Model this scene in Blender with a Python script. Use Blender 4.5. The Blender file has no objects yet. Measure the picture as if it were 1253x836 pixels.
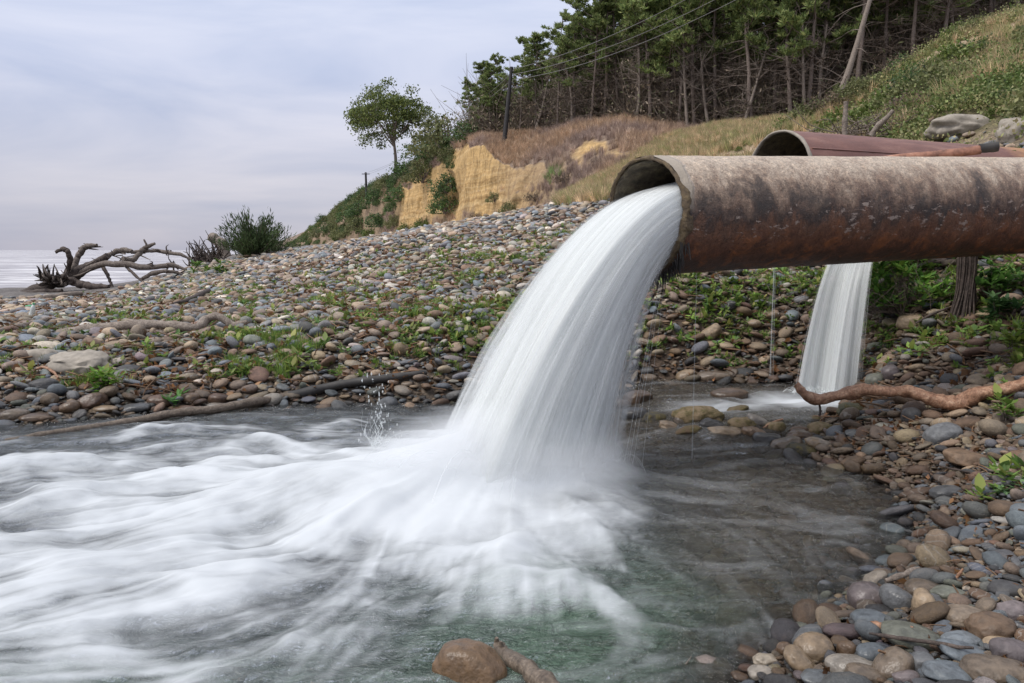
import bpy, math, random
import numpy as np
from mathutils import Vector, Matrix, Euler

S = bpy.context.scene
COL = S.collection
rng = np.random.default_rng(7)
random.seed(7)
R = math.radians

# ------------------------------------------------------------------ camera
CH, FPX, PW, PH, HOR = 1.5, 1000.0, 1253.0, 836.0, 306.0
PITCH = math.atan((PH / 2 - HOR) / FPX)
cam_d = bpy.data.cameras.new("camera")
cam = bpy.data.objects.new("camera", cam_d)
COL.objects.link(cam)
cam.location = (0, 0, CH)
cam.rotation_euler = (math.pi / 2 - PITCH, 0, 0)
cam_d.sensor_fit = 'HORIZONTAL'
cam_d.sensor_width = 36.0
cam_d.lens = 36.0 * FPX / PW
cam_d.clip_start = 0.05
cam_d.clip_end = 20000
S.camera = cam

# ------------------------------------------------------------------ sky, sun, exposure
SUN_EL, SUN_AZ = R(52), R(-115)          # azimuth from +Y, clockwise: the light comes from the sea side, a little behind
w = bpy.data.worlds.new("World")
S.world = w
w.use_nodes = True
nt = w.node_tree
nt.nodes.clear()
wo = nt.nodes.new('ShaderNodeOutputWorld')
bg = nt.nodes.new('ShaderNodeBackground')
bg.inputs['Strength'].default_value = 0.1
sk = nt.nodes.new('ShaderNodeTexSky')
sk.sky_type = 'NISHITA'
sk.sun_disc = False
sk.sun_elevation = SUN_EL
sk.sun_rotation = SUN_AZ
tc = nt.nodes.new('ShaderNodeTexCoord')
sep = nt.nodes.new('ShaderNodeSeparateXYZ')
nt.links.new(tc.outputs['Generated'], sep.inputs[0])
ramp = nt.nodes.new('ShaderNodeValToRGB')          # overcast layer, brighter towards the zenith
e = ramp.color_ramp.elements
e[0].position = 0.0; e[0].color = (0.455, 0.445, 0.505, 1)
e[1].position = 1.0; e[1].color = (0.96, 0.97, 1.0, 1)
for p_, c_ in ((0.08, (0.485, 0.492, 0.575, 1)), (0.20, (0.545, 0.585, 0.715, 1)), (0.42, (0.64, 0.71, 0.86, 1))):
    x_ = e.new(p_); x_.color = c_
nt.links.new(sep.outputs['Z'], ramp.inputs['Fac'])
mp = nt.nodes.new('ShaderNodeMapping')
mp.inputs['Scale'].default_value = (1.1, 1.1, 6.0)
nt.links.new(tc.outputs['Generated'], mp.inputs['Vector'])
ns = nt.nodes.new('ShaderNodeTexNoise')
ns.inputs['Scale'].default_value = 1.9
ns.inputs['Detail'].default_value = 5
ns.inputs['Roughness'].default_value = 0.55
ns.inputs['Distortion'].default_value = 0.6
nt.links.new(mp.outputs[0], ns.inputs['Vector'])
cr = nt.nodes.new('ShaderNodeValToRGB')
cr.color_ramp.elements[0].position = 0.32; cr.color_ramp.elements[0].color = (0.80, 0.835, 0.915, 1)
cr.color_ramp.elements[1].position = 0.68; cr.color_ramp.elements[1].color = (1.20, 1.145, 1.095, 1)
nt.links.new(ns.outputs['Fac'], cr.inputs['Fac'])
mu = nt.nodes.new('ShaderNodeMix'); mu.data_type = 'RGBA'; mu.blend_type = 'MULTIPLY'
mu.inputs['Factor'].default_value = 1.0
nt.links.new(ramp.outputs[0], mu.inputs[6]); nt.links.new(cr.outputs[0], mu.inputs[7])
sc_ = nt.nodes.new('ShaderNodeVectorMath'); sc_.operation = 'SCALE'
sc_.inputs['Scale'].default_value = 10.0
nt.links.new(mu.outputs[2], sc_.inputs[0])
mx = nt.nodes.new('ShaderNodeMix'); mx.data_type = 'RGBA'
mx.inputs['Factor'].default_value = 0.90             # nine tenths cloud, one tenth clear Nishita sky through it
nt.links.new(sk.outputs[0], mx.inputs[6]); nt.links.new(sc_.outputs[0], mx.inputs[7])
nt.links.new(mx.outputs[2], bg.inputs['Color'])
nt.links.new(bg.outputs[0], wo.inputs['Surface'])

sun_d = bpy.data.lights.new("sun", 'SUN')
sun_d.energy = 2.3
sun_d.angle = R(28)
sun_d.color = (1.0, 0.955, 0.90)
sun = bpy.data.objects.new("sun", sun_d)
COL.objects.link(sun)
sd = Vector((math.sin(SUN_AZ) * math.cos(SUN_EL), math.cos(SUN_AZ) * math.cos(SUN_EL), math.sin(SUN_EL)))
sun.rotation_euler = sd.to_track_quat('Z', 'Y').to_euler()

S.view_settings.view_transform = 'Standard'
S.view_settings.look = 'None'
S.view_settings.exposure = 0.3
S.view_settings.gamma = 1.0
S.cycles.max_bounces = 8
S.cycles.diffuse_bounces = 3
S.cycles.glossy_bounces = 3
S.cycles.transmission_bounces = 4
S.cycles.transparent_max_bounces = 24
S.cycles.volume_bounces = 3
S.cycles.volume_step_rate = 1.0
S.cycles.use_denoising = True
S.cycles.caustics_reflective = False
S.cycles.caustics_refractive = False

# ------------------------------------------------------------------ helpers
cP, sP = math.cos(PITCH), math.sin(PITCH)

def ray(px, py):
    u, v = (px - PW / 2) / FPX, (PH / 2 - py) / FPX
    return np.array([u, cP + v * sP, -sP + v * cP])

def at(px, py, Y):
    """world point on the line of sight of a photo pixel at forward distance Y"""
    d = ray(px, py)
    t = Y / d[1]
    return np.array([d[0] * t, Y, CH + d[2] * t])

def atz(px, py, z):
    d = ray(px, py)
    t = (z - CH) / d[2]
    return np.array([d[0] * t, d[1] * t, z])

def proj(P):
    P = np.atleast_2d(P)
    x, y, z = P[:, 0], P[:, 1], P[:, 2] - CH
    dep = y * cP - z * sP
    up = y * sP + z * cP
    return PW / 2 + x / dep * FPX, PH / 2 - up / dep * FPX, dep

_T = np.random.default_rng(3).random((64, 64, 64)).astype(np.float32) * 2 - 1

def vnoise(x, y, z):
    xi, yi, zi = np.floor(x).astype(int), np.floor(y).astype(int), np.floor(z).astype(int)
    fx, fy, fz = x - xi, y - yi, z - zi
    fx, fy, fz = [f * f * (3 - 2 * f) for f in (fx, fy, fz)]
    x0, y0, z0 = xi & 63, yi & 63, zi & 63
    x1, y1, z1 = (xi + 1) & 63, (yi + 1) & 63, (zi + 1) & 63
    a = _T[x0, y0, z0] * (1 - fx) + _T[x1, y0, z0] * fx
    b = _T[x0, y1, z0] * (1 - fx) + _T[x1, y1, z0] * fx
    c = _T[x0, y0, z1] * (1 - fx) + _T[x1, y0, z1] * fx
    d = _T[x0, y1, z1] * (1 - fx) + _T[x1, y1, z1] * fx
    return (a * (1 - fy) + b * fy) * (1 - fz) + (c * (1 - fy) + d * fy) * fz

def fbm(x, y, z=0.0, octs=4, gain=0.5):
    x = np.asarray(x, float); y = np.asarray(y, float); z = np.zeros_like(x) + z
    s, a, t = 0.0, 1.0, 0.0
    for k in range(octs):
        s = s + a * vnoise(x + 17.3 * k, y + 5.1 * k, z + 9.7 * k)
        t += a; a *= gain
        x, y, z = x * 2.03, y * 2.03, z * 2.03
    return s / t

def sstep(a, b, x):
    t = np.clip((x - a) / (b - a), 0, 1)
    return t * t * (3 - 2 * t)

class MB:
    """collects vertices, faces and per-vertex colours; build() links them as ONE mesh object"""
    def __init__(s):
        s.v, s.q, s.t, s.c, s.n = [], [], [], [], 0
    def add(s, v, f, col=None):
        v = np.asarray(v, float).reshape(-1, 3); f = np.asarray(f, int)
        (s.q if f.shape[1] == 4 else s.t).append(f + s.n)
        s.v.append(v); s.n += len(v)
        c = np.ones((len(v), 4))
        if col is not None:
            c[:, :3] = np.asarray(col, float)[..., :3]
        s.c.append(c)
        return s
    def mesh(s, name, mat=None, smooth=True, attrs=None):
        me = bpy.data.meshes.new(name)
        v = np.concatenate(s.v); c = np.concatenate(s.c)
        q = np.concatenate(s.q) if s.q else np.zeros((0, 4), int)
        t = np.concatenate(s.t) if s.t else np.zeros((0, 3), int)
        me.vertices.add(len(v)); me.vertices.foreach_set('co', v.astype(np.float32).ravel())
        li = np.concatenate([q.ravel(), t.ravel()]).astype(np.int32)
        me.loops.add(len(li)); me.loops.foreach_set('vertex_index', li)
        st = np.concatenate([np.arange(len(q)) * 4, len(q) * 4 + np.arange(len(t)) * 3]).astype(np.int32)
        me.polygons.add(len(st)); me.polygons.foreach_set('loop_start', st)
        me.update(calc_edges=True)
        me.validate()
        ca = me.color_attributes.new('col', 'FLOAT_COLOR', 'POINT')
        ca.data.foreach_set('color', c.astype(np.float32).ravel())
        for k, arr in (attrs or {}).items():
            at_ = me.attributes.new(k, 'FLOAT', 'POINT')
            at_.data.foreach_set('value', np.asarray(arr, np.float32).ravel())
        if smooth:
            me.shade_smooth()
        if mat: me.materials.append(mat)
        return me
    def build(s, name, mat=None, parent=None, smooth=True, attrs=None):
        return link(name, s.mesh(name, mat, smooth, attrs), parent)

def link(name, me, parent=None):
    o = bpy.data.objects.new(name, me)
    COL.objects.link(o)
    if parent is not None: o.parent = parent
    return o

LABELS = {}
def tag(o, label=None, cat=None, group=None, kind=None):
    if label:
        o['label'] = label
        LABELS.setdefault(label, []).append(o.name)
    if cat: o['category'] = cat
    if group: o['group'] = group
    if kind: o['kind'] = kind
    return o

def thing(name, label, cat, loc=(0, 0, 0), group=None, rz=0.0):
    o = bpy.data.objects.new(name, None)
    COL.objects.link(o)
    o.location = loc; o.rotation_euler = (0, 0, rz)
    o.empty_display_size = 0.1
    return tag(o, label, cat, group)

def copy_tree(o, parent=None):
    c = o.copy(); COL.objects.link(c)
    if parent is not None: c.parent = parent
    for ch in o.children: copy_tree(ch, c)
    return c

def resample(P, n):
    """Catmull-Rom through the rows of P (position, radius ...)"""
    P = np.asarray(P, float)
    E = np.vstack([2 * P[0] - P[1], P, 2 * P[-1] - P[-2]])
    m = len(P) - 1
    out = []
    for u in np.linspace(0, m, n):
        i = min(int(u), m - 1); t = u - i
        a, b, c, d = E[i], E[i + 1], E[i + 2], E[i + 3]
        out.append(0.5 * (2 * b + (c - a) * t + (2 * a - 5 * b + 4 * c - d) * t * t + (3 * b - a - 3 * c + d) * t ** 3))
    return np.array(out)

def tube(mb, P, rad, n=8, bump=0.0, bs=6.0, col=None, caps=True, flat=1.0):
    P = np.asarray(P, float); rad = np.maximum(np.asarray(rad, float) + np.zeros(len(P)), 1e-4)
    T = np.gradient(P, axis=0); T /= np.linalg.norm(T, axis=1)[:, None] + 1e-9
    u = np.cross(T[0], [0.1, 0.2, 1.0]); u /= np.linalg.norm(u)
    vs = []
    ang = np.arange(n) / n * 2 * np.pi
    for i in range(len(P)):
        u = u - T[i] * u.dot(T[i]); u /= np.linalg.norm(u) + 1e-9
        w_ = np.cross(T[i], u)
        vs.append(P[i] + rad[i] * (np.cos(ang)[:, None] * u + flat * np.sin(ang)[:, None] * w_))
    V = np.concatenate(vs)
    if bump:
        C = np.repeat(P, n, axis=0); d = V - C
        k = 1 + bump * fbm(V[:, 0] * bs, V[:, 1] * bs, V[:, 2] * bs, 3)
        V = C + d * k[:, None]
    i = np.arange(len(P) - 1)[:, None] * n; j = np.arange(n)[None]; j2 = (j + 1) % n
    F = np.stack([i + j, i + j2, i + n + j2, i + n + j], -1).reshape(-1, 4)
    mb.add(V, F, col)
    if caps:
        for k, base in ((0, 0), (-1, (len(P) - 1) * n)):
            ring = V[base:base + n]
            tri = np.stack([np.arange(n), (np.arange(n) + 1) % n, np.full(n, n)], -1)
            if k == 0: tri = tri[:, ::-1]
            mb.add(np.vstack([ring, P[k]]), tri, col)
    return mb

def cards(mb, C, size, rg, aspect=0.55, up=0.0, col=None, var=0.25, dirs=None):
    """a diamond leaf at each row of C, facing about at random"""
    n = len(C)
    size = np.asarray(size) + np.zeros(n)
    a = rg.normal(size=(n, 3)) if dirs is None else dirs + rg.normal(size=(n, 3)) * 0.45
    a[:, 2] += up
    a /= np.linalg.norm(a, axis=1)[:, None]
    b = np.cross(a, rg.normal(size=(n, 3))); b /= np.linalg.norm(b, axis=1)[:, None] + 1e-9
    nn = np.cross(a, b)
    s = size[:, None]
    V = np.stack([C - a * s * .5, C + b * s * .5 * aspect + nn * s * .08, C + a * s * .5, C - b * s * .5 * aspect + nn * s * .08], 1)
    F = np.arange(n * 4).reshape(n, 4)
    c = None
    if col is not None:
        col = np.asarray(col, float)
        if col.ndim == 2: base = col[rg.integers(0, len(col), n)]
        else: base = np.tile(col, (n, 1))
        base = base * (1 + var * rg.normal(size=(n, 1)))
        c = np.repeat(np.clip(base, 0.005, 1), 4, axis=0)
    return mb.add(V.reshape(-1, 3), F, c)

def ico(sub):
    import bmesh
    bm = bmesh.new(); bmesh.ops.create_icosphere(bm, subdivisions=sub, radius=1.0)
    v = np.array([x.co[:] for x in bm.verts]); f = np.array([[q.index for q in p.verts] for p in bm.faces])
    bm.free()
    return v, f
ICO = {k: ico(k) for k in (1, 2, 3, 4)}

def scatter(name, P, rot, scl, idx, meshes, col=None, extra=None):
    """points that carry an instance each (only for what nobody could count: kind = stuff)"""
    me = bpy.data.meshes.new(name)
    n = len(P)
    me.vertices.add(n); me.vertices.foreach_set('co', np.asarray(P, np.float32).ravel())
    def put(k, typ, arr, fld):
        a = me.attributes.new(k, typ, 'POINT'); a.data.foreach_set(fld, np.ascontiguousarray(arr).ravel())
    put('rot', 'FLOAT_VECTOR', np.asarray(rot, np.float32), 'vector')
    scl = np.asarray(scl, np.float32)
    if scl.ndim == 1: scl = np.repeat(scl[:, None], 3, 1)
    put('scl', 'FLOAT_VECTOR', scl, 'vector')
    put('idx', 'INT', np.asarray(idx, np.int32), 'value')
    c = np.ones((n, 4), np.float32)
    if col is not None: c[:, :3] = col
    put('scol', 'FLOAT_COLOR', c, 'color')
    for k, a in (extra or {}).items(): put(k, 'FLOAT', np.asarray(a, np.float32), 'value')
    o = link(name, me)
    tag(o, kind='stuff')
    cl = bpy.data.collections.new(name + '_kinds')
    for i, m in enumerate(meshes):
        cl.objects.link(bpy.data.objects.new(f"{name}_{'abcdefghijklmnopqrstuvwxyz'[i]}", m))
    g = bpy.data.node_groups.new(name, 'GeometryNodeTree')
    g.interface.new_socket('Geometry', in_out='INPUT', socket_type='NodeSocketGeometry')
    g.interface.new_socket('Geometry', in_out='OUTPUT', socket_type='NodeSocketGeometry')
    gi, go = g.nodes.new('NodeGroupInput'), g.nodes.new('NodeGroupOutput')
    ip = g.nodes.new('GeometryNodeInstanceOnPoints')
    ci = g.nodes.new('GeometryNodeCollectionInfo')
    ci.inputs['Collection'].default_value = cl
    ci.inputs['Separate Children'].default_value = True
    ci.inputs['Reset Children'].default_value = True
    ip.inputs['Pick Instance'].default_value = True
    def na(k, typ):
        a = g.nodes.new('GeometryNodeInputNamedAttribute'); a.data_type = typ
        a.inputs['Name'].default_value = k
        return a.outputs['Attribute']
    lk = g.links.new
    lk(gi.outputs[0], ip.inputs['Points']); lk(ci.outputs[0], ip.inputs['Instance'])
    lk(na('idx', 'INT'), ip.inputs['Instance Index'])
    lk(na('rot', 'FLOAT_VECTOR'), ip.inputs['Rotation'])
    lk(na('scl', 'FLOAT_VECTOR'), ip.inputs['Scale'])
    lk(ip.outputs[0], go.inputs[0])
    md = o.modifiers.new('scatter', 'NODES'); md.node_group = g
    return o

# ------------------------------------------------------------------ materials
def nodes(name):
    m = bpy.data.materials.new(name); m.use_nodes = True
    t = m.node_tree; t.nodes.clear()
    out = t.nodes.new('ShaderNodeOutputMaterial')
    return m, t, out

def N(t, typ, ins=None, **props):
    n = t.nodes.new(typ)
    for k, v in props.items(): setattr(n, k, v)
    for k, v in (ins or {}).items():
        if isinstance(v, bpy.types.NodeSocket): t.links.new(v, n.inputs[k])
        else: n.inputs[k].default_value = v
    return n

def noise(t, vec, scale, detail=4, rough=0.55, dist=0.0):
    return N(t, 'ShaderNodeTexNoise', {'Vector': vec, 'Scale': scale, 'Detail': detail, 'Roughness': rough, 'Distortion': dist}).outputs['Fac']

def rampn(t, fac, stops):
    n = N(t, 'ShaderNodeValToRGB', {'Fac': fac})
    el = n.color_ramp.elements
    while len(el) < len(stops): el.new(0.5)
    for x, (p, c) in zip(el, stops):
        x.position = p; x.color = (*c, 1) if not np.isscalar(c) else (c, c, c, 1)
    return n.outputs['Color']

def mixc(t, fac, a, b, mode='MIX'):
    n = t.nodes.new('ShaderNodeMix'); n.data_type = 'RGBA'; n.blend_type = mode
    for sock, v in ((n.inputs[0], fac), (n.inputs[6], a), (n.inputs[7], b)):
        if isinstance(v, bpy.types.NodeSocket): t.links.new(v, sock)
        else: sock.default_value = v if np.isscalar(v) else (*v, 1)[:4]
    return n.outputs[2]

def mth(t, op, a, b=0.0, c=0.0, clamp=False):
    n = t.nodes.new('ShaderNodeMath'); n.operation = op; n.use_clamp = clamp
    for k, v in enumerate((a, b, c)):
        if isinstance(v, bpy.types.NodeSocket): t.links.new(v, n.inputs[k])
        else: n.inputs[k].default_value = v
    return n.outputs[0]

def coord(t, which='Object', scale=(1, 1, 1)):
    c = N(t, 'ShaderNodeTexCoord').outputs[which]
    if tuple(scale) == (1, 1, 1): return c
    return N(t, 'ShaderNodeMapping', {'Vector': c, 'Scale': scale}).outputs[0]

def bump(t, h, strength=0.4, dist=0.01):
    return N(t, 'ShaderNodeBump', {'Height': h, 'Strength': strength, 'Distance': dist}).outputs[0]

def princ(t, out, col, rough=0.6, normal=None, spec=0.5, **kw):
    ins = {'Base Color': col if isinstance(col, bpy.types.NodeSocket) else (*col, 1), 'Roughness': rough, 'Specular IOR Level': spec}
    if normal is not None: ins['Normal'] = normal
    ins.update(kw)
    b = N(t, 'ShaderNodeBsdfPrincipled', ins)
    t.links.new(b.outputs[0], out.inputs[0])
    return b

def leaf_mat(name, trans=0.35, tint=(1, 1, 1), rough=0.55, inst=False):
    m, t, out = nodes(name)
    vc = N(t, 'ShaderNodeVertexColor', layer_name='col').outputs[0]
    if inst:
        ic = N(t, 'ShaderNodeAttribute', attribute_type='INSTANCER', attribute_name='scol').outputs['Color']
        vc = mixc(t, 1.0, vc, ic, 'MULTIPLY')
    rnd = N(t, 'ShaderNodeObjectInfo').outputs['Random']
    k = mth(t, 'MULTIPLY_ADD', rnd, 0.35, 0.82)
    hs = N(t, 'ShaderNodeHueSaturation', {'Color': mixc(t, 1.0, vc, tint, 'MULTIPLY'), 'Value': k})
    p = N(t, 'ShaderNodeBsdfPrincipled', {'Base Color': hs.outputs[0], 'Roughness': rough, 'Specular IOR Level': 0.3})
    tr = N(t, 'ShaderNodeBsdfTranslucent', {'Color': hs.outputs[0]})
    mixs = N(t, 'ShaderNodeMixShader', {0: trans, 1: p.outputs[0], 2: tr.outputs[0]})
    t.links.new(mixs.outputs[0], out.inputs[0])
    return m

def stone_mat(name, inst):
    m, t, out = nodes(name)
    if inst:
        c = N(t, 'ShaderNodeAttribute', attribute_type='INSTANCER', attribute_name='scol').outputs['Color']
        wet = N(t, 'ShaderNodeAttribute', attribute_type='INSTANCER', attribute_name='wet').outputs['Fac']
    else:
        oi = N(t, 'ShaderNodeObjectInfo')
        c, wet = oi.outputs['Color'], oi.outputs['Alpha']
    rnd = N(t, 'ShaderNodeObjectInfo').outputs['Random']
    off = N(t, 'ShaderNodeVectorMath', {0: coord(t), 1: (11.0, 7.0, 5.0)}, operation='ADD')
    cb = N(t, 'ShaderNodeCombineXYZ', {'X': mth(t, 'MULTIPLY', rnd, 91.0), 'Y': mth(t, 'MULTIPLY', rnd, 37.0), 'Z': mth(t, 'MULTIPLY', rnd, 53.0)})
    vec = N(t, 'ShaderNodeVectorMath', {0: off.outputs[0], 1: cb.outputs[0]}, operation='ADD').outputs[0]
    n1 = noise(t, vec, 1.3, 5, 0.6, 0.4)
    n2 = noise(t, vec, 9.0, 4, 0.65)
    n3 = noise(t, vec, 34.0, 2, 0.6)
    c1 = mixc(t, 1.0, c, rampn(t, n1, [(0.3, (0.60, 0.57, 0.54)), (0.7, (1.36, 1.30, 1.20))]), 'MULTIPLY')
    c1 = mixc(t, 0.8, c1, rampn(t, n2, [(0.3, (0.70, 0.70, 0.70)), (0.68, (1.22, 1.2, 1.17))]), 'MULTIPLY')
    # a few stones carry pale bands
    ly = N(t, 'ShaderNodeTexWave', {'Vector': vec, 'Scale': 0.55, 'Distortion': 7.0, 'Detail': 3.0, 'Detail Scale': 1.6})
    band = rampn(t, ly.outputs['Fac'], [(0.93, 0.0), (0.985, 1.0)])
    has = mth(t, 'GREATER_THAN', rnd, 0.86)
    c1 = mixc(t, mth(t, 'MULTIPLY', mth(t, 'MULTIPLY', has, band), 0.45), c1, (0.42, 0.40, 0.37))
    dirt = mth(t, 'MULTIPLY', rampn(t, n1, [(0.55, 0.0), (0.72, 1.0)]), 0.35)
    c1 = mixc(t, dirt, c1, (0.15, 0.105, 0.07))
    c1 = mixc(t, mth(t, 'MULTIPLY', wet, 0.8), c1, mixc(t, 1.0, c1, (0.50, 0.48, 0.46), 'MULTIPLY'))
    rg_ = mth(t, 'MULTIPLY_ADD', n2, 0.30, mth(t, 'MULTIPLY_ADD', wet, -0.30, 0.50), clamp=True)
    h = mth(t, 'MULTIPLY_ADD', n3, 0.45, n2)
    c1 = mixc(t, 0.55, c1, rampn(t, n3, [(0.36, 0.6), (0.5, 1.0), (0.66, 1.35)]), 'MULTIPLY')
    princ(t, out, c1, rg_, bump(t, h, 0.5, 0.025), 0.4)
    return m

def wood_mat(name, ramp_cols, rough=0.75, axis_scale=(3, 3, 3), bstr=0.5, wet=False):
    m, t, out = nodes(name)
    co = coord(t, 'Object', axis_scale)
    n1 = noise(t, co, 5.5, 8, 0.72, 1.2); n2 = noise(t, coord(t), 70.0, 4, 0.7)
    vc = N(t, 'ShaderNodeVertexColor', layer_name='col').outputs[0]
    c = mixc(t, 1.0, rampn(t, n1, ramp_cols), vc, 'MULTIPLY')
    c = mixc(t, 0.75, c, rampn(t, n2, [(0.35, 0.42), (0.7, 1.3)]), 'MULTIPLY')
    princ(t, out, c, rough, bump(t, mth(t, 'MULTIPLY_ADD', n2, 0.4, n1), bstr, 0.02), 0.35)
    return m

MAT = {}
MAT['stone'] = stone_mat('stone', False)
MAT['pebble'] = stone_mat('pebble', True)
MAT['needles'] = leaf_mat('needles', 0.4)
MAT['leaf'] = leaf_mat('leaf', 0.35)
MAT['leaf_inst'] = leaf_mat('leaf_scattered', 0.35, inst=True)
MAT['dry'] = leaf_mat('dry_grass', 0.3, inst=True, rough=0.8)
MAT['drift'] = wood_mat('driftwood', [(0.3, (0.10, 0.075, 0.06)), (0.5, (0.24, 0.195, 0.16)), (0.75, (0.40, 0.345, 0.29))])
MAT['dead'] = wood_mat('dead_wood', [(0.3, (0.028, 0.022, 0.02)), (0.5, (0.075, 0.056, 0.047)), (0.75, (0.18, 0.14, 0.115))])
MAT['weathered'] = wood_mat('weathered_wood', [(0.3, (0.06, 0.046, 0.04)), (0.5, (0.15, 0.12, 0.10)), (0.75, (0.30, 0.255, 0.215))])
MAT['redwood'] = wood_mat('peeled_wood', [(0.28, (0.10, 0.045, 0.028)), (0.5, (0.32, 0.17, 0.10)), (0.72, (0.55, 0.36, 0.24))], rough=0.5)
MAT['bark'] = wood_mat('bark', [(0.3, (0.10, 0.075, 0.06)), (0.5, (0.20, 0.155, 0.13)), (0.75, (0.34, 0.285, 0.245))])
MAT['twig'] = wood_mat('twig', [(0.3, (0.11, 0.085, 0.07)), (0.6, (0.23, 0.18, 0.145))])

# rusty main pipe (object x runs along the pipe from the mouth)
PR = 0.398
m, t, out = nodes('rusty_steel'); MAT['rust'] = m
oc = coord(t)
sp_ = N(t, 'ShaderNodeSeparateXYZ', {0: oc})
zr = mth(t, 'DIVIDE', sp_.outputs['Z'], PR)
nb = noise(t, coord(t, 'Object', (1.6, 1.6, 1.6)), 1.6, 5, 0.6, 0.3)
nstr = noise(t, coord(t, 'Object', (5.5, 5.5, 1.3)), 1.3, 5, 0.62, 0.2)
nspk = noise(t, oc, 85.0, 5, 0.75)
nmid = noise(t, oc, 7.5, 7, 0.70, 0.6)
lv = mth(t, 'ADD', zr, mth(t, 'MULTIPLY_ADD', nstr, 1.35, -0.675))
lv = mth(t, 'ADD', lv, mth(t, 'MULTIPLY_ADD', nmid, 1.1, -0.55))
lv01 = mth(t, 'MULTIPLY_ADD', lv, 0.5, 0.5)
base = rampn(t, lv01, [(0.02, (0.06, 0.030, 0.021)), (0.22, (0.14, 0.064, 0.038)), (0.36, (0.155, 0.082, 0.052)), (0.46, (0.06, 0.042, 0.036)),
                       (0.57, (0.15, 0.10, 0.075)), (0.71, (0.285, 0.212, 0.158)), (0.97, (0.52, 0.45, 0.365))])  # rust and stains by height; the pale crown partly has its daylight painted in
base = mixc(t, 0.85, base, rampn(t, nspk, [(0.34, (0.42, 0.36, 0.32)), (0.5, (0.95, 0.93, 0.92)), (0.68, (1.4, 1.34, 1.3))]), 'MULTIPLY')
orange = rampn(t, nmid, [(0.50, 0.0), (0.64, 1.0)])
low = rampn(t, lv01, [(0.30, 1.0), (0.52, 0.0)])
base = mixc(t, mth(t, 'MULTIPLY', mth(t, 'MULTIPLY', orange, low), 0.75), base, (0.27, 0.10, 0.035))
nm2 = noise(t, coord(t, 'Object', (14, 14, 9)), 2.0, 6, 0.72, 0.4)
base = mixc(t, 0.75, base, rampn(t, nm2, [(0.32, (0.50, 0.46, 0.44)), (0.5, (0.98, 0.95, 0.93)), (0.68, (1.5, 1.38, 1.26))]), 'MULTIPLY')
soot = rampn(t, nb, [(0.50, 0.0), (0.60, 1.0)])
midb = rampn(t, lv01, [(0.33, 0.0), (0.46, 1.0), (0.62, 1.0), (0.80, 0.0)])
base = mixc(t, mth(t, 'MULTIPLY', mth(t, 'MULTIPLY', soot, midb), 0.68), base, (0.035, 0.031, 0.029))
chips = rampn(t, noise(t, coord(t, 'Object', (7, 7, 16)), 1.7, 4, 0.7), [(0.585, 0.0), (0.625, 1.0)])
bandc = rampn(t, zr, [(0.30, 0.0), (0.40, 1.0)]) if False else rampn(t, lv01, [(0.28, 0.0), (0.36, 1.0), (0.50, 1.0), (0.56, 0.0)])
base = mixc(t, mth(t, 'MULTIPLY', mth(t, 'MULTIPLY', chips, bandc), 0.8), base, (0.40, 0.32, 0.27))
crw = mth(t, 'ADD', sp_.outputs['X'], mth(t, 'MULTIPLY_ADD', nmid, 0.16, -0.08))
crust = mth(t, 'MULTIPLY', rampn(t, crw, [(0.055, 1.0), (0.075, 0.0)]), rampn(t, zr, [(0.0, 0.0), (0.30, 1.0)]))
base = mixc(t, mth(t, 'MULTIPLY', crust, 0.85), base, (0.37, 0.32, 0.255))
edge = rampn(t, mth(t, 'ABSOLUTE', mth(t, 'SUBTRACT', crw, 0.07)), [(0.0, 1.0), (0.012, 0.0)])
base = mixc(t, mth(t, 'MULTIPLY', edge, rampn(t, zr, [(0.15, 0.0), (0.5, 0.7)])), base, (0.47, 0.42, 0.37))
hgt = mth(t, 'ADD', mth(t, 'MULTIPLY', mth(t, 'ADD', nspk, nm2), 0.45), mth(t, 'ADD', nmid, mth(t, 'MULTIPLY', crust, 0.5)))
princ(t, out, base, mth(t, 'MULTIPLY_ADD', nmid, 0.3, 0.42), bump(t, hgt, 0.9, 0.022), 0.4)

m, t, out = nodes('pipe_inside'); MAT['inside'] = m
n1 = noise(t, coord(t), 14, 5, 0.7)
princ(t, out, rampn(t, n1, [(0.35, (0.04, 0.033, 0.024)), (0.52, (0.105, 0.085, 0.055)), (0.70, (0.20, 0.165, 0.10))]), 0.6, bump(t, n1, 0.8, 0.02))

m, t, out = nodes('mossy_crust'); MAT['crust'] = m
n1 = noise(t, coord(t), 16, 6, 0.7); n2 = noise(t, coord(t), 60, 3, 0.6)
princ(t, out, rampn(t, n1, [(0.33, (0.03, 0.022, 0.014)), (0.48, (0.095, 0.066, 0.038)), (0.6, (0.14, 0.10, 0.05)), (0.75, (0.22, 0.17, 0.11))]), 0.8,
      bump(t, mth(t, 'MULTIPLY_ADD', n2, 0.5, n1), 0.9, 0.02))

m, t, out = nodes('red_primer_steel'); MAT['redpipe'] = m
n1 = noise(t, coord(t, 'Object', (0.8, 4, 4)), 2.0, 5, 0.6); n2 = noise(t, coord(t), 60, 3, 0.7)
cc = rampn(t, n1, [(0.3, (0.115, 0.050, 0.040)), (0.55, (0.18, 0.082, 0.064)), (0.75, (0.27, 0.145, 0.11))])
cc = mixc(t, 0.5, cc, rampn(t, n2, [(0.35, 0.75), (0.7, 1.2)]), 'MULTIPLY')
sx = N(t, 'ShaderNodeSeparateXYZ', {0: coord(t)}).outputs['X']
endr = rampn(t, mth(t, 'MULTIPLY', mth(t, 'ADD', sx, mth(t, 'MULTIPLY', n1, 0.8)), 0.25), [(0.93, 0.0), (0.99, 1.0)])
cc = mixc(t, endr, cc, (0.36, 0.19, 0.10))
princ(t, out, cc, 0.55, bump(t, n2, 0.2, 0.01), 0.4)

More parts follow.
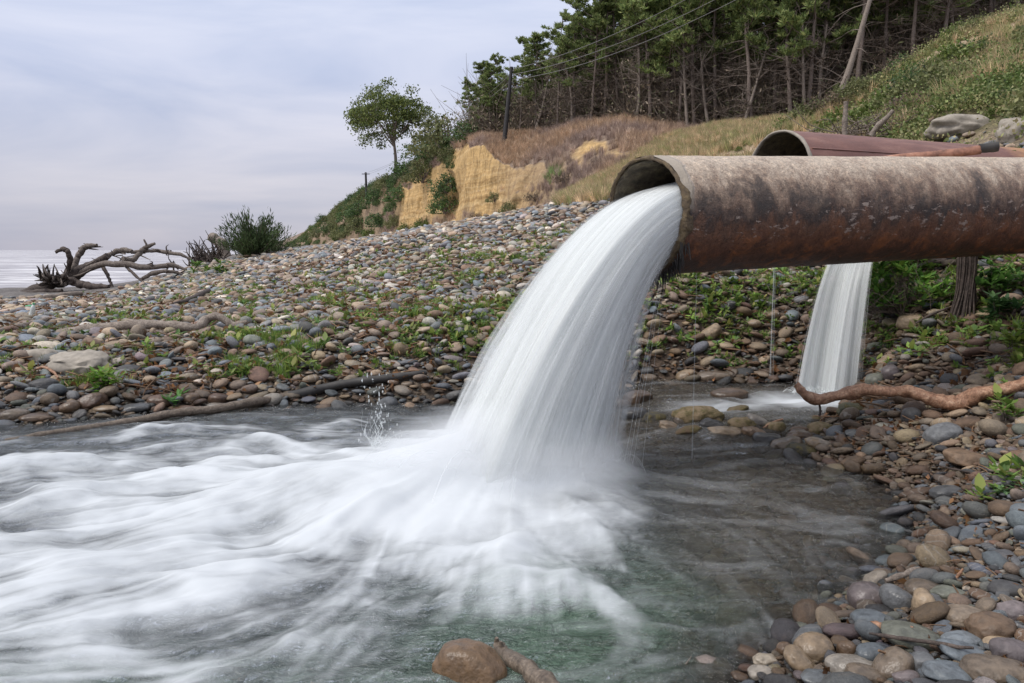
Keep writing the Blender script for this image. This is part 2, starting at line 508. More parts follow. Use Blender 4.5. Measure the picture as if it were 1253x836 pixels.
m, t, out = nodes('rusty_rod'); MAT['rod'] = m
n1 = noise(t, coord(t), 9, 5, 0.65)
princ(t, out, rampn(t, n1, [(0.35, (0.10, 0.045, 0.03)), (0.55, (0.30, 0.14, 0.09)), (0.72, (0.40, 0.22, 0.15))]), 0.7, bump(t, n1, 0.4, 0.01))

m, t, out = nodes('black_tar'); MAT['black'] = m
n1 = noise(t, coord(t), 6, 5, 0.65)
princ(t, out, rampn(t, n1, [(0.35, (0.018, 0.016, 0.015)), (0.7, (0.05, 0.045, 0.04))]), 0.6, bump(t, n1, 0.4, 0.01))

# ground under the pebbles
m, t, out = nodes('soil'); MAT['soil'] = m
co = coord(t)
vc = N(t, 'ShaderNodeVertexColor', layer_name='col').outputs[0]
n1 = noise(t, co, 2.2, 6, 0.65); n2 = noise(t, co, 45.0, 4, 0.7)
vo = N(t, 'ShaderNodeTexVoronoi', {'Vector': co, 'Scale': 22.0, 'Randomness': 1.0})
c = mixc(t, 1.0, vc, rampn(t, n1, [(0.3, 0.65), (0.7, 1.25)]), 'MULTIPLY')
c = mixc(t, 0.8, c, rampn(t, n2, [(0.3, 0.5), (0.7, 1.4)]), 'MULTIPLY')
vg = N(t, 'ShaderNodeRGBToBW', {0: vo.outputs['Color']}).outputs[0]
c = mixc(t, 0.7, c, rampn(t, vg, [(0.2, 0.55), (0.8, 1.45)]), 'MULTIPLY')
h = mth(t, 'ADD', mth(t, 'MULTIPLY', vo.outputs['Distance'], -1.0), mth(t, 'MULTIPLY', n2, 0.6))
princ(t, out, c, 0.85, bump(t, h, 0.8, 0.03), 0.3)

# ochre cliff with strata; turf where it lies flat
m, t, out = nodes('ochre_cliff'); MAT['cliff'] = m
co = coord(t)
sz = N(t, 'ShaderNodeSeparateXYZ', {0: co}).outputs['Z']
n1 = noise(t, co, 0.55, 6, 0.65, 0.4); n2 = noise(t, co, 3.5, 5, 0.7)
st = noise(t, N(t, 'ShaderNodeCombineXYZ', {'Z': mth(t, 'ADD', sz, mth(t, 'MULTIPLY', n1, 0.9))}).outputs[0], 2.6, 4, 0.7)
vert = noise(t, coord(t, 'Object', (2.4, 2.4, 0.35)), 1.0, 5, 0.65)
rock = rampn(t, st, [(0.32, (0.28, 0.165, 0.068)), (0.5, (0.47, 0.31, 0.135)), (0.68, (0.58, 0.43, 0.235))])
rock = mixc(t, 0.7, rock, rampn(t, n2, [(0.3, 0.6), (0.7, 1.3)]), 'MULTIPLY')
rock = mixc(t, 0.6, rock, rampn(t, vert, [(0.36, 0.40), (0.55, 1.15)]), 'MULTIPLY')
turf = rampn(t, n2, [(0.3, (0.13, 0.095, 0.07)), (0.5, (0.20, 0.15, 0.115)), (0.7, (0.28, 0.215, 0.165))])
vc = N(t, 'ShaderNodeVertexColor', layer_name='col')
fac = N(t, 'ShaderNodeSeparateColor', {0: vc.outputs[0]}).outputs[0]
c = mixc(t, fac, rock, turf)
princ(t, out, c, 0.9, bump(t, mth(t, 'ADD', n2, mth(t, 'MULTIPLY', vert, 0.8)), 0.8, 0.10), 0.2)

# sea
m, t, out = nodes('sea_water'); MAT['sea'] = m
co = coord(t, 'Object', (0.12, 0.42, 1))
n1 = noise(t, co, 0.35, 6, 0.62, 0.5); n2 = noise(t, co, 2.3, 5, 0.65)
n3 = noise(t, coord(t, 'Object', (0.09, 0.30, 1)), 0.5, 6, 0.66, 1.2)
fo = rampn(t, mth(t, 'ADD', n3, mth(t, 'MULTIPLY_ADD', n2, 0.6, -0.30)), [(0.46, 0.0), (0.66, 1.0)])
c = mixc(t, fo, (0.25, 0.228, 0.235), (0.64, 0.635, 0.65))
princ(t, out, c, mth(t, 'MULTIPLY_ADD', fo, 0.5, 0.35), bump(t, mth(t, 'ADD', n1, mth(t, 'MULTIPLY', n2, 0.3)), 0.6, 0.5), 0.5)

# pool water: what one sees through it, what it reflects, and the foam on it
m, t, out = nodes('pool_water'); MAT['pool'] = m
A = lambda k: N(t, 'ShaderNodeAttribute', attribute_name=k).outputs['Fac']
foam, turb, green = A('foam'), A('turb'), A('green')
co = coord(t)
n1 = noise(t, co, 7.0, 5, 0.6, 0.8); n2 = noise(t, coord(t, 'Object', (1.0, 2.2, 1)), 22.0, 3, 0.6, 0.5)
nrm = bump(t, mth(t, 'ADD', n1, mth(t, 'MULTIPLY', n2, 0.45)), 1.0, 0.10)
tcol = mixc(t, green, mixc(t, A('shoal'), (0.095, 0.105, 0.110), (0.135, 0.112, 0.083)), (0.088, 0.140, 0.098))
nsw = noise(t, coord(t, 'Object', (1.6, 5.5, 1)), 2.2, 5, 0.65, 1.0)
tcol = mixc(t, 0.85, tcol, rampn(t, nsw, [(0.32, 0.45), (0.5, 0.95), (0.68, 1.5)]), 'MULTIPLY')  # light and dark streaks in the colour stand in for reflections on ripples
dif = N(t, 'ShaderNodeBsdfDiffuse', {'Color': tcol, 'Normal': nrm})
tra = N(t, 'ShaderNodeBsdfTransparent', {'Color': (0.80, 0.80, 0.74, 1)})
body = N(t, 'ShaderNodeMixShader', {0: turb, 1: tra.outputs[0], 2: dif.outputs[0]})
glo = N(t, 'ShaderNodeBsdfGlossy', {'Color': (1, 1, 1, 1), 'Roughness': 0.08, 'Normal': nrm})
fr = N(t, 'ShaderNodeFresnel', {'IOR': 1.40, 'Normal': nrm})
wat = N(t, 'ShaderNodeMixShader', {0: fr.outputs[0], 1: body.outputs[0], 2: glo.outputs[0]})
fd = N(t, 'ShaderNodeBsdfDiffuse', {'Color': (0.66, 0.69, 0.715, 1)})
ft = N(t, 'ShaderNodeBsdfTranslucent', {'Color': (0.72, 0.76, 0.79, 1)})
fm = N(t, 'ShaderNodeMixShader', {0: 0.18, 1: fd.outputs[0], 2: ft.outputs[0]})
fin = N(t, 'ShaderNodeMixShader', {0: foam, 1: wat.outputs[0], 2: fm.outputs[0]})
t.links.new(fin.outputs[0], out.inputs[0])

def fall_mat(name, a0, a1, col=(0.84, 0.87, 0.87), scale=(34, 1.6), fade=False):
    m, t, out = nodes(name)
    u = N(t, 'ShaderNodeAttribute', attribute_name='fu').outputs['Fac']
    v = N(t, 'ShaderNodeAttribute', attribute_name='fv').outputs['Fac']
    cmb = N(t, 'ShaderNodeCombineXYZ', {'X': mth(t, 'MULTIPLY', u, scale[0]), 'Y': mth(t, 'MULTIPLY', v, scale[1])}).outputs[0]
    n1 = noise(t, cmb, 1.0, 5, 0.62); n2 = noise(t, cmb, 0.28, 3, 0.5)
    nn = mth(t, 'ADD', mth(t, 'MULTIPLY', n1, 0.55), mth(t, 'MULTIPLY', n2, 0.45))
    al = N(t, 'ShaderNodeMapRange', {'Value': nn, 'From Min': 0.36, 'From Max': 0.62, 'To Min': a0, 'To Max': a1})
    alv = al.outputs[0]
    if fade: alv = mth(t, 'MULTIPLY', alv, N(t, 'ShaderNodeAttribute', attribute_name='fa').outputs['Fac'])
    d = N(t, 'ShaderNodeBsdfDiffuse', {'Color': (*col, 1)})
    tl = N(t, 'ShaderNodeBsdfTranslucent', {'Color': (*col, 1)})
    g = N(t, 'ShaderNodeBsdfGlossy', {'Roughness': 0.35})
    b = N(t, 'ShaderNodeMixShader', {0: 0.30, 1: d.outputs[0], 2: tl.outputs[0]})
    b2 = N(t, 'ShaderNodeMixShader', {0: 0.06, 1: b.outputs[0], 2: g.outputs[0]})
    tr = N(t, 'ShaderNodeBsdfTransparent')
    f = N(t, 'ShaderNodeMixShader', {0: alv, 1: tr.outputs[0], 2: b2.outputs[0]})
    t.links.new(f.outputs[0], out.inputs[0])
    return m
MAT['jet'] = fall_mat('falling_water', 0.88, 1.0, (0.85, 0.875, 0.865), scale=(8, 0.5))
MAT['jet2'] = fall_mat('thin_falling_water', 0.25, 0.75, (0.84, 0.865, 0.86), scale=(11, 0.35))
MAT['halo'] = fall_mat('fine_falling_spray', 0.0, 0.50, (0.85, 0.87, 0.865), scale=(18, 0.5), fade=True)
MAT['strand'] = fall_mat('water_strand', 0.05, 0.17, (0.86, 0.88, 0.875), scale=(3, 1))
MAT['spray'] = fall_mat('water_spray', 0.3, 0.55, scale=(3, 1))

def plain(name, col, rough=0.6):
    m, t, out = nodes(name)
    n1 = noise(t, coord(t), 12, 4, 0.6)
    princ(t, out, mixc(t, 1.0, col, rampn(t, n1, [(0.3, 0.7), (0.7, 1.2)]), 'MULTIPLY'), rough, bump(t, n1, 0.3, 0.01))
    return m
MAT['pole'] = plain('tarred_pole', (0.03, 0.027, 0.027), 0.8)
MAT['wire'] = plain('wire', (0.20, 0.19, 0.185), 0.5)
MAT['roughrock'] = plain('rough_rock', (0.30, 0.265, 0.22), 0.85)
MAT['plastic_green'] = plain('green_plastic', (0.05, 0.30, 0.12), 0.4)
MAT['plastic_clear'] = plain('pale_plastic', (0.55, 0.58, 0.56), 0.25)
# ------------------------------------------------------------------ the beach: a height field through surveyed points
CTL = []
for px, py, z in (   # waterline and bed (photo pixel, height)
        (0, 516, .0), (60, 514, .0), (150, 506, .0), (250, 499, .0), (350, 494, .0), (450, 492, .0), (540, 491, .0), (620, 488, .0), (700, 484, .0),
        (760, 476, .03), (800, 464, .06), (870, 467, .08), (940, 466, .09), (1000, 466, .1), (1045, 480, .14), (1040, 505, .14), (1020, 520, .09),
        (1000, 556, .01), (1060, 578, .0), (1108, 607, .0), (1122, 650, .0), (1092, 692, .0), (1040, 728, .0), (1008, 764, .0), (955, 796, .0), (905, 836, .0),
        (0, 440, .36), (0, 480, .16), (150, 455, .26), (300, 420, .45), (300, 462, .2), (500, 430, .42), (500, 462, .2), (650, 400, .62), (650, 445, .3), (780, 430, .35),
        (870, 420, .42), (1000, 410, .5), (1100, 440, .5), (1150, 470, .36), (1150, 420, .6), (1253, 470, .5), (1253, 560, .3), (1253, 650, .22), (1253, 740, .19), (1253, 836, .17),
        (1100, 780, .12), (1000, 836, .06), (1180, 600, .16), (1150, 540, .2)):
    CTL.append(atz(px, py, z))
for px, py, Y in (   # farther ground (photo pixel, distance)
        (0, 372, 16.7), (0, 352, 23), (150, 352, 20), (150, 347, 25), (300, 380, 12.2), (300, 340, 19), (300, 311, 27), (200, 336, 26), (250, 324, 26.5), (340, 306, 27),
        (500, 380, 10.3), (500, 330, 14.6), (500, 295, 18), (500, 284, 21.5), (400, 300, 24), (400, 340, 15.5),
        (650, 340, 12), (650, 300, 15.5), (650, 262, 20.5), (590, 272, 21), (750, 243, 20), (750, 300, 13.5), (750, 360, 10.6),
        (860, 345, 10.3), (860, 250, 17), (870, 196, 25), (1000, 335, 11.2), (1000, 152, 27), (1000, 190, 21), (1100, 340, 9.6), (1180, 340, 9.2), (1100, 385, 8.6), (1180, 390, 8.1),
        (1253, 322, 8.6), (1253, 195, 10.6), (1253, 150, 12), (1253, 80, 16), (1253, 30, 22), (1150, 155, 14.5), (1150, 105, 18), (1150, 60, 26), (1060, 124, 27), (1060, 155, 20)):
    CTL.append(at(px, py, Y))
for p in ((-1.2, 3.4, -.55), (-2.5, 4.5, -.6), (.1, 5.0, -.6), (-1, 6.3, -.5), (-3.5, 6.3, -.45), (-5, 5, -.5), (-8, 5, -.4), (.9, 4.0, -.28), (1.5, 4.6, -.18), (.4, 3.1, -.42), (1.5, 5.6, -.14),
          (.3, 6.9, -.25), (1.2, 7.35, -.13), (1.7, 7.2, -.15), (2.5, 7.4, -.13), (3.0, 7.65, -.08), (2.0, 7.75, -.09), (1.6, 6.5, -.13), (2.2, 6.7, -.08), (-1, 2.2, -.3), (.3, 2.2, -.15), (1.0, 2.2, .08), (-3, 2.0, -.2), (-6, 1.5, 0.1), (0, .8, .15), (2, .6, .2), (5, 1.5, .35), (-3, .3, .2), (6, 4, .55), (9, 3, .8),
          (5.5, 6.2, 1.15), (6.5, 7.6, 2.0), (8.5, 8.5, 3.0), (9, 6, 2.0), (13, 9, 3.9), (15, 14, 5.8), (18, 22, 8.1), (12, 32, 6.0), (9.5, 33, 5.8), (14.5, 33, 6.8), (17, 39, 7.9), (13, 29.5, 6.5), (10.8, 28, 5.8), (20, 27, 8.3), (20, 32, 9.4), (5, 36, 5.0), (3, 30, 3.2), (-2, 32, 1.8),
          (-12, 22, .45), (-14, 16, .45), (-12, 10, .3), (-10, 8.3, .1), (-14, 29, -.6), (-9, 32, -.2), (-4, 34, .8), (-18, 26, -.7), (-20, 14, -.5), (-16, 8, -.4), (-24, 35, -1.2), (-12, 40, -.6), (-6, 44, .8), (0, 44, 2.5), (8, 44, 7.2), (22, 44, 9.6)):
    CTL.append(np.array(p, float))
CTL = np.array(CTL)

def tps_fit(P, lam=0.02):
    n = len(P); xy = P[:, :2]
    d = np.linalg.norm(xy[:, None] - xy[None], axis=2)
    K = np.where(d > 0, d * d * np.log(np.maximum(d, 1e-9)), 0) + lam * np.eye(n)
    Q = np.hstack([np.ones((n, 1)), xy])
    Am = np.block([[K, Q], [Q.T, np.zeros((3, 3))]])
    return np.linalg.solve(Am, np.concatenate([P[:, 2], np.zeros(3)]))
_W = tps_fit(CTL)

def tps(x, y):
    x = np.asarray(x, float); sh = x.shape
    x = x.ravel(); y = np.asarray(y, float).ravel()
    out = np.empty(len(x))
    for s in range(0, len(x), 20000):
        d = np.hypot(x[s:s + 20000, None] - CTL[None, :, 0], y[s:s + 20000, None] - CTL[None, :, 1])
        out[s:s + 20000] = np.where(d > 0, d * d * np.log(np.maximum(d, 1e-9)), 0) @ _W[:-3] + _W[-3] + _W[-2] * x[s:s + 20000] + _W[-1] * y[s:s + 20000]
    return out.reshape(sh)

def graded(segs):
    o = []
    for a, b, st in segs: o.append(np.arange(a, b - 1e-6, st))
    return np.concatenate(o + [[segs[-1][1]]])
GX = graded([(-26, -12, .5), (-12, -7, .16), (-7, 5, .07), (5, 8, .12), (8, 26, .4)])
GY = graded([(.2, 2, .15), (2, 9.5, .06), (9.5, 24, .12), (24, 46, .5)])
XX, YY = np.meshgrid(GX, GY, indexing='ij')
HH = tps(XX, YY)
HH = np.clip(HH, -1.6, 12)
far = sstep(8, 16, YY)
HH += fbm(XX * .55, YY * .55, 3.0, 3) * (.03 + .05 * far) + fbm(XX * 3, YY * 3, 1.0, 3) * .018
slope_hill = sstep(2.5, 4.0, HH)
HH += fbm(XX * .4, YY * .4, 8.0, 4) * .22 * slope_hill

def H(x, y):
    """ground height (bilinear on the beach grid)"""
    x = np.clip(np.asarray(x, float), GX[0], GX[-1] - 1e-4); y = np.clip(np.asarray(y, float), GY[0], GY[-1] - 1e-4)
    i = np.clip(np.searchsorted(GX, x, 'right') - 1, 0, len(GX) - 2); j = np.clip(np.searchsorted(GY, y, 'right') - 1, 0, len(GY) - 2)
    fx = (x - GX[i]) / (GX[i + 1] - GX[i]); fy = (y - GY[j]) / (GY[j + 1] - GY[j])
    return (HH[i, j] * (1 - fx) + HH[i + 1, j] * fx) * (1 - fy) + (HH[i, j + 1] * (1 - fx) + HH[i + 1, j + 1] * fx) * fy

def hit0(px, py):
    Y = np.geomspace(10, 44, 1200); d = ray(px, py); tt = Y / d[1]
    g = H(d[0] * tt, Y); k = np.argmax(CH + d[2] * tt <= g)
    if k == 0: k = 700
    return np.array([d[0] * tt[k], Y[k]])

def WL(x, y):
    """water level: the pool, and the little stream a hand higher that runs in from the second fall"""
    return .085 * sstep(6.15, 6.75, np.asarray(y, float)) * sstep(.9, 1.6, np.asarray(x, float))

def hit(px, py, y0=2.0, y1=44.0, n=1500):
    """where the line of sight of a photo pixel first meets the ground (or the water)"""
    Y = np.geomspace(y0, y1, n); d = ray(px, py); tt = Y / d[1]
    X = d[0] * tt; Z = CH + d[2] * tt
    g = np.maximum(H(X, Y), WL(X, Y) - .02)
    k = np.argmax(Z <= g)
    if Z[k] > g[k]: k = n - 1
    return np.array([X[k], Y[k], g[k]])

gcol = np.zeros(XX.shape + (3,))
brown = np.array((.105, .082, .062)); grey = np.array((.17, .16, .15)); rustb = np.array((.10, .066, .044)); turfc = np.array((.135, .115, .06)); sandg = np.array((.15, .135, .125))
wr = sstep(.5, 2.0, XX)[..., None] * (1 - sstep(8.5, 11, YY))[..., None]
gcol[:] = brown
gcol = gcol * (1 - far[..., None]) + grey * far[..., None]
gcol = gcol * (1 - wr) + rustb * wr
sl = sstep(-6, -9, XX)[..., None] * sstep(14, 18, YY)[..., None]
gcol = gcol * (1 - sl) + sandg * sl
hl = sstep(2.6, 3.4, HH)[..., None] * sstep(-1, 2, XX)[..., None]
gcol = gcol * (1 - hl) + turfc * hl
bare = sstep(.08, .3, fbm(XX * .35 + 4, YY * .35, 2.0, 4))[..., None] * hl
gcol = gcol * (1 - bare) + np.array((.27, .20, .135)) * bare
PATH = np.array([hit0(a, b) for a, b in ((1245, 32), (1200, 46), (1165, 58), (1140, 70), (1105, 94), (1066, 122), (1025, 150), (965, 174), (890, 192), (840, 206))])
pd_ = np.min(np.stack([np.hypot(XX - (PATH[k] * (1 - u) + PATH[k + 1] * u)[0], YY - (PATH[k] * (1 - u) + PATH[k + 1] * u)[1]) for k in range(len(PATH) - 1) for u in np.linspace(0, 1, 8)]), 0)
PATHP = np.array([PATH[k] * (1 - u) + PATH[k + 1] * u for k in range(len(PATH) - 1) for u in np.linspace(0, 1, 8)])
pb_w = (1 - sstep(.8, 2.0, pd_ + .8 * fbm(XX * .7, YY * .7, 4., 3)))[..., None] * hl
gcol = gcol * (1 - pb_w) + np.array((.40, .30, .205)) * pb_w
mossb = (sstep(-.08, -.2, HH) * sstep(-.2, .2, fbm(XX * 1.3, YY * 1.3, 5.0, 3) + .1))[..., None]
gcol = gcol * (1 - mossb) + np.array((.07, .085, .045)) * mossb
nx, ny = XX.shape
idx = np.arange(nx * ny).reshape(nx, ny)
F = np.stack([idx[:-1, :-1], idx[1:, :-1], idx[1:, 1:], idx[:-1, 1:]], -1).reshape(-1, 4)
mb = MB().add(np.stack([XX, YY, HH - .012], -1), F, gcol.reshape(-1, 3))
tag(mb.build('beach_ground', MAT['soil']), kind='structure')

# sea: one sheet to the horizon, finer near the shore
SEA = -.75
mb = MB()
sx_ = np.concatenate([[-6000, -2500, -1000, -400, -200], np.linspace(-120, 20, 90), [60, 200, 600, 2500, 6000]])
sy_ = np.concatenate([[-400, -100, 0], np.geomspace(12, 9000, 190)])
X2, Y2 = np.meshgrid(sx_, sy_, indexing='ij')
near = (1 - sstep(60, 160, Y2)) * sstep(15, 25, Y2) * (1 - sstep(20, 60, X2)) * sstep(-130, -110, X2)
Z2 = SEA + near * (.30 * np.maximum(fbm(X2 * .02, Y2 * .16, 1.0, 3), -.2) + .12 * fbm(X2 * .12, Y2 * .5, 4.0, 3))
n1_, n2_ = X2.shape
ii = np.arange(n1_ * n2_).reshape(n1_, n2_)
mb.add(np.stack([X2, Y2, Z2], -1), np.stack([ii[:-1, :-1], ii[1:, :-1], ii[1:, 1:], ii[:-1, 1:]], -1).reshape(-1, 4))
tag(mb.build('sea', MAT['sea']), kind='structure')

# ------------------------------------------------------------------ headland: cliff, grassy mound and the plateau behind
ST = [  # px, foot(py, Y), edge(py, Y), back(py, Y)
    (300, (307, 230), (307, 236), (307, 245)), (345, (305, 185), (305, 190), (304, 200)), (362, (302, 160), (298, 164), (295, 172)), (395, (298, 130), (279, 134), (271, 141)), (430, (294, 108), (258, 112), (247, 120)),
    (465, (289, 94), (242, 98), (227, 105)), (490, (284, 84), (230, 87), (216, 96)), (505, (281, 79), (232, 80.5), (202, 90)), (525, (277, 74), (208, 76.2), (188, 86)), (545, (273, 68), (202, 70.5), (176, 78)),
    (556, (271, 63), (215, 64.5), (180, 70)), (575, (268, 58), (184, 59.5), (174, 66)), (592, (267, 56), (178, 57.5), (170, 63)), (605, (267, 54), (192, 56), (168, 62)), (630, (265, 50.5), (207, 52.3), (166, 60)), (660, (261, 47), (200, 50), (163, 58)),
    (690, (256, 43), (196, 47), (158, 56)), (715, (253, 40), (176, 47), (151, 55)), (750, (247, 37), (172, 45), (148, 54)), (790, (240, 35), (180, 43), (152, 52)), (840, (230, 34), (185, 42), (159, 50)),
    (890, (215, 33), (186, 40), (162, 48)), (950, (200, 33), (180, 39), (158, 47)), (1010, (170, 34), (160, 40), (145, 47)), (1070, (150, 36), (140, 41), (126, 47)), (1140, (130, 37), (118, 42), (104, 47)), (1260, (110, 38), (95, 43), (80, 47)), (1500, (100, 40), (85, 45), (70, 49))]
pxs = np.array([s[0] for s in ST], float)
prof = []
for px, f_, e_, b_ in ST:
    fo, ed, ba = at(px, *f_), at(px, *e_), at(px, *b_)
    d2 = np.array([(px - PW / 2) / FPX, 1.0, 0]); d2 /= np.linalg.norm(d2)
    mid = fo * .55 + ed * .45
    prof.append(np.array([fo - d2 * 3 - [0, 0, 2.6], fo, mid, ed, ed * .5 + ba * .5 + [0, 0, .15], ba, ba + d2 * 30 + [0, 0, 1.0], ba + d2 * 110 + [0, 0, 3.0]]))
prof = np.array(prof)
NS, NP = 510, 8
sp_px = np.concatenate([np.linspace(300, 480, 150), np.linspace(480.5, 900, 300), np.linspace(902, 1500, 60)])
tt_ = np.concatenate([np.linspace(0, 1, 5)[:-1], np.linspace(1, 3, 46)[:-1], np.linspace(3, 5, 22)[:-1], np.linspace(5, 7, 24)])
grid = np.zeros((NS, len(tt_), 3))
st_u = np.interp(sp_px, pxs, np.arange(len(pxs)))
for k in range(3):
    A2 = np.stack([np.interp(st_u, np.arange(len(pxs)), prof[:, j, k]) for j in range(NP)], 1)
    for i in range(NS): grid[i, :, k] = np.interp(tt_, np.arange(NP), A2[i])
face = (np.clip(1 - np.abs(tt_ - 2.0) / 1.05, 0, 1) ** .6)[None]
cl = np.interp(sp_px, [300, 480, 492, 560, 600, 660, 690, 720], [.2, .3, 1, 1, 1, .55, .2, .1])[:, None]
gx, gy, gz = grid[..., 0], grid[..., 1], grid[..., 2]
d1 = fbm(gx * .45, gy * .45 , gz * .18, 4, .5); d2_ = fbm(gx * 1.7, gz * 1.7, gy * .5, 4)
gul = np.abs(fbm(gx * .8, gy * .3, 3.3, 3))
off = face * cl * (1.3 * d1 + .28 * d2_ - .35 * np.clip(.25 - gul, 0, 1) * 2 - 1.5 * np.exp(-((sp_px[:, None] - 549) / 7) ** 2))
ledge = face * cl * .08 * np.sign(np.sin(gz * 4.2 + d1 * 3)) * np.abs(np.sin(gz * 4.2 + d1 * 3)) ** .4
grid[..., 1] -= off + ledge
grid[..., 0] -= (off * .3)
grid[..., 2] += (1 - face) * .35 * fbm(gx * .35, gy * .35, 6.0, 4) * (tt_ > 1)[None] * (tt_ < 5.2)[None] + (.30 * (1 - cl) * face) * fbm(gx * .6, gy * .6, 2.0, 4)
du = np.gradient(grid, axis=0); dv = np.gradient(grid, axis=1)
nn = np.cross(du, dv); nn /= np.linalg.norm(nn, axis=2)[..., None] + 1e-9
flat = sstep(.42, .72, np.abs(nn[..., 2]) + .12 * d2_)
turf_f = np.maximum(flat, np.maximum(1 - cl + 0 * flat, 0) ** .7)
bank = sstep(.3, .9, 1.9 - tt_)[None] * cl * .8
turf_f = np.clip(np.maximum(turf_f, bank * sstep(-.25, .1, d1)), 0, 1)
scar = np.exp(-((sp_px[:, None] - 725) / 28) ** 2 - ((tt_[None] - 2.75) / .35) ** 2) + .9 * np.exp(-((sp_px[:, None] - 768) / 16) ** 2 - ((tt_[None] - 2.4) / .35) ** 2)
turf_f = np.clip(turf_f - 1.1 * scar * sstep(-.3, .2, d2_), 0, 1)
ii = np.arange(NS * len(tt_)).reshape(NS, -1)
hc = np.repeat(turf_f[..., None], 3, 2).reshape(-1, 3)
mb = MB().add(grid, np.stack([ii[:-1, :-1], ii[1:, :-1], ii[1:, 1:], ii[:-1, 1:]], -1).reshape(-1, 4), hc)
tag(mb.build('headland', MAT['cliff']), kind='structure')

_back = prof[:, 5]
def plateau(px, extra):
    """a point on the plateau, extra metres behind its front rim along the bearing of a photo column"""
    b = np.array([np.interp(px, pxs, _back[:, k]) for k in range(3)])
    d2 = np.array([(px - PW / 2) / FPX, 1.0, 0]); d2 /= np.linalg.norm(d2)
    return b + d2 * extra + [0, 0, extra / 30.0 if extra < 30 else 1 + (extra - 30) * .025]

def on_headland(px, tval):
    """a point of the headland's face: tval 1 foot, 3 edge, 5 rim"""
    i = int(np.clip(np.searchsorted(sp_px, px), 0, NS - 1)); j = int(np.argmin(np.abs(tt_ - tval)))
    return grid[i, j].copy()
# ------------------------------------------------------------------ the pool: waves, foam drawn out along the current
IMP = np.array((.05, 5.30))            # where the big jet lands
wx = np.arange(-8.0, 3.6, .026); wy = np.arange(1.6, 8.9, .024)
WX, WY = np.meshgrid(wx, wy, indexing='ij')
rx, ry = WX - IMP[0], WY - IMP[1]
rr = np.hypot(rx, ry) + 1e-6
# flow: outward from the landing place, then off to the left; the side stream comes in from the right
fx_ = rx / rr * np.exp(-rr / 2.6) * 1.3 - .38 * sstep(.8, 3.2, rr) ; fy_ = ry / rr * np.exp(-rr / 2.6) * 1.3 - .20 * sstep(.5, 2, rr) * sstep(.2, -1.5, rx)
wob = fbm(WX * 1.5, WY * 1.5, 2.0, 4, .65); wob2 = fbm(WX * 1.5 + 31, WY * 1.5, 7.0, 4, .65)
fx_ = fx_ + .85 * wob; fy_ = fy_ + .85 * wob2
blob = fbm(WX * 4.2 + .5 * wob, WY * 4.8 + .5 * wob2, 11.0, 4, .6)
sside = sstep(1.0, 2.0, WX) * sstep(5.8, 6.6, WY)
fx_ = fx_ * (1 - sside) - sside; fy_ = fy_ * (1 - sside) - .35 * sside
fm_ = np.hypot(fx_, fy_) + 1e-6; fx_ /= fm_; fy_ /= fm_

def samp(Fd, x, y):
    i = np.clip((x - wx[0]) / .026, 0, len(wx) - 1.001); j = np.clip((y - wy[0]) / .024, 0, len(wy) - 1.001)
    i0, j0 = i.astype(int), j.astype(int); a, b = i - i0, j - j0
    return (Fd[i0, j0] * (1 - a) + Fd[i0 + 1, j0] * a) * (1 - b) + (Fd[i0, j0 + 1] * (1 - a) + Fd[i0 + 1, j0 + 1] * a) * b

def lic(nz, L, n):
    tot = nz.copy()
    for sg in (1, -1):
        x, y = WX.copy(), WY.copy()
        for k in range(n):
            u, v = samp(fx_, x, y), samp(fy_, x, y)
            x += sg * u * L / n; y += sg * v * L / n
            tot += samp(nz, x, y)
    tot /= 2 * n + 1
    return (tot - tot.mean()) / tot.std()
r2 = np.random.default_rng(11)
nz1 = r2.normal(size=WX.shape)
st1 = lic(nz1, .34, 12)
nz2 = vnoise(WX * 13, WY * 13, WX * 0 + 2.0)
st2 = lic(nz2, .55, 12)
nz3 = fbm(WX * 4.6, WY * 4.6, 5.0, 3)
st3 = lic(nz3, .32, 8)
HW = H(WX, WY)
depth = np.clip(WL(WX, WY) - HW, 0, 2)
# how far the foam carries, by bearing from the landing place
ang = np.arctan2(ry, rx)
carry = np.interp(ang, [-np.pi, -2.6, -2.2, -1.9, -1.57, -1.1, -.6, 0, .6, 1.2, 1.7, 2.2, 2.6, np.pi], [3.8, 3.3, 2.7, 2.05, 1.5, .98, .70, .56, .5, .55, .8, 1.2, 2.2, 3.7])
carry = carry * (1 + .34 * fbm(WX * 1.3, WY * 1.3, 31.0, 3)) * (1 + .10 * sstep(.8, 1.8, rr) * st3 * (1 - .8 * sstep(-1.0, -.5, ang) * (1 - sstep(1.3, 1.9, ang))))
billow = fbm(WX * 1.5 + .4 * wob, WY * 2.0 + .4 * wob2, 41.0, 3)
dens = 1.42 - rr / carry * .86 + .34 * billow * sstep(.5, 1.2, rr)
side = np.exp(-((WX - 2.85) ** 2 / .50 + (WY - 7.62) ** 2 / .20))
side2 = .62 * np.exp(-((WX - 2.0) ** 2 / .5 + (WY - 7.35) ** 2 / .12))
dens = np.maximum(dens, np.maximum(side * 1.0, side2))
sec = 1 - .75 * sstep(-1.0, -.5, ang) * (1 - sstep(1.3, 1.9, ang))
fv = dens + .14 * blob * sstep(.3, .8, rr) + .16 * blob * (1 - sstep(1.0, 2.0, rr)) * sstep(.3, .8, rr) + (.10 * st1 + .075 * st2 + .065 * st3 + .36 * blob) * (1 - .45 * sstep(.7, 1.2, dens)) * sec * (.08 + .92 * (sstep(.7, 1.9, rr) * .8))
foam = .96 * sstep(.05, 1.20, fv)
foam = np.clip(foam + .10 * sstep(.6, 2.8, .8 * st2 + .8 * st1) * sstep(4.0, .8, rr), 0, 1)
core = sstep(.85, .25, rr)
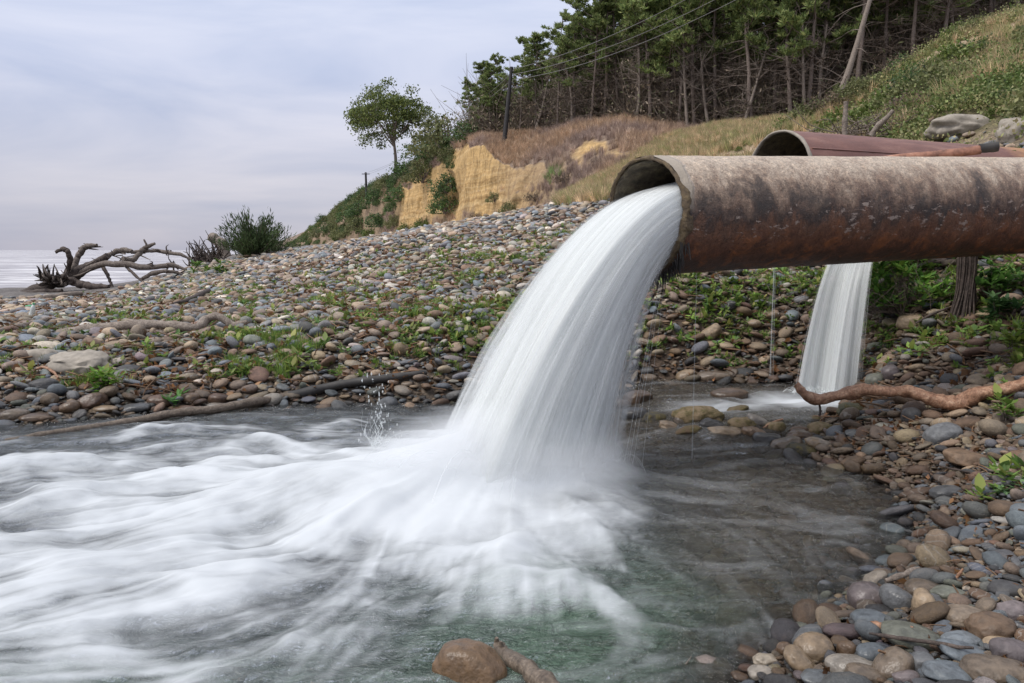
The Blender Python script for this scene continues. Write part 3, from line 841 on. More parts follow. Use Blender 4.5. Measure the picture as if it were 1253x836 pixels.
wisp = .09 * sstep(-.1, 2.6, .75 * st1 + .75 * st2 + .5 * st3 + .8 * blob) * sstep(.03, .12, depth) * sstep(3.4, 1.2, rr)
aer = .12 * sstep(.0, .55, fbm(WX * 1.8 + .8 * wob, WY * 8 + .8 * wob2, 21.0, 4, .6) + .12 * st1 * .5) * sstep(.02, .10, depth)
wisp = np.maximum(wisp, aer)  # faint foam wisps, partly standing in for streaky reflections on the pool
iso = sstep(-.25, .15, dens)                       # no stray foam far outside the boil
foam = np.maximum(np.maximum(foam * (.25 + .75 * iso), core), wisp)
turb = 1 - np.exp(-np.maximum(depth - .03, 0) * (2.6 + 2.4 * sstep(1.2, -.4, WX)))
turb = np.clip(turb, 0, .97)
green = np.exp(-(((WX - .35) / .75) ** 2 + ((WY - 3.15) / .75) ** 2)) + .55 * np.exp(-(((WX + 1.8) / 1.5) ** 2 + ((WY - 2.6) / .5) ** 2))
green = np.clip(green * (1 + .25 * st3), 0, 1)
boil = .17 * np.exp(-(((WX + 1.05) / .62) ** 2 + ((WY - 4.95) / .55) ** 2)) + .10 * billow * sstep(.1, .7, dens) + .30 * np.exp(-((rr / .62) ** 2)) + .05 * np.exp(-(((WX - IMP[0] + .1) / .9) ** 2 + ((WY - IMP[1] + .35) / .5) ** 2))
WZ = WL(WX, WY) + boil + (.012 * st3 + .004 * st2) * (.25 + .75 * sstep(.15, .8, dens)) + .006 * st2 * .5
rip = (.018 * fbm(WX * 4.5 + 1.5 * wob, WY * 8, 3.0, 3) + .008 * fbm(WX * 14, WY * 20, 6.0, 3)) * (1 - .8 * sstep(.3, 1.0, dens))
wv = rip + 0 * np.sin(rr * 9.5 + 2.2 * wob) * .020 * np.exp(-rr / 2.2) * sstep(.5, 1.0, rr)
WZ = WZ + wv
edge_f = sstep(0, .10, depth)
WZ = WL(WX, WY) + (WZ - WL(WX, WY)) * (.15 + .85 * edge_f)
nx, ny = WX.shape
ii = np.arange(nx * ny).reshape(nx, ny)
F = np.stack([ii[:-1, :-1], ii[1:, :-1], ii[1:, 1:], ii[:-1, 1:]], -1)
keep = (HW < WL(WX, WY) + .05)
kf = keep[:-1, :-1] | keep[1:, 1:] | keep[1:, :-1] | keep[:-1, 1:]
F = F[kf]
used = np.zeros(nx * ny, bool); used[F.ravel()] = True
remap = np.cumsum(used) - 1
V = np.stack([WX, WY, WZ], -1).reshape(-1, 3)[used]
mb = MB().add(V, remap[F])
tag(mb.build('pool_water', MAT['pool'], attrs={'shoal': (sstep(.45, .12, depth) * sstep(.2, 1.0, WX)).ravel()[used], 'foam': foam.ravel()[used], 'turb': turb.ravel()[used], 'green': green.ravel()[used]}), kind='structure')

# ------------------------------------------------------------------ the wide rusty pipe
G_ = 9.81
MO = at(801, 264, 5.6)
END = at(1253, 252, 6.95)
ax = (END - MO); ax /= np.linalg.norm(ax)

def frame(o, origin, axis):
    x = Vector(axis).normalized(); y = Vector((0, 0, 1)).cross(x).normalized(); z = x.cross(y)
    m4 = Matrix((x, y, z)).transposed().to_4x4(); m4.translation = Vector(origin)
    o.matrix_world = m4
    return np.array(x), np.array(y), np.array(z)

def pipe_shell(Rd, L, n=112, nl=150, dent=.012, edge=.03, seed=0.0, skew=0.0):
    """outer wall with dents and a ragged mouth at x = 0"""
    a = np.arange(n) / n * 2 * np.pi
    xs = np.concatenate([[0], np.geomspace(.02, L, nl)])
    X_, A_ = np.meshgrid(xs, a, indexing='ij')
    rag = edge * fbm(np.cos(a) * 3 + seed, np.sin(a) * 3, seed, 4) - skew * (np.cos(a) * .5 + .5)
    Xr = X_ + rag[None] * np.exp(-X_ / .15)
    rad = Rd * (1 + dent * fbm(X_ * 1.6 + seed, np.cos(A_) * 1.5, np.sin(A_) * 1.5, 3)) + .004 * fbm(X_ * 9, np.cos(A_) * 7, np.sin(A_) * 7, 3)
    V = np.stack([Xr, np.cos(A_) * rad, np.sin(A_) * rad], -1)
    ii = np.arange(len(xs) * n).reshape(len(xs), n); jj = np.roll(ii, -1, 1)
    Fq = np.stack([ii[:-1], ii[1:], jj[1:], jj[:-1]], -1).reshape(-1, 4)[:, ::-1]
    return V, Fq, rag

pipe = thing('rusty_pipe', 'wide rusty steel pipe pouring a thick white jet into the pool', 'pipe', tuple(MO))
px_, pn_, pb_ = frame(pipe, MO, ax)
LP = 7.2
V, Fq, rag = pipe_shell(PR, LP, skew=.15)
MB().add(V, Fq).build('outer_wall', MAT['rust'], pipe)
n = 112
a = np.arange(n) / n * 2 * np.pi
xs = np.concatenate([np.linspace(0.0, .6, 10), np.linspace(.8, 3, 8)])
ri = PR - .035
Vi = np.stack([np.repeat(xs[:, None], n, 1) + rag[None] * np.exp(-xs[:, None] / .15), np.cos(a)[None] * ri * np.ones((len(xs), 1)), np.sin(a)[None] * ri * np.ones((len(xs), 1))], -1)
ii = np.arange(len(xs) * n).reshape(len(xs), n); jj = np.roll(ii, -1, 1)
MB().add(Vi, np.stack([ii[:-1], ii[1:], jj[1:], jj[:-1]], -1).reshape(-1, 4)).build('inner_wall', MAT['inside'], pipe)
# the crusted lip: thin at the crown, thick and mossy low down
nr = 14
b_ = np.arange(nr) / nr * 2 * np.pi
A_, B_ = np.meshgrid(a, b_, indexing='ij')
low = sstep(.35, -.5, np.sin(A_)); nearside = sstep(-.2, -.8, np.cos(A_))
th = .010 + .013 * low + .008 * nearside * sstep(.9, .2, np.sin(A_)) + .014 * np.clip(fbm(np.cos(A_) * 6, np.sin(A_) * 6, 2.2, 3), 0, 1)
th = th * (1 + .55 * fbm(np.cos(A_) * 14, np.sin(A_) * 14, B_ * 1.2, 3))
rm = PR - .016 - .4 * low * .03
Vr = np.stack([rag[:, None] * 1.0 - .004 + np.cos(B_) * th * 1.3, np.cos(A_) * (rm + np.sin(B_) * th), np.sin(A_) * (rm + np.sin(B_) * th)], -1)
ii = np.arange(n * nr).reshape(n, nr)
MB().add(Vr, np.stack([ii, np.roll(ii, -1, 1), np.roll(np.roll(ii, -1, 0), -1, 1), np.roll(ii, -1, 0)], -1).reshape(-1, 4)).build('crusted_rim', MAT['crust'], pipe)
# dark slime hanging from the lower lip
mb = MB(); r3 = np.random.default_rng(5)
for k in range(110):
    an = R(r3.uniform(205, 285)); base = np.array([r3.uniform(-.03, .03), math.cos(an) * (PR - .01), math.sin(an) * (PR - .01)])
    ln = r3.uniform(.03, .13); P = base + np.linspace(0, 1, 5)[:, None] * np.array([r3.uniform(-.02, .03), r3.uniform(-.01, .01), -ln])
    tube(mb, P, np.linspace(.007, .002, 5), 5)
tag(mb.build('hanging_slime', MAT['black'], pipe), kind='stuff')
# welded seam
mb = MB(); aa = np.linspace(0, 2 * np.pi, 80)
P = np.stack([0 * aa + 5.4 + .01 * np.sin(aa * 9), np.cos(aa) * (PR + .004), np.sin(aa) * (PR + .004)], 1)
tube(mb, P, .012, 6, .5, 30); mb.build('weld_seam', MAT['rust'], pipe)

# its support
b0 = at(1184, 316, 8.15); base = np.array([b0[0], b0[1] + .0, 0]); base[2] = H(base[0], base[1])
sup = thing('support_post', 'rough rusty post wrapped in roots standing under the wide pipe', 'post', tuple(base))
mb = MB(); top = b0[2] + .1 - base[2]
tube(mb, resample(np.array([[0, 0, -.15], [.01, 0, top * .5], [0, 0, top]]), 12), .075, 10, .35, 9)
mb.build('post_core', MAT['dead'], sup)
mb = MB()
for k in range(34):
    an = r3.uniform(0, 6.28); q = .06 + r3.uniform(0, .03)
    P = np.array([[math.cos(an) * (q + .05), math.sin(an) * (q + .05), -.03], [math.cos(an + .3) * q, math.sin(an + .3) * q, top * .35], [math.cos(an + .5) * q, math.sin(an + .5) * q, top * .7], [math.cos(an + .4) * q, math.sin(an + .4) * q, top]])
    tube(mb, resample(P, 9), r3.uniform(.005, .012), 4)
tag(mb.build('roots', MAT['dead'], sup), kind='stuff')

# ------------------------------------------------------------------ the falling water
def section(Rd, top, K):
    a0 = math.asin(top / Rd)
    an = np.linspace(math.pi - a0, 2 * math.pi + a0, int(K * .68))
    arc = np.stack([np.cos(an) * Rd, np.sin(an) * Rd], 1)
    x1 = arc[-1, 0]; ch = np.linspace(x1, -x1, K - len(arc) + 2)[1:-1]
    return np.vstack([arc, np.stack([ch, top + .025 * (1 - (ch / x1) ** 2) + 0 * ch], 1)])

def ballistic(Mo, st, v, latv, axis, nrm, upv, zend, T, back=.35, drop=0.0):
    """paths of water leaving the mouth; st (k,2) places in the section, v speed, latv sideways speed"""
    p0 = Mo + st[:, :1] * nrm + st[:, 1:] * upv
    v0 = -axis[None] * v[:, None] + nrm[None] * latv[:, None]
    fr_ = np.clip((st[:, 1] - st[:, 1].min()) / max(np.ptp(st[:, 1]), .2), 0, 1)
    v0[:, 2] -= drop * (.35 + .65 * fr_)
    vz = v0[:, 2]; dz = p0[:, 2] - zend
    te = (vz + np.sqrt(vz ** 2 + 2 * G_ * np.maximum(dz, .01))) / G_
    tau = np.linspace(0, 1, T) ** .8
    tt = tau[:, None] * te[None]
    P = p0[None] + v0[None] * tt[..., None]; P[..., 2] -= .5 * G_ * tt ** 2
    rise = np.array([0, 0, 1.0])[None] * (fr_ * drop * .22)[:, None]
    return np.concatenate([(p0 + axis[None] * back + rise * back)[None], (p0 + axis[None] * back * .4 + rise * back * .5)[None], P], 0)

def ribbons(P, width, rg, fu, v0=0.0):
    """thin strips along paths P (T, k, 3)"""
    T, k = P.shape[:2]
    tg = np.gradient(P, axis=0); tg /= np.linalg.norm(tg, axis=2)[..., None] + 1e-9
    rd = rg.normal(size=(1, k, 3)); sd = np.cross(tg, rd); sd /= np.linalg.norm(sd, axis=2)[..., None] + 1e-9
    w_ = width if np.ndim(width) else np.full((T, k), width)
    V = np.stack([P - sd * w_[..., None] * .5, P + sd * w_[..., None] * .5], 2)      # T,k,2,3
    ii = np.arange(T * k * 2).reshape(T, k, 2)
    Fq = np.stack([ii[:-1, :, 0], ii[:-1, :, 1], ii[1:, :, 1], ii[1:, :, 0]], -1).reshape(-1, 4)
    u = np.broadcast_to(fu[None, :, None], (T, k, 2)).ravel(); v = np.broadcast_to(np.linspace(0, 1, T)[:, None, None] + v0, (T, k, 2)).ravel()
    return V.reshape(-1, 3), Fq, u, v

RI, TOPW = PR - .04, .16
vel = lambda t_: 1.08 + 1.52 * np.clip((t_ + RI) / (TOPW + RI), 0, 1) ** 1.25
jet = thing('water_jet', 'thick silky white jet of water falling from the wide rusty pipe', 'waterfall', tuple(MO))
rj = np.random.default_rng(21)
def jet_shell(scale, K=120, T=46, wob=.03, seed=0.0):
    st = section(RI * min(scale, 1.0), TOPW * scale if scale < 1 else TOPW, K)
    k = len(st); ph = np.arange(k) / k * 2 * np.pi
    v = vel(st[:, 1]) + (st[:, 1] / RI) * max(0, scale - 1) * 2.0 + .10 * fbm(np.cos(ph) * 2.5, np.sin(ph) * 2.5, seed, 3)
    lat = st[:, 0] / RI * np.where(st[:, 0] < 0, .12, .30) * (1 + max(0, scale - 1) * 7) + .05 * fbm(np.cos(ph) * 3, np.sin(ph) * 3, seed + 4, 3)
    P = ballistic(MO, st, v, lat, px_, pn_, pb_, .02, T, drop=.85)
    TT = P.shape[0]
    dsp = wob * fbm(np.cos(ph)[None] * 6 + 0 * np.arange(TT)[:, None], np.sin(ph)[None] * 6 + 0 * np.arange(TT)[:, None], np.arange(TT)[:, None] * .06 + seed, 3) * np.linspace(0, 1, TT)[:, None] ** .7
    C = P.mean(axis=1, keepdims=True); dv = P - C; dv[..., 2] *= .3
    P = P + dv / (np.linalg.norm(dv, axis=2)[..., None] + 1e-6) * dsp[..., None]
    ii = np.arange(TT * k).reshape(TT, k); jj = np.roll(ii, -1, 1)
    Fq = np.stack([ii[:-1], jj[:-1], jj[1:], ii[1:]], -1).reshape(-1, 4)
    fu = np.broadcast_to(np.abs(np.arange(k) / k * 2 - 1)[None], (TT, k)); fvv = np.broadcast_to(np.linspace(0, 1, TT)[:, None], (TT, k))
    return P.reshape(-1, 3), Fq, fu.ravel(), fvv.ravel()
def put_at(o, p):      # geometry given in world coordinates, object standing at p
    o.data.transform(Matrix.Translation(-Vector(p)))
    return o
for nm, sc, mt, sd_ in (('water_body', .90, 'jet', 1.0), ('water_skin', 1.0, 'jet2', 5.0), ('water_veil', 1.045, 'halo', 8.0), ('water_veil', 1.09, 'halo', 11.0), ('water_veil', 1.14, 'halo', 14.0)):
    V, Fq, u, v = jet_shell(sc, seed=sd_, wob=.055 + max(0, sc - 1) * .35)
    put_at(MB().add(V, Fq).build(nm, MAT[mt], jet, attrs={'fu': u * 2 + sd_, 'fv': v, 'fa': np.clip(v * 2.2 - .15, 0, 1) * (1.0 - (sc - 1.0) * 4)}), MO)
def jet_strands(n, smin, smax, width, latn, T=26):
    rad = RI * np.sqrt(rj.uniform(smin, smax, n)); an = rj.uniform(0, 2 * np.pi, n)
    st = np.stack([rad * np.cos(an), rad * np.sin(an)], 1)
    st = st[st[:, 1] < TOPW + .01]; k = len(st)
    v = vel(st[:, 1]) + rj.normal(size=k) * .09
    lat = st[:, 0] / RI * np.where(st[:, 0] < 0, .13, .31) + rj.normal(size=k) * latn
    P = ballistic(MO, st, v, lat, px_, pn_, pb_, .0 + rj.uniform(0, .12, k), T, .25, drop=.85)
    wd = np.full(P.shape[:2], width) * rj.uniform(.5, 1.5, k)[None]
    return ribbons(P, wd, rj, rj.uniform(0, 3, k))
Vs, Fs, Us, Vv = jet_strands(3000, .5, 1.08, .011, .085)
tag(put_at(MB().add(Vs, Fs).build('water_strand', MAT['strand'], jet, attrs={'fu': Us, 'fv': Vv}), MO), kind='stuff')
# spray thrown up where it lands
k = 2600
an = rj.uniform(0, 2 * np.pi, k); rd = .58 * np.sqrt(rj.uniform(.0, 1, k))
p0 = np.stack([IMP[0] + .02 + rd * np.cos(an) * 1.1, IMP[1] + rd * np.sin(an) * .75, np.full(k, .02)], 1)
out_ = np.stack([np.cos(an), np.sin(an), 0 * an], 1)
v0 = out_ * rj.uniform(.1, 1.1, k)[:, None] + np.array([-.35, -.1, 0]); v0[:, 2] = np.abs(rj.normal(size=k)) * .55 + .7
tt = np.linspace(0, 1, 12)[:, None] * (2 * v0[:, 2] / G_)[None]
P = p0[None] + v0[None] * tt[..., None]; P[..., 2] -= .5 * G_ * tt ** 2
Vs, Fs, Us, Vv = ribbons(P, .0022, rj, rj.uniform(0, 3, k))
tag(put_at(MB().add(Vs, Fs).build('spray', MAT['spray'], jet, attrs={'fu': Us, 'fv': Vv}), MO), kind='stuff')

m, t, out = nodes('mist'); MAT['mist'] = m
co = coord(t)
ln = N(t, 'ShaderNodeVectorMath', {0: co}, operation='LENGTH').outputs['Value']
fall_ = mth(t, 'POWER', mth(t, 'SUBTRACT', 1.0, ln, clamp=True), 1.3)
nzm = noise(t, co, 2.6, 3, 0.55)
dn = mth(t, 'MULTIPLY', mth(t, 'MULTIPLY', fall_, rampn(t, nzm, [(0.30, 0.3), (0.68, 1.0)])), 17.0)
pv = N(t, 'ShaderNodeVolumePrincipled', {'Color': (0.96, 0.97, 0.98, 1), 'Density': dn, 'Anisotropy': 0.1})
t.links.new(pv.outputs[0], out.inputs['Volume'])
v, f = ICO[3]
o = MB().add(v, f).build('mist', m, jet); o.location = (IMP[0] - .12 - MO[0], IMP[1] - .30 - MO[1], .12 - MO[2]); o.scale = (.95, .50, .46)
tag(o, kind='stuff')
# the second, thinner fall, out of a half-hidden pipe end
F2 = at(1050, 315, 8.3); F2[2] = 1.42
ax2 = np.array([.50, .866, .04]); ax2 /= np.linalg.norm(ax2)
hp = thing('outlet_pipe', 'short rusty outlet pipe tucked behind the wide pipe above the second fall', 'pipe', tuple(F2 + [0, 0, .2]))
hx, hn, hb = frame(hp, F2 + [0, 0, .2], ax2)
V, Fq, rg2 = pipe_shell(.24, 1.9, 64, 50, .012, .03, 4.0)
MB().add(V, Fq).build('outer_wall', MAT['redpipe'], hp)
an6 = np.arange(64) / 64 * 2 * np.pi
xs = np.linspace(0, 1.2, 6)
Vi = np.stack([np.repeat(xs[:, None], 64, 1) + rg2[None] * np.exp(-xs[:, None] / .15), np.cos(an6)[None] * .22 * np.ones((6, 1)), np.sin(an6)[None] * .22 * np.ones((6, 1))], -1)
ii = np.arange(6 * 64).reshape(6, 64); jj = np.roll(ii, -1, 1)
MB().add(Vi, np.stack([ii[:-1], ii[1:], jj[1:], jj[:-1]], -1).reshape(-1, 4)).build('inner_wall', MAT['inside'], hp)
ii = np.arange(128).reshape(2, 64); jj = np.roll(ii, -1, 1)
Vr = np.stack([np.stack([rg2, np.cos(an6) * .22, np.sin(an6) * .22], -1), np.stack([rg2, np.cos(an6) * .2385, np.sin(an6) * .2385], -1)])
MB().add(Vr, np.stack([ii[0], ii[1], jj[1], jj[0]], -1)).build('pipe_rim', MAT['rod'], hp)
fall2 = thing('thin_waterfall', 'smaller silky waterfall dropping behind the wide pipe onto stones', 'waterfall', tuple(F2))
def fall2_paths(n, T, rg, jit):
    s = np.linspace(-1, 1, n) if rg is None else rg.uniform(-1, 1, n)
    c_ = F2 + [0, 0, .2]
    st = np.stack([s * .165, -.205 + .09 * s ** 2 + (0 if rg is None else rg.uniform(0, .05, n))], 1)
    v = 1.0 + .16 * np.cos(s * 5 + 1) + (0 if rg is None else rg.normal(size=n) * jit)
    lat = .24 + np.where(s < 0, .12, .24) * s + (0 if rg is None else rg.normal(size=n) * jit * .5)
    return s, ballistic(c_, st, v, lat, hx, hn, hb, .10, T, .2)
for k2, off2 in enumerate((0.0, .03)):
    s, P = fall2_paths(60, 30, None, 0)
    P = P + np.array([.0, off2, 0]); P[..., 1] += .018 * np.sin(s[None] * 17 + k2 * 2) * np.linspace(.3, 1, 32)[:, None]
    T_, K_ = P.shape[:2]; ii = np.arange(T_ * K_).reshape(T_, K_)
    Fq = np.stack([ii[:-1, :-1], ii[:-1, 1:], ii[1:, 1:], ii[1:, :-1]], -1).reshape(-1, 4)
    u = np.broadcast_to((s * .5 + .5 + k2 * 3)[None], (T_, K_)); v = np.broadcast_to(np.linspace(0, 1, T_)[:, None], (T_, K_))
    put_at(MB().add(P.reshape(-1, 3), Fq).build('water_sheet', MAT['jet2'], fall2, attrs={'fu': u.ravel(), 'fv': v.ravel()}), F2)
s, P = fall2_paths(900, 20, rj, .085)
Vs, Fs, Us, Vv = ribbons(P, .0042, rj, rj.uniform(0, 3, 900))
tag(put_at(MB().add(Vs, Fs).build('water_strand', MAT['strand'], fall2, attrs={'fu': Us, 'fv': Vv}), F2), kind='stuff')
k = 900
land = P[-1][rj.integers(0, 900, k)]
v0 = rj.normal(size=(k, 3)) * [.35, .35, .2]; v0[:, 2] = np.abs(v0[:, 2]) + .6
tt = np.linspace(0, 1, 10)[:, None] * (2 * v0[:, 2] / G_)[None]
P = land[None] + v0[None] * tt[..., None]; P[..., 2] -= .5 * G_ * tt ** 2
Vs, Fs, Us, Vv = ribbons(P, .005, rj, rj.uniform(0, 3, k))
tag(put_at(MB().add(Vs, Fs).build('spray', MAT['spray'], fall2, attrs={'fu': Us, 'fv': Vv}), F2), kind='stuff')

# ------------------------------------------------------------------ the reddish pipe behind, with its drip
M2 = at(953, 216, 8.8); R2 = .475
E2 = at(1243, 232, 10.5); ax3 = E2 - M2; ax3[2] = .02; ax3 /= np.linalg.norm(ax3)
p2 = thing('red_pipe', 'reddish brown steel pipe lying empty behind the wide pipe', 'pipe', tuple(M2))
qx, qn, qb = frame(p2, M2, ax3)
V, Fq, rg3 = pipe_shell(R2, 4.35, 96, 80, .004, .015, 9.0)
MB().add(V, Fq).build('outer_wall', MAT['redpipe'], p2)
a96 = np.arange(96) / 96 * 2 * np.pi
xs = np.concatenate([np.linspace(0, .4, 6), np.linspace(.6, 4.3, 8)])
Vi = np.stack([np.repeat(xs[:, None], 96, 1) + rg3[None] * np.exp(-xs[:, None] / .15), np.cos(a96)[None] * (R2 - .02) * np.ones((len(xs), 1)), np.sin(a96)[None] * (R2 - .02) * np.ones((len(xs), 1))], -1)
ii = np.arange(len(xs) * 96).reshape(len(xs), 96); jj = np.roll(ii, -1, 1)
MB().add(Vi, np.stack([ii[:-1], ii[1:], jj[1:], jj[:-1]], -1).reshape(-1, 4)).build('inner_wall', MAT['inside'], p2)
A_, B_ = np.meshgrid(a96, np.arange(8) / 8 * 2 * np.pi, indexing='ij')
th = .016 + .008 * fbm(np.cos(A_) * 8, np.sin(A_) * 8, B_, 3)
Vr = np.stack([rg3[:, None] + np.cos(B_) * th * 1.6, np.cos(A_) * (R2 - .01 + np.sin(B_) * th), np.sin(A_) * (R2 - .01 + np.sin(B_) * th)], -1)
ii = np.arange(96 * 8).reshape(96, 8)
MB().add(Vr, np.stack([ii, np.roll(ii, -1, 1), np.roll(np.roll(ii, -1, 0), -1, 1), np.roll(ii, -1, 0)], -1).reshape(-1, 4)).build('pipe_rim', MAT['roughrock'], p2)
mb = MB(); an = R(148)
xx = np.linspace(.05, 4.3, 60)
tube(mb, np.stack([xx, 0 * xx - math.cos(R(32)) * R2 * 1.0, 0 * xx + math.sin(R(32)) * R2], 1), .009, 5, .3, 20)
mb.build('weld_seam', MAT['redpipe'], p2)
an = np.linspace(0, 2 * np.pi, 60); mb = MB()
tube(mb, np.stack([0 * an + 4.3, np.cos(an) * (R2 + .01), np.sin(an) * (R2 + .01)], 1), .03, 6, .3, 12); mb.build('end_flange', MAT['rod'], p2)

# a thin rusty tube leaning between the two pipes
mb = MB()
r0, r1 = at(1062, 200, 6.95), at(1221, 179, 6.75)
rodv = r1 - r0
rod = thing('rusty_tube', 'thin rust orange tube with a black end on the wide pipe', 'pipe', tuple(r0))
Ld = np.linalg.norm(rodv)
frame(rod, r0, rodv)
tube(mb, np.stack([np.linspace(-.25, Ld - .13, 24), .012 * np.sin(np.linspace(0, 3, 24)), .01 * np.sin(np.linspace(0, 5, 24))], 1), .036, 12, .12, 12); mb.build('tube_wall', MAT['rod'], rod)
mb = MB(); tube(mb, np.stack([np.linspace(Ld - .135, Ld, 8), 0 * np.zeros(8), 0 * np.zeros(8)], 1), .040, 12, .3, 18); mb.build('dark_end', MAT['black'], rod)  # solid black sleeve standing in for the dark hollow of the open end

def trickle(name, label, top, bot, n, width, amp, seed):
    rg = np.random.default_rng(seed)
    T = 26
    tau = np.linspace(0, 1, T)
    P = np.zeros((T, n, 3))
    for i in range(n):
        j0 = rg.normal(size=3) * [amp, amp, 0]
        P[:, i] = top + (np.array(bot) - top) * tau[:, None] ** [[1.0, 1.0, 1.0]] + j0 * (.3 + tau[:, None]) + .15 * amp * fbm(tau * 9 + i * 3, tau * 0 + seed, 1.0, 2)[:, None]
    Vs, Fs, Us, Vv = ribbons(P, width, rg, rg.uniform(0, 3, n))
    o = MB().add(Vs, Fs).build(name, MAT['spray'], None, attrs={'fu': Us, 'fv': Vv})
    put_at(o, bot); o.location = bot
    return tag(o, label, 'trickle')
dt = M2 - ax3 * .02 + np.array([0, 0, -R2 - .01]); g2 = dt.copy(); g2[2] = H(dt[0] - .0, dt[1])
trickle('water_trickle', 'thin drip of water falling from the empty reddish pipe', dt, g2, 9, .0035, .008, 3)
p_ = MO - ax * .0 + pn_ * -.10 + np.array([0, 0, -PR - .02]); q_ = p_ + [-.22, -.06, 0]; q_[2] = .03
trickle('water_trickle', 'fine threads of water dripping off the lip of the wide pipe', p_, q_, 7, .0022, .03, 4)
p_ = MO + ax * .35 + np.array([0, 0, -PR - .005]); q_ = p_.copy(); q_[2] = max(H(p_[0], p_[1]), 0.0)
trickle('water_trickle', 'single faint drip under the belly of the wide rusty pipe', p_, q_, 3, .002, .006, 6)
# splash thrown up left of the jet: drops and a few soft wisps
sp = atz(462, 545, .02)
spl = thing('water_splash', 'wispy column of drops leaping from the foam left of the big jet', 'splash', tuple(sp))
rg = np.random.default_rng(8); mb = MB(); v1, f1 = ICO[1]
for k in range(120):
    h = rg.random() ** 1.5 * .60; r_ = .045 + .05 * (h < .12)
    c = np.array([rg.normal() * r_ + .03 * math.sin(h * 9), rg.normal() * r_, h]); s_ = rg.uniform(.0022, .0065)
    mb.add(v1 * [s_, s_, s_ * rg.uniform(1, 3.2)] + c, f1)
k_ = len(np.concatenate(mb.v))
tag(mb.build('water_drop', MAT['spray'], spl, attrs={'fu': np.zeros(k_), 'fv': np.zeros(k_)}), kind='stuff')
q0 = np.linspace(0, 1, 14)[:, None, None]; k = 26
P = np.concatenate([rg.normal(size=(1, k, 1)) * .03 + rg.normal(size=(1, k, 1)) * .05 * q0 + .02 * np.sin(q0 * 7 + rg.uniform(0, 6, (1, k, 1))), rg.normal(size=(1, k, 1)) * .05 + 0 * q0, q0 * rg.uniform(.08, .36, (1, k, 1))], 2)
Vs, Fs, Us, Vv = ribbons(P, .008 * (1 - np.linspace(0, .8, 14))[:, None] * np.ones((1, k)), rg, rg.uniform(0, 3, k))
tag(MB().add(Vs, Fs).build('wisp', MAT['spray'], spl, attrs={'fu': Us, 'fv': Vv}), kind='stuff')
# ------------------------------------------------------------------ stones
def stone_shape(sub, rg, flat=.6, elong=.8, rough=.08, boxy=0.0):
    v, f = ICO[sub]
    v = v.copy()
    if boxy:
        p = 2 + boxy * 2.5
        v = v / (np.abs(v) ** p).sum(1)[:, None] ** (1 / p)
    o = rg.uniform(0, 50, 3)
    k = 1 + .20 * fbm(v[:, 0] * .8 + o[0], v[:, 1] * .8 + o[1], v[:, 2] * .8 + o[2], 2) + rough * fbm(v[:, 0] * 2.6 + o[1], v[:, 1] * 2.6, v[:, 2] * 2.6 + o[2], 3)
    v = v * k[:, None] * [1, elong, flat]
    # a flattened facet or two
    for _ in range(rg.integers(0, 3)):
        d = rg.normal(size=3); d /= np.linalg.norm(d)
        h = v @ d; lim = np.quantile(h, .88)
        v -= np.maximum(h - lim, 0)[:, None] * d * .75
    v /= np.abs(v[:, 0]).max()
    return v, f
rs = np.random.default_rng(17)
KINDS = []      # (mesh, vertical semi-axis, word)
for i in range(18):
    fl = [.26, .36, .42, .5, .55, .60, .32, .40, .5, .28, .38, .58, .44, .36, .5, .68, .30, .42][i]
    el = [.8, .7, .85, .62, .78, .82, .52, .9, .66, .74, .6, .88, .72, .5, .8, .85, .66, .76][i]
    v, f = stone_shape(3 if i % 3 == 0 else 2, rs, fl, el, .06 + .06 * (i % 4 == 3), .25 * (i % 5 == 2))
    me = MB().add(v, f).mesh('stone', MAT['pebble']); mo = MB().add(v, f).mesh('stone', MAT['stone'])
    word = 'flat' if fl < .34 and el > .6 else 'long' if el < .63 else 'rounded' if fl >= .55 else 'oval'
    KINDS.append((me, mo, np.abs(v[:, 2]).max(), word))

PAL = {  # albedo of the stones, by the word for it
    'slate grey': (.135, .147, .165), 'blue grey': (.14, .17, .205), 'dark grey': (.06, .062, .068), 'brown': (.155, .108, .074), 'grey brown': (.195, .16, .128),
    'tan': (.30, .238, .172), 'reddish brown': (.16, .105, .078), 'pale grey': (.33, .315, .295), 'greenish grey': (.15, .165, .145), 'violet grey': (.175, .155, .168), 'cream': (.47, .43, .37)}
NAMES = list(PAL)
W_NEAR = np.array([.17, .15, .07, .15, .16, .09, .06, .04, .06, .04, .01])
W_WARM = np.array([.06, .03, .07, .27, .25, .17, .09, .03, .02, .01, .00])
W_FAR = np.array([.18, .08, .07, .13, .22, .12, .05, .10, .03, .02, .02])

def wetness(z, x, y):
    return np.clip(.15 + 1.0 * (1 - sstep(.02, .22, z - WL(x, y))), 0, 1)

class Grid:
    def __init__(s, c): s.c = c; s.d = {}
    def ok(s, x, y, r, k):
        n = int((r + s.c) / s.c) + 1
        i, j = int(x // s.c), int(y // s.c)
        for a in range(i - n, i + n + 1):
            for b in range(j - n, j + n + 1):
                for (X, Y, Q) in s.d.get((a, b), ()):
                    if (X - x) ** 2 + (Y - y) ** 2 < (k * (r + Q)) ** 2: return False
        return True
    def put(s, x, y, r): s.d.setdefault((int(x // s.c), int(y // s.c)), []).append((x, y, r))

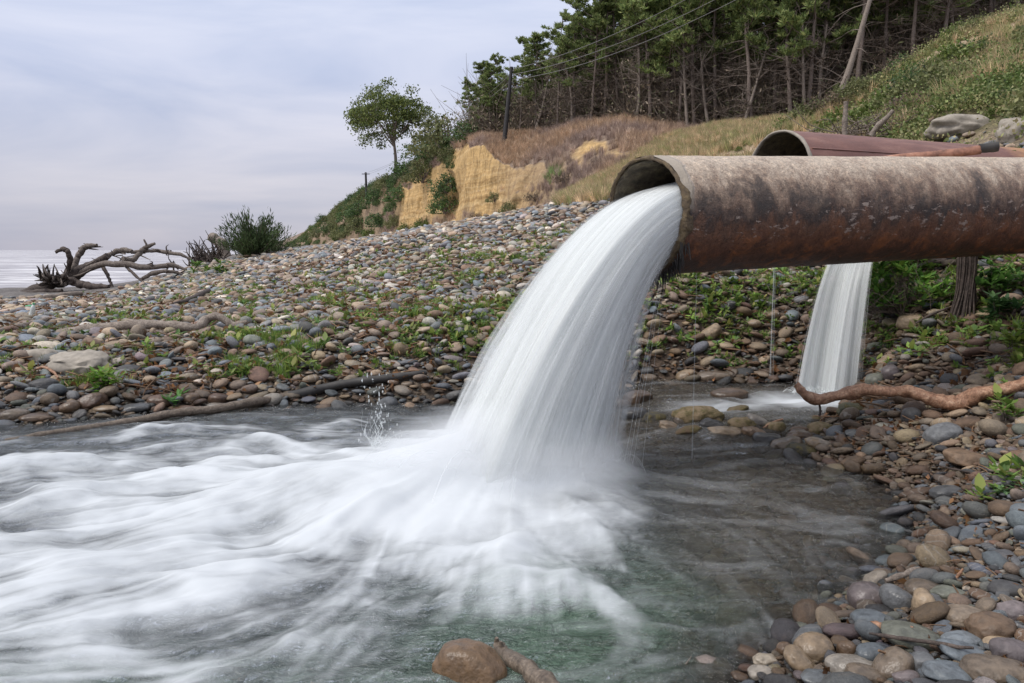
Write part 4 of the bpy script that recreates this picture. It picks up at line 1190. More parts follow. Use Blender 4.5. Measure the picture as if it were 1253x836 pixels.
STONES = []     # big ones, dicts
HERO = [  # px, py, semi-width px, semi-height px, tilt deg, colour word, shape word, label
    (1062, 732, 20, 17, 0, 'violet grey', 'rounded', 'round dark violet grey stone at the water edge topping the lower right heap'),
    (1100, 736, 19, 14, -25, 'slate grey', 'oval', 'smooth slate grey stone leaning beside the round violet grey one'),
    (1130, 740, 10, 17, 0, 'tan', 'oval', 'pale tan oblong stone standing on end in the lower right heap'),
    (1069, 763, 22, 12, -8, 'blue grey', 'oval', 'blue grey stone split by a pale vein below the round violet one'),
    (1080, 748, 18, 6, -5, 'dark grey', 'flat', 'flat dark stone wedged above the split blue grey stone'),
    (1120, 781, 34, 14, -14, 'greenish grey', 'long', 'long greenish grey stone sloping down in the lower right heap'),
    (996, 795, 21, 17, -10, 'tan', 'rounded', 'pale tan rounded stone at the pool edge in the lower right'),
    (983, 812, 23, 12, -35, 'tan', 'long', 'tan oblong stone slanting under the pale rounded one by the pool'),
    (960, 795, 8, 9, 0, 'brown', 'rounded', 'small brown stone against the pale tan stones at the pool edge'),
    (1036, 795, 9, 11, 0, 'brown', 'oval', 'small upright brown oval stone between tan and blue ones'),
    (1069, 801, 17, 11, -5, 'blue grey', 'oval', 'blue grey oval stone just under the thin black twig'),
    (1092, 816, 21, 15, 30, 'grey brown', 'oval', 'grey brown stone tilted up beside the black twig near the frame bottom'),
    (1042, 816, 28, 11, -4, 'pale grey', 'flat', 'pale banded flat stone lying under smaller ones at the frame bottom'),
    (1063, 827, 24, 10, -15, 'grey brown', 'oval', 'grey stone with a thin dark line at the bottom of the heap'),
    (1130, 813, 13, 13, 0, 'slate grey', 'rounded', 'squarish slate grey stone beside the tilted grey brown one'),
    (1213, 771, 21, 17, 0, 'brown', 'rounded', 'rough mottled brown rock among smooth stones at the lower right'),
    (1222, 788, 13, 7, 8, 'tan', 'oval', 'small orange tan stone under the rough mottled brown rock'),
    (1177, 785, 20, 10, 0, 'blue grey', 'oval', 'blue grey stone right of the long greenish grey one'),
    (1189, 802, 31, 9, -14, 'blue grey', 'long', 'long pale blue stone under the black twig end'),
    (1169, 827, 30, 11, -12, 'blue grey', 'long', 'low blue grey stone at the very bottom of the heap'),
    (1225, 823, 35, 14, -8, 'grey brown', 'long', 'long pale brown stone in the bottom right corner'),
    (1241, 799, 20, 14, 0, 'violet grey', 'rounded', 'violet grey rounded stone cut by the right frame edge'),
    (1236, 722, 20, 9, -4, 'dark grey', 'long', 'long dark stone at the right frame edge above the heap'),
    (1133, 722, 21, 11, -8, 'grey brown', 'oval', 'grey brown stone behind the standing pale tan oblong'),
    (1161, 726, 18, 7, -6, 'greenish grey', 'flat', 'flat greenish brown stone behind the heap of the lower right'),
    (1185, 756, 24, 11, -6, 'grey brown', 'oval', 'broad grey brown stone right of the standing pale tan oblong'),
    (1241, 749, 16, 10, 0, 'violet grey', 'oval', 'violet grey oval stone above the rough mottled brown rock'),
    (1007, 832, 25, 8, -6, 'blue grey', 'oval', 'blue stone at the bottom frame edge beside the tan oblong'),
    (1109, 829, 15, 9, 0, 'violet grey', 'rounded', 'small violet grey stone at the bottom frame edge'),
    (930, 824, 13, 8, 0, 'pale grey', 'rounded', 'pale stone at the pool edge near the bottom frame edge'),
    (910, 831, 15, 6, -20, 'brown', 'flat', 'brown flat stone farthest into the shallows at the bottom edge'),
    (937, 809, 14, 8, 0, 'cream', 'rounded', 'cream coloured rough stone half in the shallows at lower right'),
    (1155, 532, 18, 12, 18, 'slate grey', 'oval', 'grey wedge shaped stone standing out below the red branch'),
    (1187, 563, 26, 10, -10, 'brown', 'long', 'large smooth dark brown stone on the right bank'),
    (1115, 510, 9, 11, 0, 'dark grey', 'oval', 'dark egg shaped stone upright below the red branch'),
    (1004, 525, 16, 9, 0, 'tan', 'rounded', 'yellowish mossy stone below the twig of the red branch'),
    (997, 513, 12, 4, 0, 'grey brown', 'flat', 'flat brown stone balanced on the yellowish mossy one'),
    (1158, 603, 17, 8, 4, 'slate grey', 'oval', 'smooth grey stone beside the pale green leaves on the right bank'),
    (1041, 503, 14, 11, 0, 'greenish grey', 'rounded', 'dark mossy boulder under the red branch at the stream edge'),
    (1052, 461, 12, 10, 0, 'dark grey', 'rounded', 'wet dark boulder splashed by the smaller waterfall'),
    (1089, 457, 9, 10, 0, 'violet grey', 'rounded', 'wet purplish boulder just right of the smaller waterfall'),
    (1072, 466, 11, 9, 10, 'greenish grey', 'rounded', 'wet green tinged boulder between two dark ones by the smaller waterfall'),
    (781, 489, 17, 12, 0, 'brown', 'rounded', 'brown boulder standing in the water right of the big jet'),
    (777, 508, 16, 10, 0, 'dark grey', 'rounded', 'dark wet rock at the foot of the brown boulder by the jet'),
    (854, 510, 29, 14, 0, 'tan', 'rounded', 'large moss covered rock in the mouth of the side stream'),
    (891, 483, 21, 9, 4, 'brown', 'oval', 'low brown stone out in the side stream'),
    (908, 519, 17, 10, 0, 'tan', 'rounded', 'tan mossy stone right of the moss covered rock'),
    (927, 517, 14, 8, -25, 'pale grey', 'oval', 'pale grey stone tilted in the side stream'),
    (869, 408, 14, 9, 38, 'tan', 'long', 'long tan stone leaning up the bank behind the jet'),
    (884, 438, 13, 8, 0, 'brown', 'rounded', 'smooth brown stone on the far stream bank'),
    (939, 387, 12, 5, 8, 'tan', 'oval', 'pale tan oval stone above the drip of the red pipe'),
    (1114, 395, 13, 11, -10, 'tan', 'rounded', 'big round tan stone under the brambles below the wide pipe'),
    (1055, 426, 10, 8, 0, 'grey brown', 'rounded', 'grey round stone right beside the smaller waterfall'),
    (874, 461, 19, 7, 0, 'grey brown', 'flat', 'broad flat stone at the far edge of the side stream'),
    (795, 464, 9, 6, 0, 'grey brown', 'rounded', 'stone at the far waterline right of the big jet'),
    (839, 460, 12, 8, 10, 'tan', 'rounded', 'tan stone between the jet and the broad flat stone'),
    (14, 509, 17, 9, 3, 'grey brown', 'oval', 'big smooth grey brown stone in the water at the left frame edge'),
    (47, 511, 17, 5, 0, 'brown', 'flat', 'low brown stone awash beside the big one at the left edge'),
    (55, 471, 14, 8, 0, 'dark grey', 'rounded', 'dark blue black stone in the weeds at the left'),
    (112, 492, 17, 11, 25, 'reddish brown', 'oval', 'reddish wedge shaped stone leaning by the left waterline'),
    (84, 499, 12, 7, 20, 'brown', 'oval', 'brown stone leaning next to the reddish wedge'),
    (129, 501, 13, 5, 0, 'tan', 'oval', 'tan oval stone before the reddish wedge at the waterline'),
    (165, 500, 16, 6, 6, 'slate grey', 'oval', 'pale slate stone at the left waterline'),
    (197, 491, 13, 8, 0, 'reddish brown', 'rounded', 'maroon brown rounded stone above the sunken pole'),
    (233, 488, 11, 7, 0, 'brown', 'rounded', 'dark brown rounded stone right of the maroon one'),
    (267, 488, 11, 7, 0, 'reddish brown', 'rounded', 'reddish round stone above the middle of the sunken pole'),
    (226, 502, 15, 6, 0, 'reddish brown', 'flat', 'low reddish stone touching the sunken pole'),
    (263, 497, 11, 4, 0, 'pale grey', 'flat', 'small pale flat stone touching the sunken pole'),
    (157, 453, 13, 6, -3, 'dark grey', 'oval', 'dark oval stone in the grass left of the orange stick'),
    (129, 459, 9, 6, 0, 'slate grey', 'rounded', 'grey stone just left of the dark oval one in the grass'),
    (216, 452, 14, 4, 0, 'dark grey', 'long', 'long thin dark stone right of the orange stick'),
    (62, 424, 17, 6, -4, 'cream', 'flat', 'white flat stone on the left beach'),
    (140, 422, 12, 5, 5, 'tan', 'oval', 'tan stone before the grey driftwood branch'),
    (169, 408, 7, 11, 0, 'grey brown', 'long', 'stone standing upright against the grey driftwood branch'),
    (228, 418, 8, 5, 0, 'greenish grey', 'rounded', 'greenish round stone under the bend of the driftwood branch'),
    (124, 400, 15, 5, 3, 'slate grey', 'long', 'long grey stone behind the driftwood branch'),
    (608, 477, 0, 0, 0, '', '', ''),
    (498, 470, 7, 4, 0, 'grey brown', 'rounded', 'grey brown stone against the dark end of the sunken pole'),
]
big = Grid(.12)
rh = np.random.default_rng(5)
def add_hero(h):
    px, py, rw, rhh, tilt, colw, shp, lab = h
    if not lab: return
    P = hit(px, py + rhh * .55)
    s = np.linalg.norm(P - [0, 0, CH]) / FPX
    a_, c_ = rw * s * 1.08, rhh * s * 1.08
    b_ = (max(a_, c_) * .55 + min(a_, c_) * .55) if shp != 'flat' else a_ * .75
    v, f = stone_shape(4 if rw > 12 else 3, rh, .86, .95, .05 + (.12 if 'rough' in lab or 'moss' in lab else 0), .2)
    v = v * [a_, b_, c_]
    ti = R(tilt); Rm = np.array([[math.cos(ti), 0, -math.sin(ti)], [0, 1, 0], [math.sin(ti), 0, math.cos(ti)]])
    yw = R(rh.uniform(-12, 12)); Rz = np.array([[math.cos(yw), -math.sin(yw), 0], [math.sin(yw), math.cos(yw), 0], [0, 0, 1]])
    v = v @ Rm.T @ Rz.T
    c = at(px, py, P[1] + b_ * .35)
    g = H(c[0], c[1])
    o = MB().add(v, f).build('stone', MAT['mossy_stone'] if 'moss' in lab else MAT['stone'])
    o.location = c
    cc = np.array(PAL[colw]) * rh.uniform(.92, 1.1)
    o.color = (*cc, float(wetness(c[2] - c_ * .5, c[0], c[1])) if 'wet' not in lab else 1.0)
    tag(o, lab, 'stone', 'stones along the pool and beach')
    big.put(c[0], c[1], .82 * (a_ + b_) / 2)
    STONES.append(o)
m, t, out = nodes('mossy_stone'); MAT['mossy_stone'] = m
n1 = noise(t, coord(t), 14, 5, 0.65); n2 = noise(t, coord(t), 70, 3, 0.7); oi = N(t, 'ShaderNodeObjectInfo')
c = mixc(t, rampn(t, n1, [(0.4, 0.0), (0.58, 0.9)]), mixc(t, 1.0, oi.outputs['Color'], (0.6, 0.55, 0.45), 'MULTIPLY'), rampn(t, n2, [(0.35, (0.04, 0.034, 0.012)), (0.65, (0.125, 0.098, 0.035))]))
princ(t, out, c, 0.75, bump(t, mth(t, 'MULTIPLY_ADD', n2, 0.6, n1), 0.9, 0.02), 0.3)
for h in HERO: add_hero(h)
LEDGE = [(762, 498, 9, 6), (801, 516, 11, 7), (818, 526, 10, 6), (835, 519, 9, 6), (842, 531, 14, 6), (872, 524, 13, 7), (886, 532, 15, 6), (903, 505, 10, 5), (921, 533, 12, 6), (940, 541, 14, 7), (948, 526, 9, 6), (962, 548, 15, 8), (979, 538, 13, 8), (983, 555, 14, 7), (1001, 547, 12, 7)]
for k, (a, b, c, d) in enumerate(LEDGE):
    nth = ('first', 'second', 'third', 'fourth', 'fifth', 'sixth', 'seventh', 'eighth', 'ninth', 'tenth', 'eleventh', 'twelfth', 'thirteenth', 'fourteenth', 'last')[k]
    add_hero((a, b - 3, c * 1.25, d * 1.3, rh.uniform(-15, 15), ('brown', 'dark grey', 'tan', 'grey brown')[k % 4], 'rounded', f"{nth} from left of the {'mossy' if k % 3 == 1 else 'wet'} rough rocks forming the side stream ledge"))

# the broken pale slab on the left beach and the boulder in the water at the very bottom: things with their own shapes
P = hit(92, 456)
v, f = stone_shape(4, np.random.default_rng(3), .42, .7, .35, .4)
v = v * .36 + .03 * fbm(v[:, 0] * 4, v[:, 1] * 4, v[:, 2] * 9, 3)[:, None] * [.3, .3, 1]
o = MB().add(v, f).build('broken_rock', MAT['roughrock'], smooth=False); o.location = P + [0, .1, .05]
tag(o, 'pale crumbling layered rock in the weeds on the left beach', 'rock'); big.put(P[0], P[1] + .1, .3)
P = hit(48, 442); v, f = stone_shape(3, np.random.default_rng(4), .45, .7, .3, .3); o = MB().add(v * .17, f).build('broken_rock', MAT['roughrock'], smooth=False); o.location = P + [0, .05, .04]
tag(o, 'smaller crumbling rock left of the pale layered one', 'rock')
P = atz(574, 822, .02)
v, f = stone_shape(4, np.random.default_rng(23), .62, .70, .10, .2)
o = MB().add(v * .135, f).build('boulder', MAT['stone']); o.location = P + [0, .05, -.01]; o.rotation_euler = (0, R(14), R(-30)); o.color = (.21, .14, .085, .8)
tag(o, 'wet orange brown boulder standing in the pool at the bottom edge', 'boulder')

# all the other stones: dart throwing, largest first
def throw(n, region, dist, kk, seed, weights, grid=big, zmin=-.30):
    rg = np.random.default_rng(seed)
    x = rg.uniform(region[0], region[1], n); y = rg.uniform(region[2], region[3], n)
    px, py, dep = proj(np.stack([x, y, H(x, y)], 1))
    ok = (dep > .3) & (px > -330) & (px < 1640) & (py < 990)
    x, y = x[ok], y[ok]
    r = dist(x, y, rg)
    z = H(x, y)
    ok = (z > zmin) & (r > 0)
    x, y, r, z = x[ok], y[ok], r[ok], z[ok]
    od = np.argsort(-r); out = []
    for i in od:
        if grid.ok(x[i], y[i], r[i], kk):
            grid.put(x[i], y[i], r[i]); out.append(i)
    return x[out], y[out], z[out], r[out]
def d_near(x, y, rg):
    n = len(x); k = np.interp(y, [2, 2.9, 3.3, 4.5, 6, 7], [.95, .88, .64, .66, .80, 1.0])
    return np.clip(rg.lognormal(np.log(.0195), .60, n) * k, .0095, .09)
def d_far(x, y, rg):
    n = len(x); k = np.interp(y, [6.5, 9, 14, 22, 30], [.85, .85, .86, .92, 1.1])
    return np.clip(rg.lognormal(np.log(.032), .52, n) * k, .015 * k, .105 * k)
sets = []
s1 = throw(95000, (.55, 7.0, 1.8, 6.6), d_near, .80, 41, None); sets.append(s1)
s2 = throw(430000, (-12.5, 7.5, 6.6, 24), d_far, .80, 42, None); sets.append(s2)
x, y, z, r = [np.concatenate([s[i] for s in sets]) for i in range(4)]
hillm = (z > 2.9) & (x > .0) & (rs.random(len(x)) > .12 * (z < 4.5))
sandm = (x < -9.2) & (y > 18.0)
keep = ~hillm & ~sandm & ~((z < WL(x, y) - .02) & (y > 6.7) & (x > 1.0) & (rs.random(len(x)) < .93))
x, y, z, r = x[keep], y[keep], z[keep], r[keep]
n = len(x)
kid = rs.integers(0, len(KINDS), n)
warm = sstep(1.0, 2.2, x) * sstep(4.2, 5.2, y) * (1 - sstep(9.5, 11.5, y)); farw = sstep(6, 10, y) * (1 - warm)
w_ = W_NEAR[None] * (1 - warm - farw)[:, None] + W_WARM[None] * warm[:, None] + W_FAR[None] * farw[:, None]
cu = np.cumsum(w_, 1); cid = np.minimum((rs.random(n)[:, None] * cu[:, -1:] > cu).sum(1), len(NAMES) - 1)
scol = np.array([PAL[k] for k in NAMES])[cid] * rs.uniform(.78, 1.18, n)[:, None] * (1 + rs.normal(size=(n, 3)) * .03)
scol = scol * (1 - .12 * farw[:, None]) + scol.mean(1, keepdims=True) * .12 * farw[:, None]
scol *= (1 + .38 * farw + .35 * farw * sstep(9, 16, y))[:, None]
hv = np.array([k[2] for k in KINDS])[kid] * r
zc = z + hv * rs.uniform(.2, 1.1, n)
rot = np.stack([rs.normal(size=n) * .30, rs.normal(size=n) * .30, rs.uniform(0, 6.283, n)], 1)
gxs = (H(x + .15, y) - H(x - .15, y)) / .3; gys = (H(x, y + .15) - H(x, y - .15)) / .3
sq = np.stack([rs.uniform(.9, 1.1, n), rs.uniform(.85, 1.15, n), rs.uniform(.62, 1.05, n)], 1) * r[:, None] * 1.2
wet = wetness(z, x, y)
# the largest in the picture become objects of their own
px, py, dep = proj(np.stack([x, y, zc], 1))
app = r / dep * FPX
inview = (px > 8) & (px < 1245) & (py > 225) & (py < 828) & (zc + hv * .5 > WL(x, y))
jetm = (px > 520) & (px < 800) & (py < 610) & (y > 5.2)
pipem = (px > 840) & (py < 330)
score = np.where(inview & ~jetm & ~pipem, app * np.where(y > 6, 1.15, 1.0), -1)
NOBJ = 300 - len(STONES) - 4
pick = np.argsort(-score)[:NOBJ]
pm = np.zeros(n, bool); pm[pick] = True
zones = [('in the lower right heap', lambda i: y[i] < 3.25), ('on the right pool bank', lambda i: y[i] < 4.9 and x[i] > .4),
         ('below the red branch', lambda i: y[i] < 6.6 and x[i] > 1.2 and px[i] > 960), ('in the side stream', lambda i: y[i] < 7.9 and 760 < px[i] < 1000 and z[i] < .2),
         ('under the wide pipe', lambda i: px[i] > 780 and y[i] < 12), ('near the sunken pole', lambda i: z[i] < .22 and px[i] < 600),
         ('on the grassy beach', lambda i: y[i] < 13), ('on the pale pebble slope', lambda i: True)]
cand = {}
for i in pick:
    zn = next(k for k, (nm, fn) in enumerate(zones) if fn(i))
    sz = 'big' if r[i] > 1.9 * (.022 if y[i] < 6.6 else .05) else 'small' if r[i] < 1.0 * (.022 if y[i] < 6.6 else .05) else 'medium'
    cand.setdefault((sz, KINDS[kid[i]][3], NAMES[cid[i]], zn), []).append(i)
ORD = ['', 'second ', 'third ', 'fourth ', 'fifth ', 'sixth ', 'seventh ', 'eighth ', 'ninth ', 'tenth ', 'eleventh ', 'twelfth ']
for (sz, shp, colw, zn), L in cand.items():
    L.sort(key=lambda i: px[i])
    for k, i in enumerate(L):
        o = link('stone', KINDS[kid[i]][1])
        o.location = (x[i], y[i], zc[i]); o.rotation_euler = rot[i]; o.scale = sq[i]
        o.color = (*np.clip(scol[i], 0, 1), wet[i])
        core_ = f"{sz} {shp} {colw} stone {zones[zn][0]}"
        lab = core_ if len(L) == 1 else f"{ORD[k] if k else 'first '}from left of the {sz} {shp} {colw} stones {zones[zn][0]}"
        tag(o, lab, 'stone', 'stones along the pool and beach')
q = ~pm
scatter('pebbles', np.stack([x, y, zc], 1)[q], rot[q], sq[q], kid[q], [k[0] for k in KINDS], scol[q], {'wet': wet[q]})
# finer shingle in the gaps
rg = np.random.default_rng(77)
n2 = 60000
x2 = np.concatenate([rg.uniform(.55, 5.5, n2 // 2), rg.uniform(-12, 7, n2 // 2)]); y2 = np.concatenate([rg.uniform(1.8, 7, n2 // 2), 6.6 + 11 * rg.random(n2 // 2) ** 1.4])
z2 = H(x2, y2); p2x, p2y, dp2 = proj(np.stack([x2, y2, z2], 1))
ok = (z2 > -.25) & (z2 < 2.9) & (p2x > -250) & (p2x < 1600) & (p2y < 920)
x2, y2, z2 = x2[ok], y2[ok], z2[ok]; m2 = len(x2)
r2_ = np.where(y2 < 6.6, rg.uniform(.006, .015, m2), rg.uniform(.012, .03, m2))
warm2 = sstep(1.0, 2.2, x2) * sstep(4.2, 5.2, y2)
cw = np.where((rg.random(m2) < warm2)[:, None], W_WARM[None], W_NEAR[None]); cu = np.cumsum(cw, 1)
c2 = np.minimum((rg.random(m2)[:, None] * cu[:, -1:] > cu).sum(1), len(NAMES) - 1)
scatter('gravel', np.stack([x2, y2, z2 + r2_ * .3], 1), np.stack([rg.normal(size=m2) * .3, rg.normal(size=m2) * .3, rg.uniform(0, 6.28, m2)], 1), r2_ * 1.3, rg.integers(0, 6, m2),
        [KINDS[k][0] for k in (1, 4, 7, 10, 13, 16)], np.array([PAL[k] for k in NAMES])[c2] * rg.uniform(.7, 1.15, m2)[:, None], {'wet': wetness(z2, x2, y2)})

# ------------------------------------------------------------------ driftwood, sticks, logs
def stick(name, label, pts, mat, cat='driftwood', n=40, side=10, bmp=.22, bs=9.0, knots=True, group=None, seed=0, flat=1.0):
    """pts: rows of world x, y, z, radius"""
    A = resample(pts, n)
    rgk = np.random.default_rng(seed + 3)
    P = A[:, :3] + .25 * A[:, 3:4] * np.stack([fbm(np.arange(n) * .35 + seed, np.arange(n) * 0 + k, 1.0, 2) for k in range(3)], 1)
    rad = A[:, 3] * (1 + .22 * fbm(np.arange(n) * .3 + seed, 0 * np.arange(n), 4.0, 3))
    o_ = P[n // 2].copy()
    mb = MB(); tube(mb, P - o_, rad, side, bmp, bs, flat=flat)
    if knots:
        for k in rgk.integers(4, n - 4, 5):
            d = rgk.normal(size=3); d /= np.linalg.norm(d)
            L = rad[k] * rgk.uniform(1.2, 2.4)
            tube(mb, P[k] - o_ + d * np.linspace(.3, 1, 4)[:, None] * L, rad[k] * np.array([.5, .4, .3, .22]), 6, .3, 20)
    o = mb.build(name, mat); o.location = o_
    return tag(o, label, cat, group)

def wpts(L, lift=0.0, Y=None):
    """photo pixels (px, py, radius px[, forward distance]) to world rows; without a distance the ground under that pixel is used"""
    out = []
    for q in L:
        P = at(q[0], q[1], q[3]) if len(q) > 3 else hit(q[0], q[1])
        s = np.linalg.norm(P - [0, 0, CH]) / FPX
        out.append([*(P + [0, 0, lift]), q[2] * s])
    return np.array(out)

# the long pole lying half in the water
pol = thing('sunken_pole', 'long bare pole lying half in the water along the far shore', 'driftwood')
q = np.array([[*atz(8, 541, -.02), .026], [*atz(100, 525, .0), .032], [*atz(180, 512, .02), .037], [*atz(270, 499, .05), .042], [*at(350, 486, 8.0), .043]])
up6 = np.array([0, 0, .055])
q2 = np.array([[*at(349, 486, 8.0), .046], [*(hit(420, 478) + up6), .043], [*(hit(475, 470) + up6), .040], [*(hit(522, 463) + up6), .026]])
o_ = q[2, :3].copy(); pol.location = o_
mb = MB(); A = resample(q, 70); tube(mb, A[:, :3] - o_ + .012 * np.stack([fbm(np.arange(70) * .2, 0 * np.arange(70) + k, 1., 2) for k in range(3)], 1), A[:, 3] * (1 + .15 * fbm(np.arange(70) * .25, 0 * np.arange(70), 2., 2)), 14, .12, 14)
m = wood_mat('wet_bark', [(0.3, (0.055, 0.04, 0.03)), (0.5, (0.15, 0.115, 0.085)), (0.72, (0.26, 0.21, 0.165))], rough=.5); MAT['wetbark'] = m
mb.build('bare_wood', m, pol)
mb = MB(); A = resample(q2, 40); tube(mb, A[:, :3] - o_, A[:, 3] * (1 + .2 * fbm(np.arange(40) * .3, 0 * np.arange(40), 5., 2)), 14, .15, 14)
mb.build('dark_bark', MAT['black'], pol)

# the peeled reddish branch on the right bank
RB = [(974, 470, 4.5, 6.30), (983, 481, 6, 6.27), (1000, 489, 6.5, 6.25), (1022, 484, 6, 6.22), (1042, 481, 7, 6.2), (1060, 477, 6, 6.15), (1085, 480, 6, 6.1), (1108, 478, 6.5, 6.05), (1130, 486, 7, 6.0), (1152, 492, 7.5, 5.95), (1175, 493, 7, 5.9), (1192, 484, 7.5, 5.87), (1220, 479, 6.5, 5.8), (1262, 467, 7, 5.7), (1330, 455, 7, 5.6)]
rb = thing('red_branch', 'long twisted reddish branch stripped of bark lying across the right bank', 'driftwood')
RB = [(a_, b_, c_ * 1.32, d_) for a_, b_, c_, d_ in RB]
A = resample(wpts(RB), 110); o_ = A[50, :3].copy(); rb.location = o_
mb = MB(); tube(mb, A[:, :3] - o_ + .006 * np.stack([fbm(np.arange(110) * .3, 0 * np.arange(110) + k, 3., 2) for k in range(3)], 1), A[:, 3] * (1 + .30 * fbm(np.arange(110) * .16, 0 * np.arange(110), 7., 3)), 16, .45, 13, flat=.8)
mb.build('branch_wood', MAT['redwood'], rb)
mb = MB(); T_ = np.array([at(1001, 490, 6.25), at(1003, 497, 6.25), at(1004, 505, 6.24), at(1002, 509, 6.24)]) - o_
tube(mb, resample(T_, 12), .009, 6, .3, 30); mb.build('side_twig', MAT['dead'], rb)

# the grey crooked branch on the left beach
gb = thing('grey_branch', 'crooked grey driftwood branch with a raised bend on the left beach', 'driftwood')
G1 = [(72, 416, 5), (95, 413, 6), (125, 409, 5.5), (165, 405, 5.5), (205, 405, 5), (240, 408, 5), (252, 399, 5.5), (264, 394, 4.5), (276, 399, 4.5), (286, 405, 4), (303, 401, 2.5)]
base_Y = hit(160, 409)[1]
G1 = [(a, b, c, base_Y + (.25 if a > 245 else 0) - .0008 * (a - 160)) for a, b, c in G1]
A = resample(wpts(G1, .0) + [0, 0, .07, 0], 80); o_ = A[40, :3].copy(); gb.location = o_
mb = MB(); tube(mb, A[:, :3] - o_, A[:, 3] * (1 + .2 * fbm(np.arange(80) * .2, 0 * np.arange(80), 2., 3)), 12, .25, 10); mb.build('main_limb', MAT['drift'], gb)
G2 = [(110, 415, 2, base_Y - .1), (135, 408, 4, base_Y), (160, 404, 4, base_Y), (200, 409, 3.5, base_Y - .05), (240, 413, 1.8, base_Y - .1)]
A = resample(wpts(G2, .01), 40); mb = MB(); tube(mb, A[:, :3] - o_, A[:, 3], 10, .3, 10); mb.build('side_limb', MAT['drift'], gb)

# the uprooted dead tree at the sea's edge
dt_ = thing('dead_tree', 'large uprooted dead tree with bare limbs at the edge of the sea', 'driftwood')
DY = 21.0
o_ = at(80, 348, DY); dt_.location = o_
def limb(name, L, mat='dead', n=36, side=9, bmp=.25):
    mat = 'weathered' if mat == 'drift' else mat
    q = np.array([[*at(a, b, DY + (d[0] if d else 0)), c * (.78 if name != 'trunk' else .9) * DY / FPX] for a, b, c, *d in L]); A = resample(q, n)
    P = A[:, :3] - o_ + .35 * A[:, 3:4] * np.stack([fbm(np.arange(n) * .4 + L[0][0], 0 * np.arange(n) + k, 2., 2) for k in range(3)], 1)
    mb = MB(); tube(mb, P, A[:, 3] * (1 + .25 * fbm(np.arange(n) * .3, 0 * np.arange(n) + L[0][1], 2., 2)), side, bmp, 4)
    return mb.build(name, MAT[mat], dt_)
limb('trunk', [(22, 361, 4.5, .3), (45, 354, 7), (62, 348, 8), (82, 341, 8.5), (100, 332, 7), (118, 321, 5.5), (132, 313, 4.5)])
limb('limb', [(82, 339, 5), (92, 322, 4.5, .2), (98, 309, 4.5, .3), (106, 302, 4, .3), (119, 300, 2.6, .2)], 'drift')
limb('limb', [(80, 338, 4), (85, 322, 4, -.2), (84, 310, 3.8, -.3), (78, 305, 3.5, -.3), (68, 309, 2.4, -.4)], 'dead')
limb('limb', [(96, 337, 5), (112, 328, 5, -.3), (130, 323, 5, -.5), (155, 324, 5, -.6), (178, 328, 4.6, -.6), (200, 326, 4.2, -.5), (214, 325, 3.4, -.4), (228, 330, 1.6, -.4)], 'drift')
limb('limb', [(118, 321, 4.6), (135, 312, 4.2, .2), (150, 306, 4, .3), (162, 308, 3.5, .2)], 'drift')
limb('limb', [(150, 317, 4, -.2), (163, 317, 4.2, 0), (174, 307, 4, .2), (181, 302, 3.4, .3), (190, 298, 2, .3)], 'drift')
limb('limb', [(160, 309, 3, .2), (175, 308, 3, .3), (190, 307, 3, .3), (208, 310, 2.8, .3), (222, 312, 2.4, .2), (234, 317, 1.4, .2)], 'drift')
limb('limb', [(172, 342, 3, -.6), (184, 336, 3.4, -.6), (198, 332, 3.2, -.6), (214, 333, 2.4, -.5), (222, 336, 1.4, -.5)], 'drift')
limb('limb', [(122, 320, 2.5), (130, 333, 2.6, -.2), (134, 343, 2.4, -.3), (138, 352, 2, -.4)], 'dead')
limb('limb', [(150, 322, 2, -.5), (160, 332, 2, -.7), (170, 341, 1.8, -.9), (178, 348, 1.4, -1)], 'dead')
limb('limb', [(86, 343, 6, -.3), (100, 348, 6, -.5), (118, 351, 5, -.7), (134, 351, 3, -.8)], 'dead')
limb('limb', [(180, 303, 2, .2), (178, 297, 1.6, .2), (176, 293, 1, .2)], 'drift', 14)
rr_ = np.random.default_rng(9)
for k in range(46):
    bx, by = 72 + rr_.normal() * 9, 345 + rr_.normal() * 4
    an = rr_.uniform(-.3, 2.9); L = rr_.uniform(8, 32)
    ex, ey = bx - math.cos(an) * L, by - math.sin(an) * L * .85
    limb('root', [(bx, by, 2.4, rr_.uniform(-.5, .3)), ((bx + ex) / 2 + rr_.normal() * 2, (by + ey) / 2 + rr_.normal() * 2, 1.7, rr_.uniform(-.7, .4)), (ex, ey, .6, rr_.uniform(-.9, .5))], 'dead' if k % 3 else 'drift', 12, 6)
for k in range(34):
    c0 = [(150, 323, -.5), (190, 326, -.5), (140, 311, .2), (200, 309, .3), (172, 310, .2), (110, 303, .3), (120, 325, -.3), (210, 332, -.5)][k % 8]
    L = rr_.uniform(6, 20); an = rr_.uniform(-1.2, 3.6)
    limb('branchlet', [(c0[0] + rr_.normal() * 8, c0[1] + rr_.normal(), 1.2, c0[2]), (c0[0] + math.cos(an) * L * .5, c0[1] - math.sin(an) * L * .4, .9, c0[2] + rr_.uniform(-.2, .2)), (c0[0] + math.cos(an) * L, c0[1] - math.sin(an) * L * .6, .35, c0[2] + rr_.uniform(-.5, .5))], 'dead' if k % 2 else 'drift', 8, 5)
limb('root', [(24, 360, 4, .2), (36, 359, 4.5, -.2), (56, 357, 4, -.5), (76, 356, 3, -.6)], 'dead')

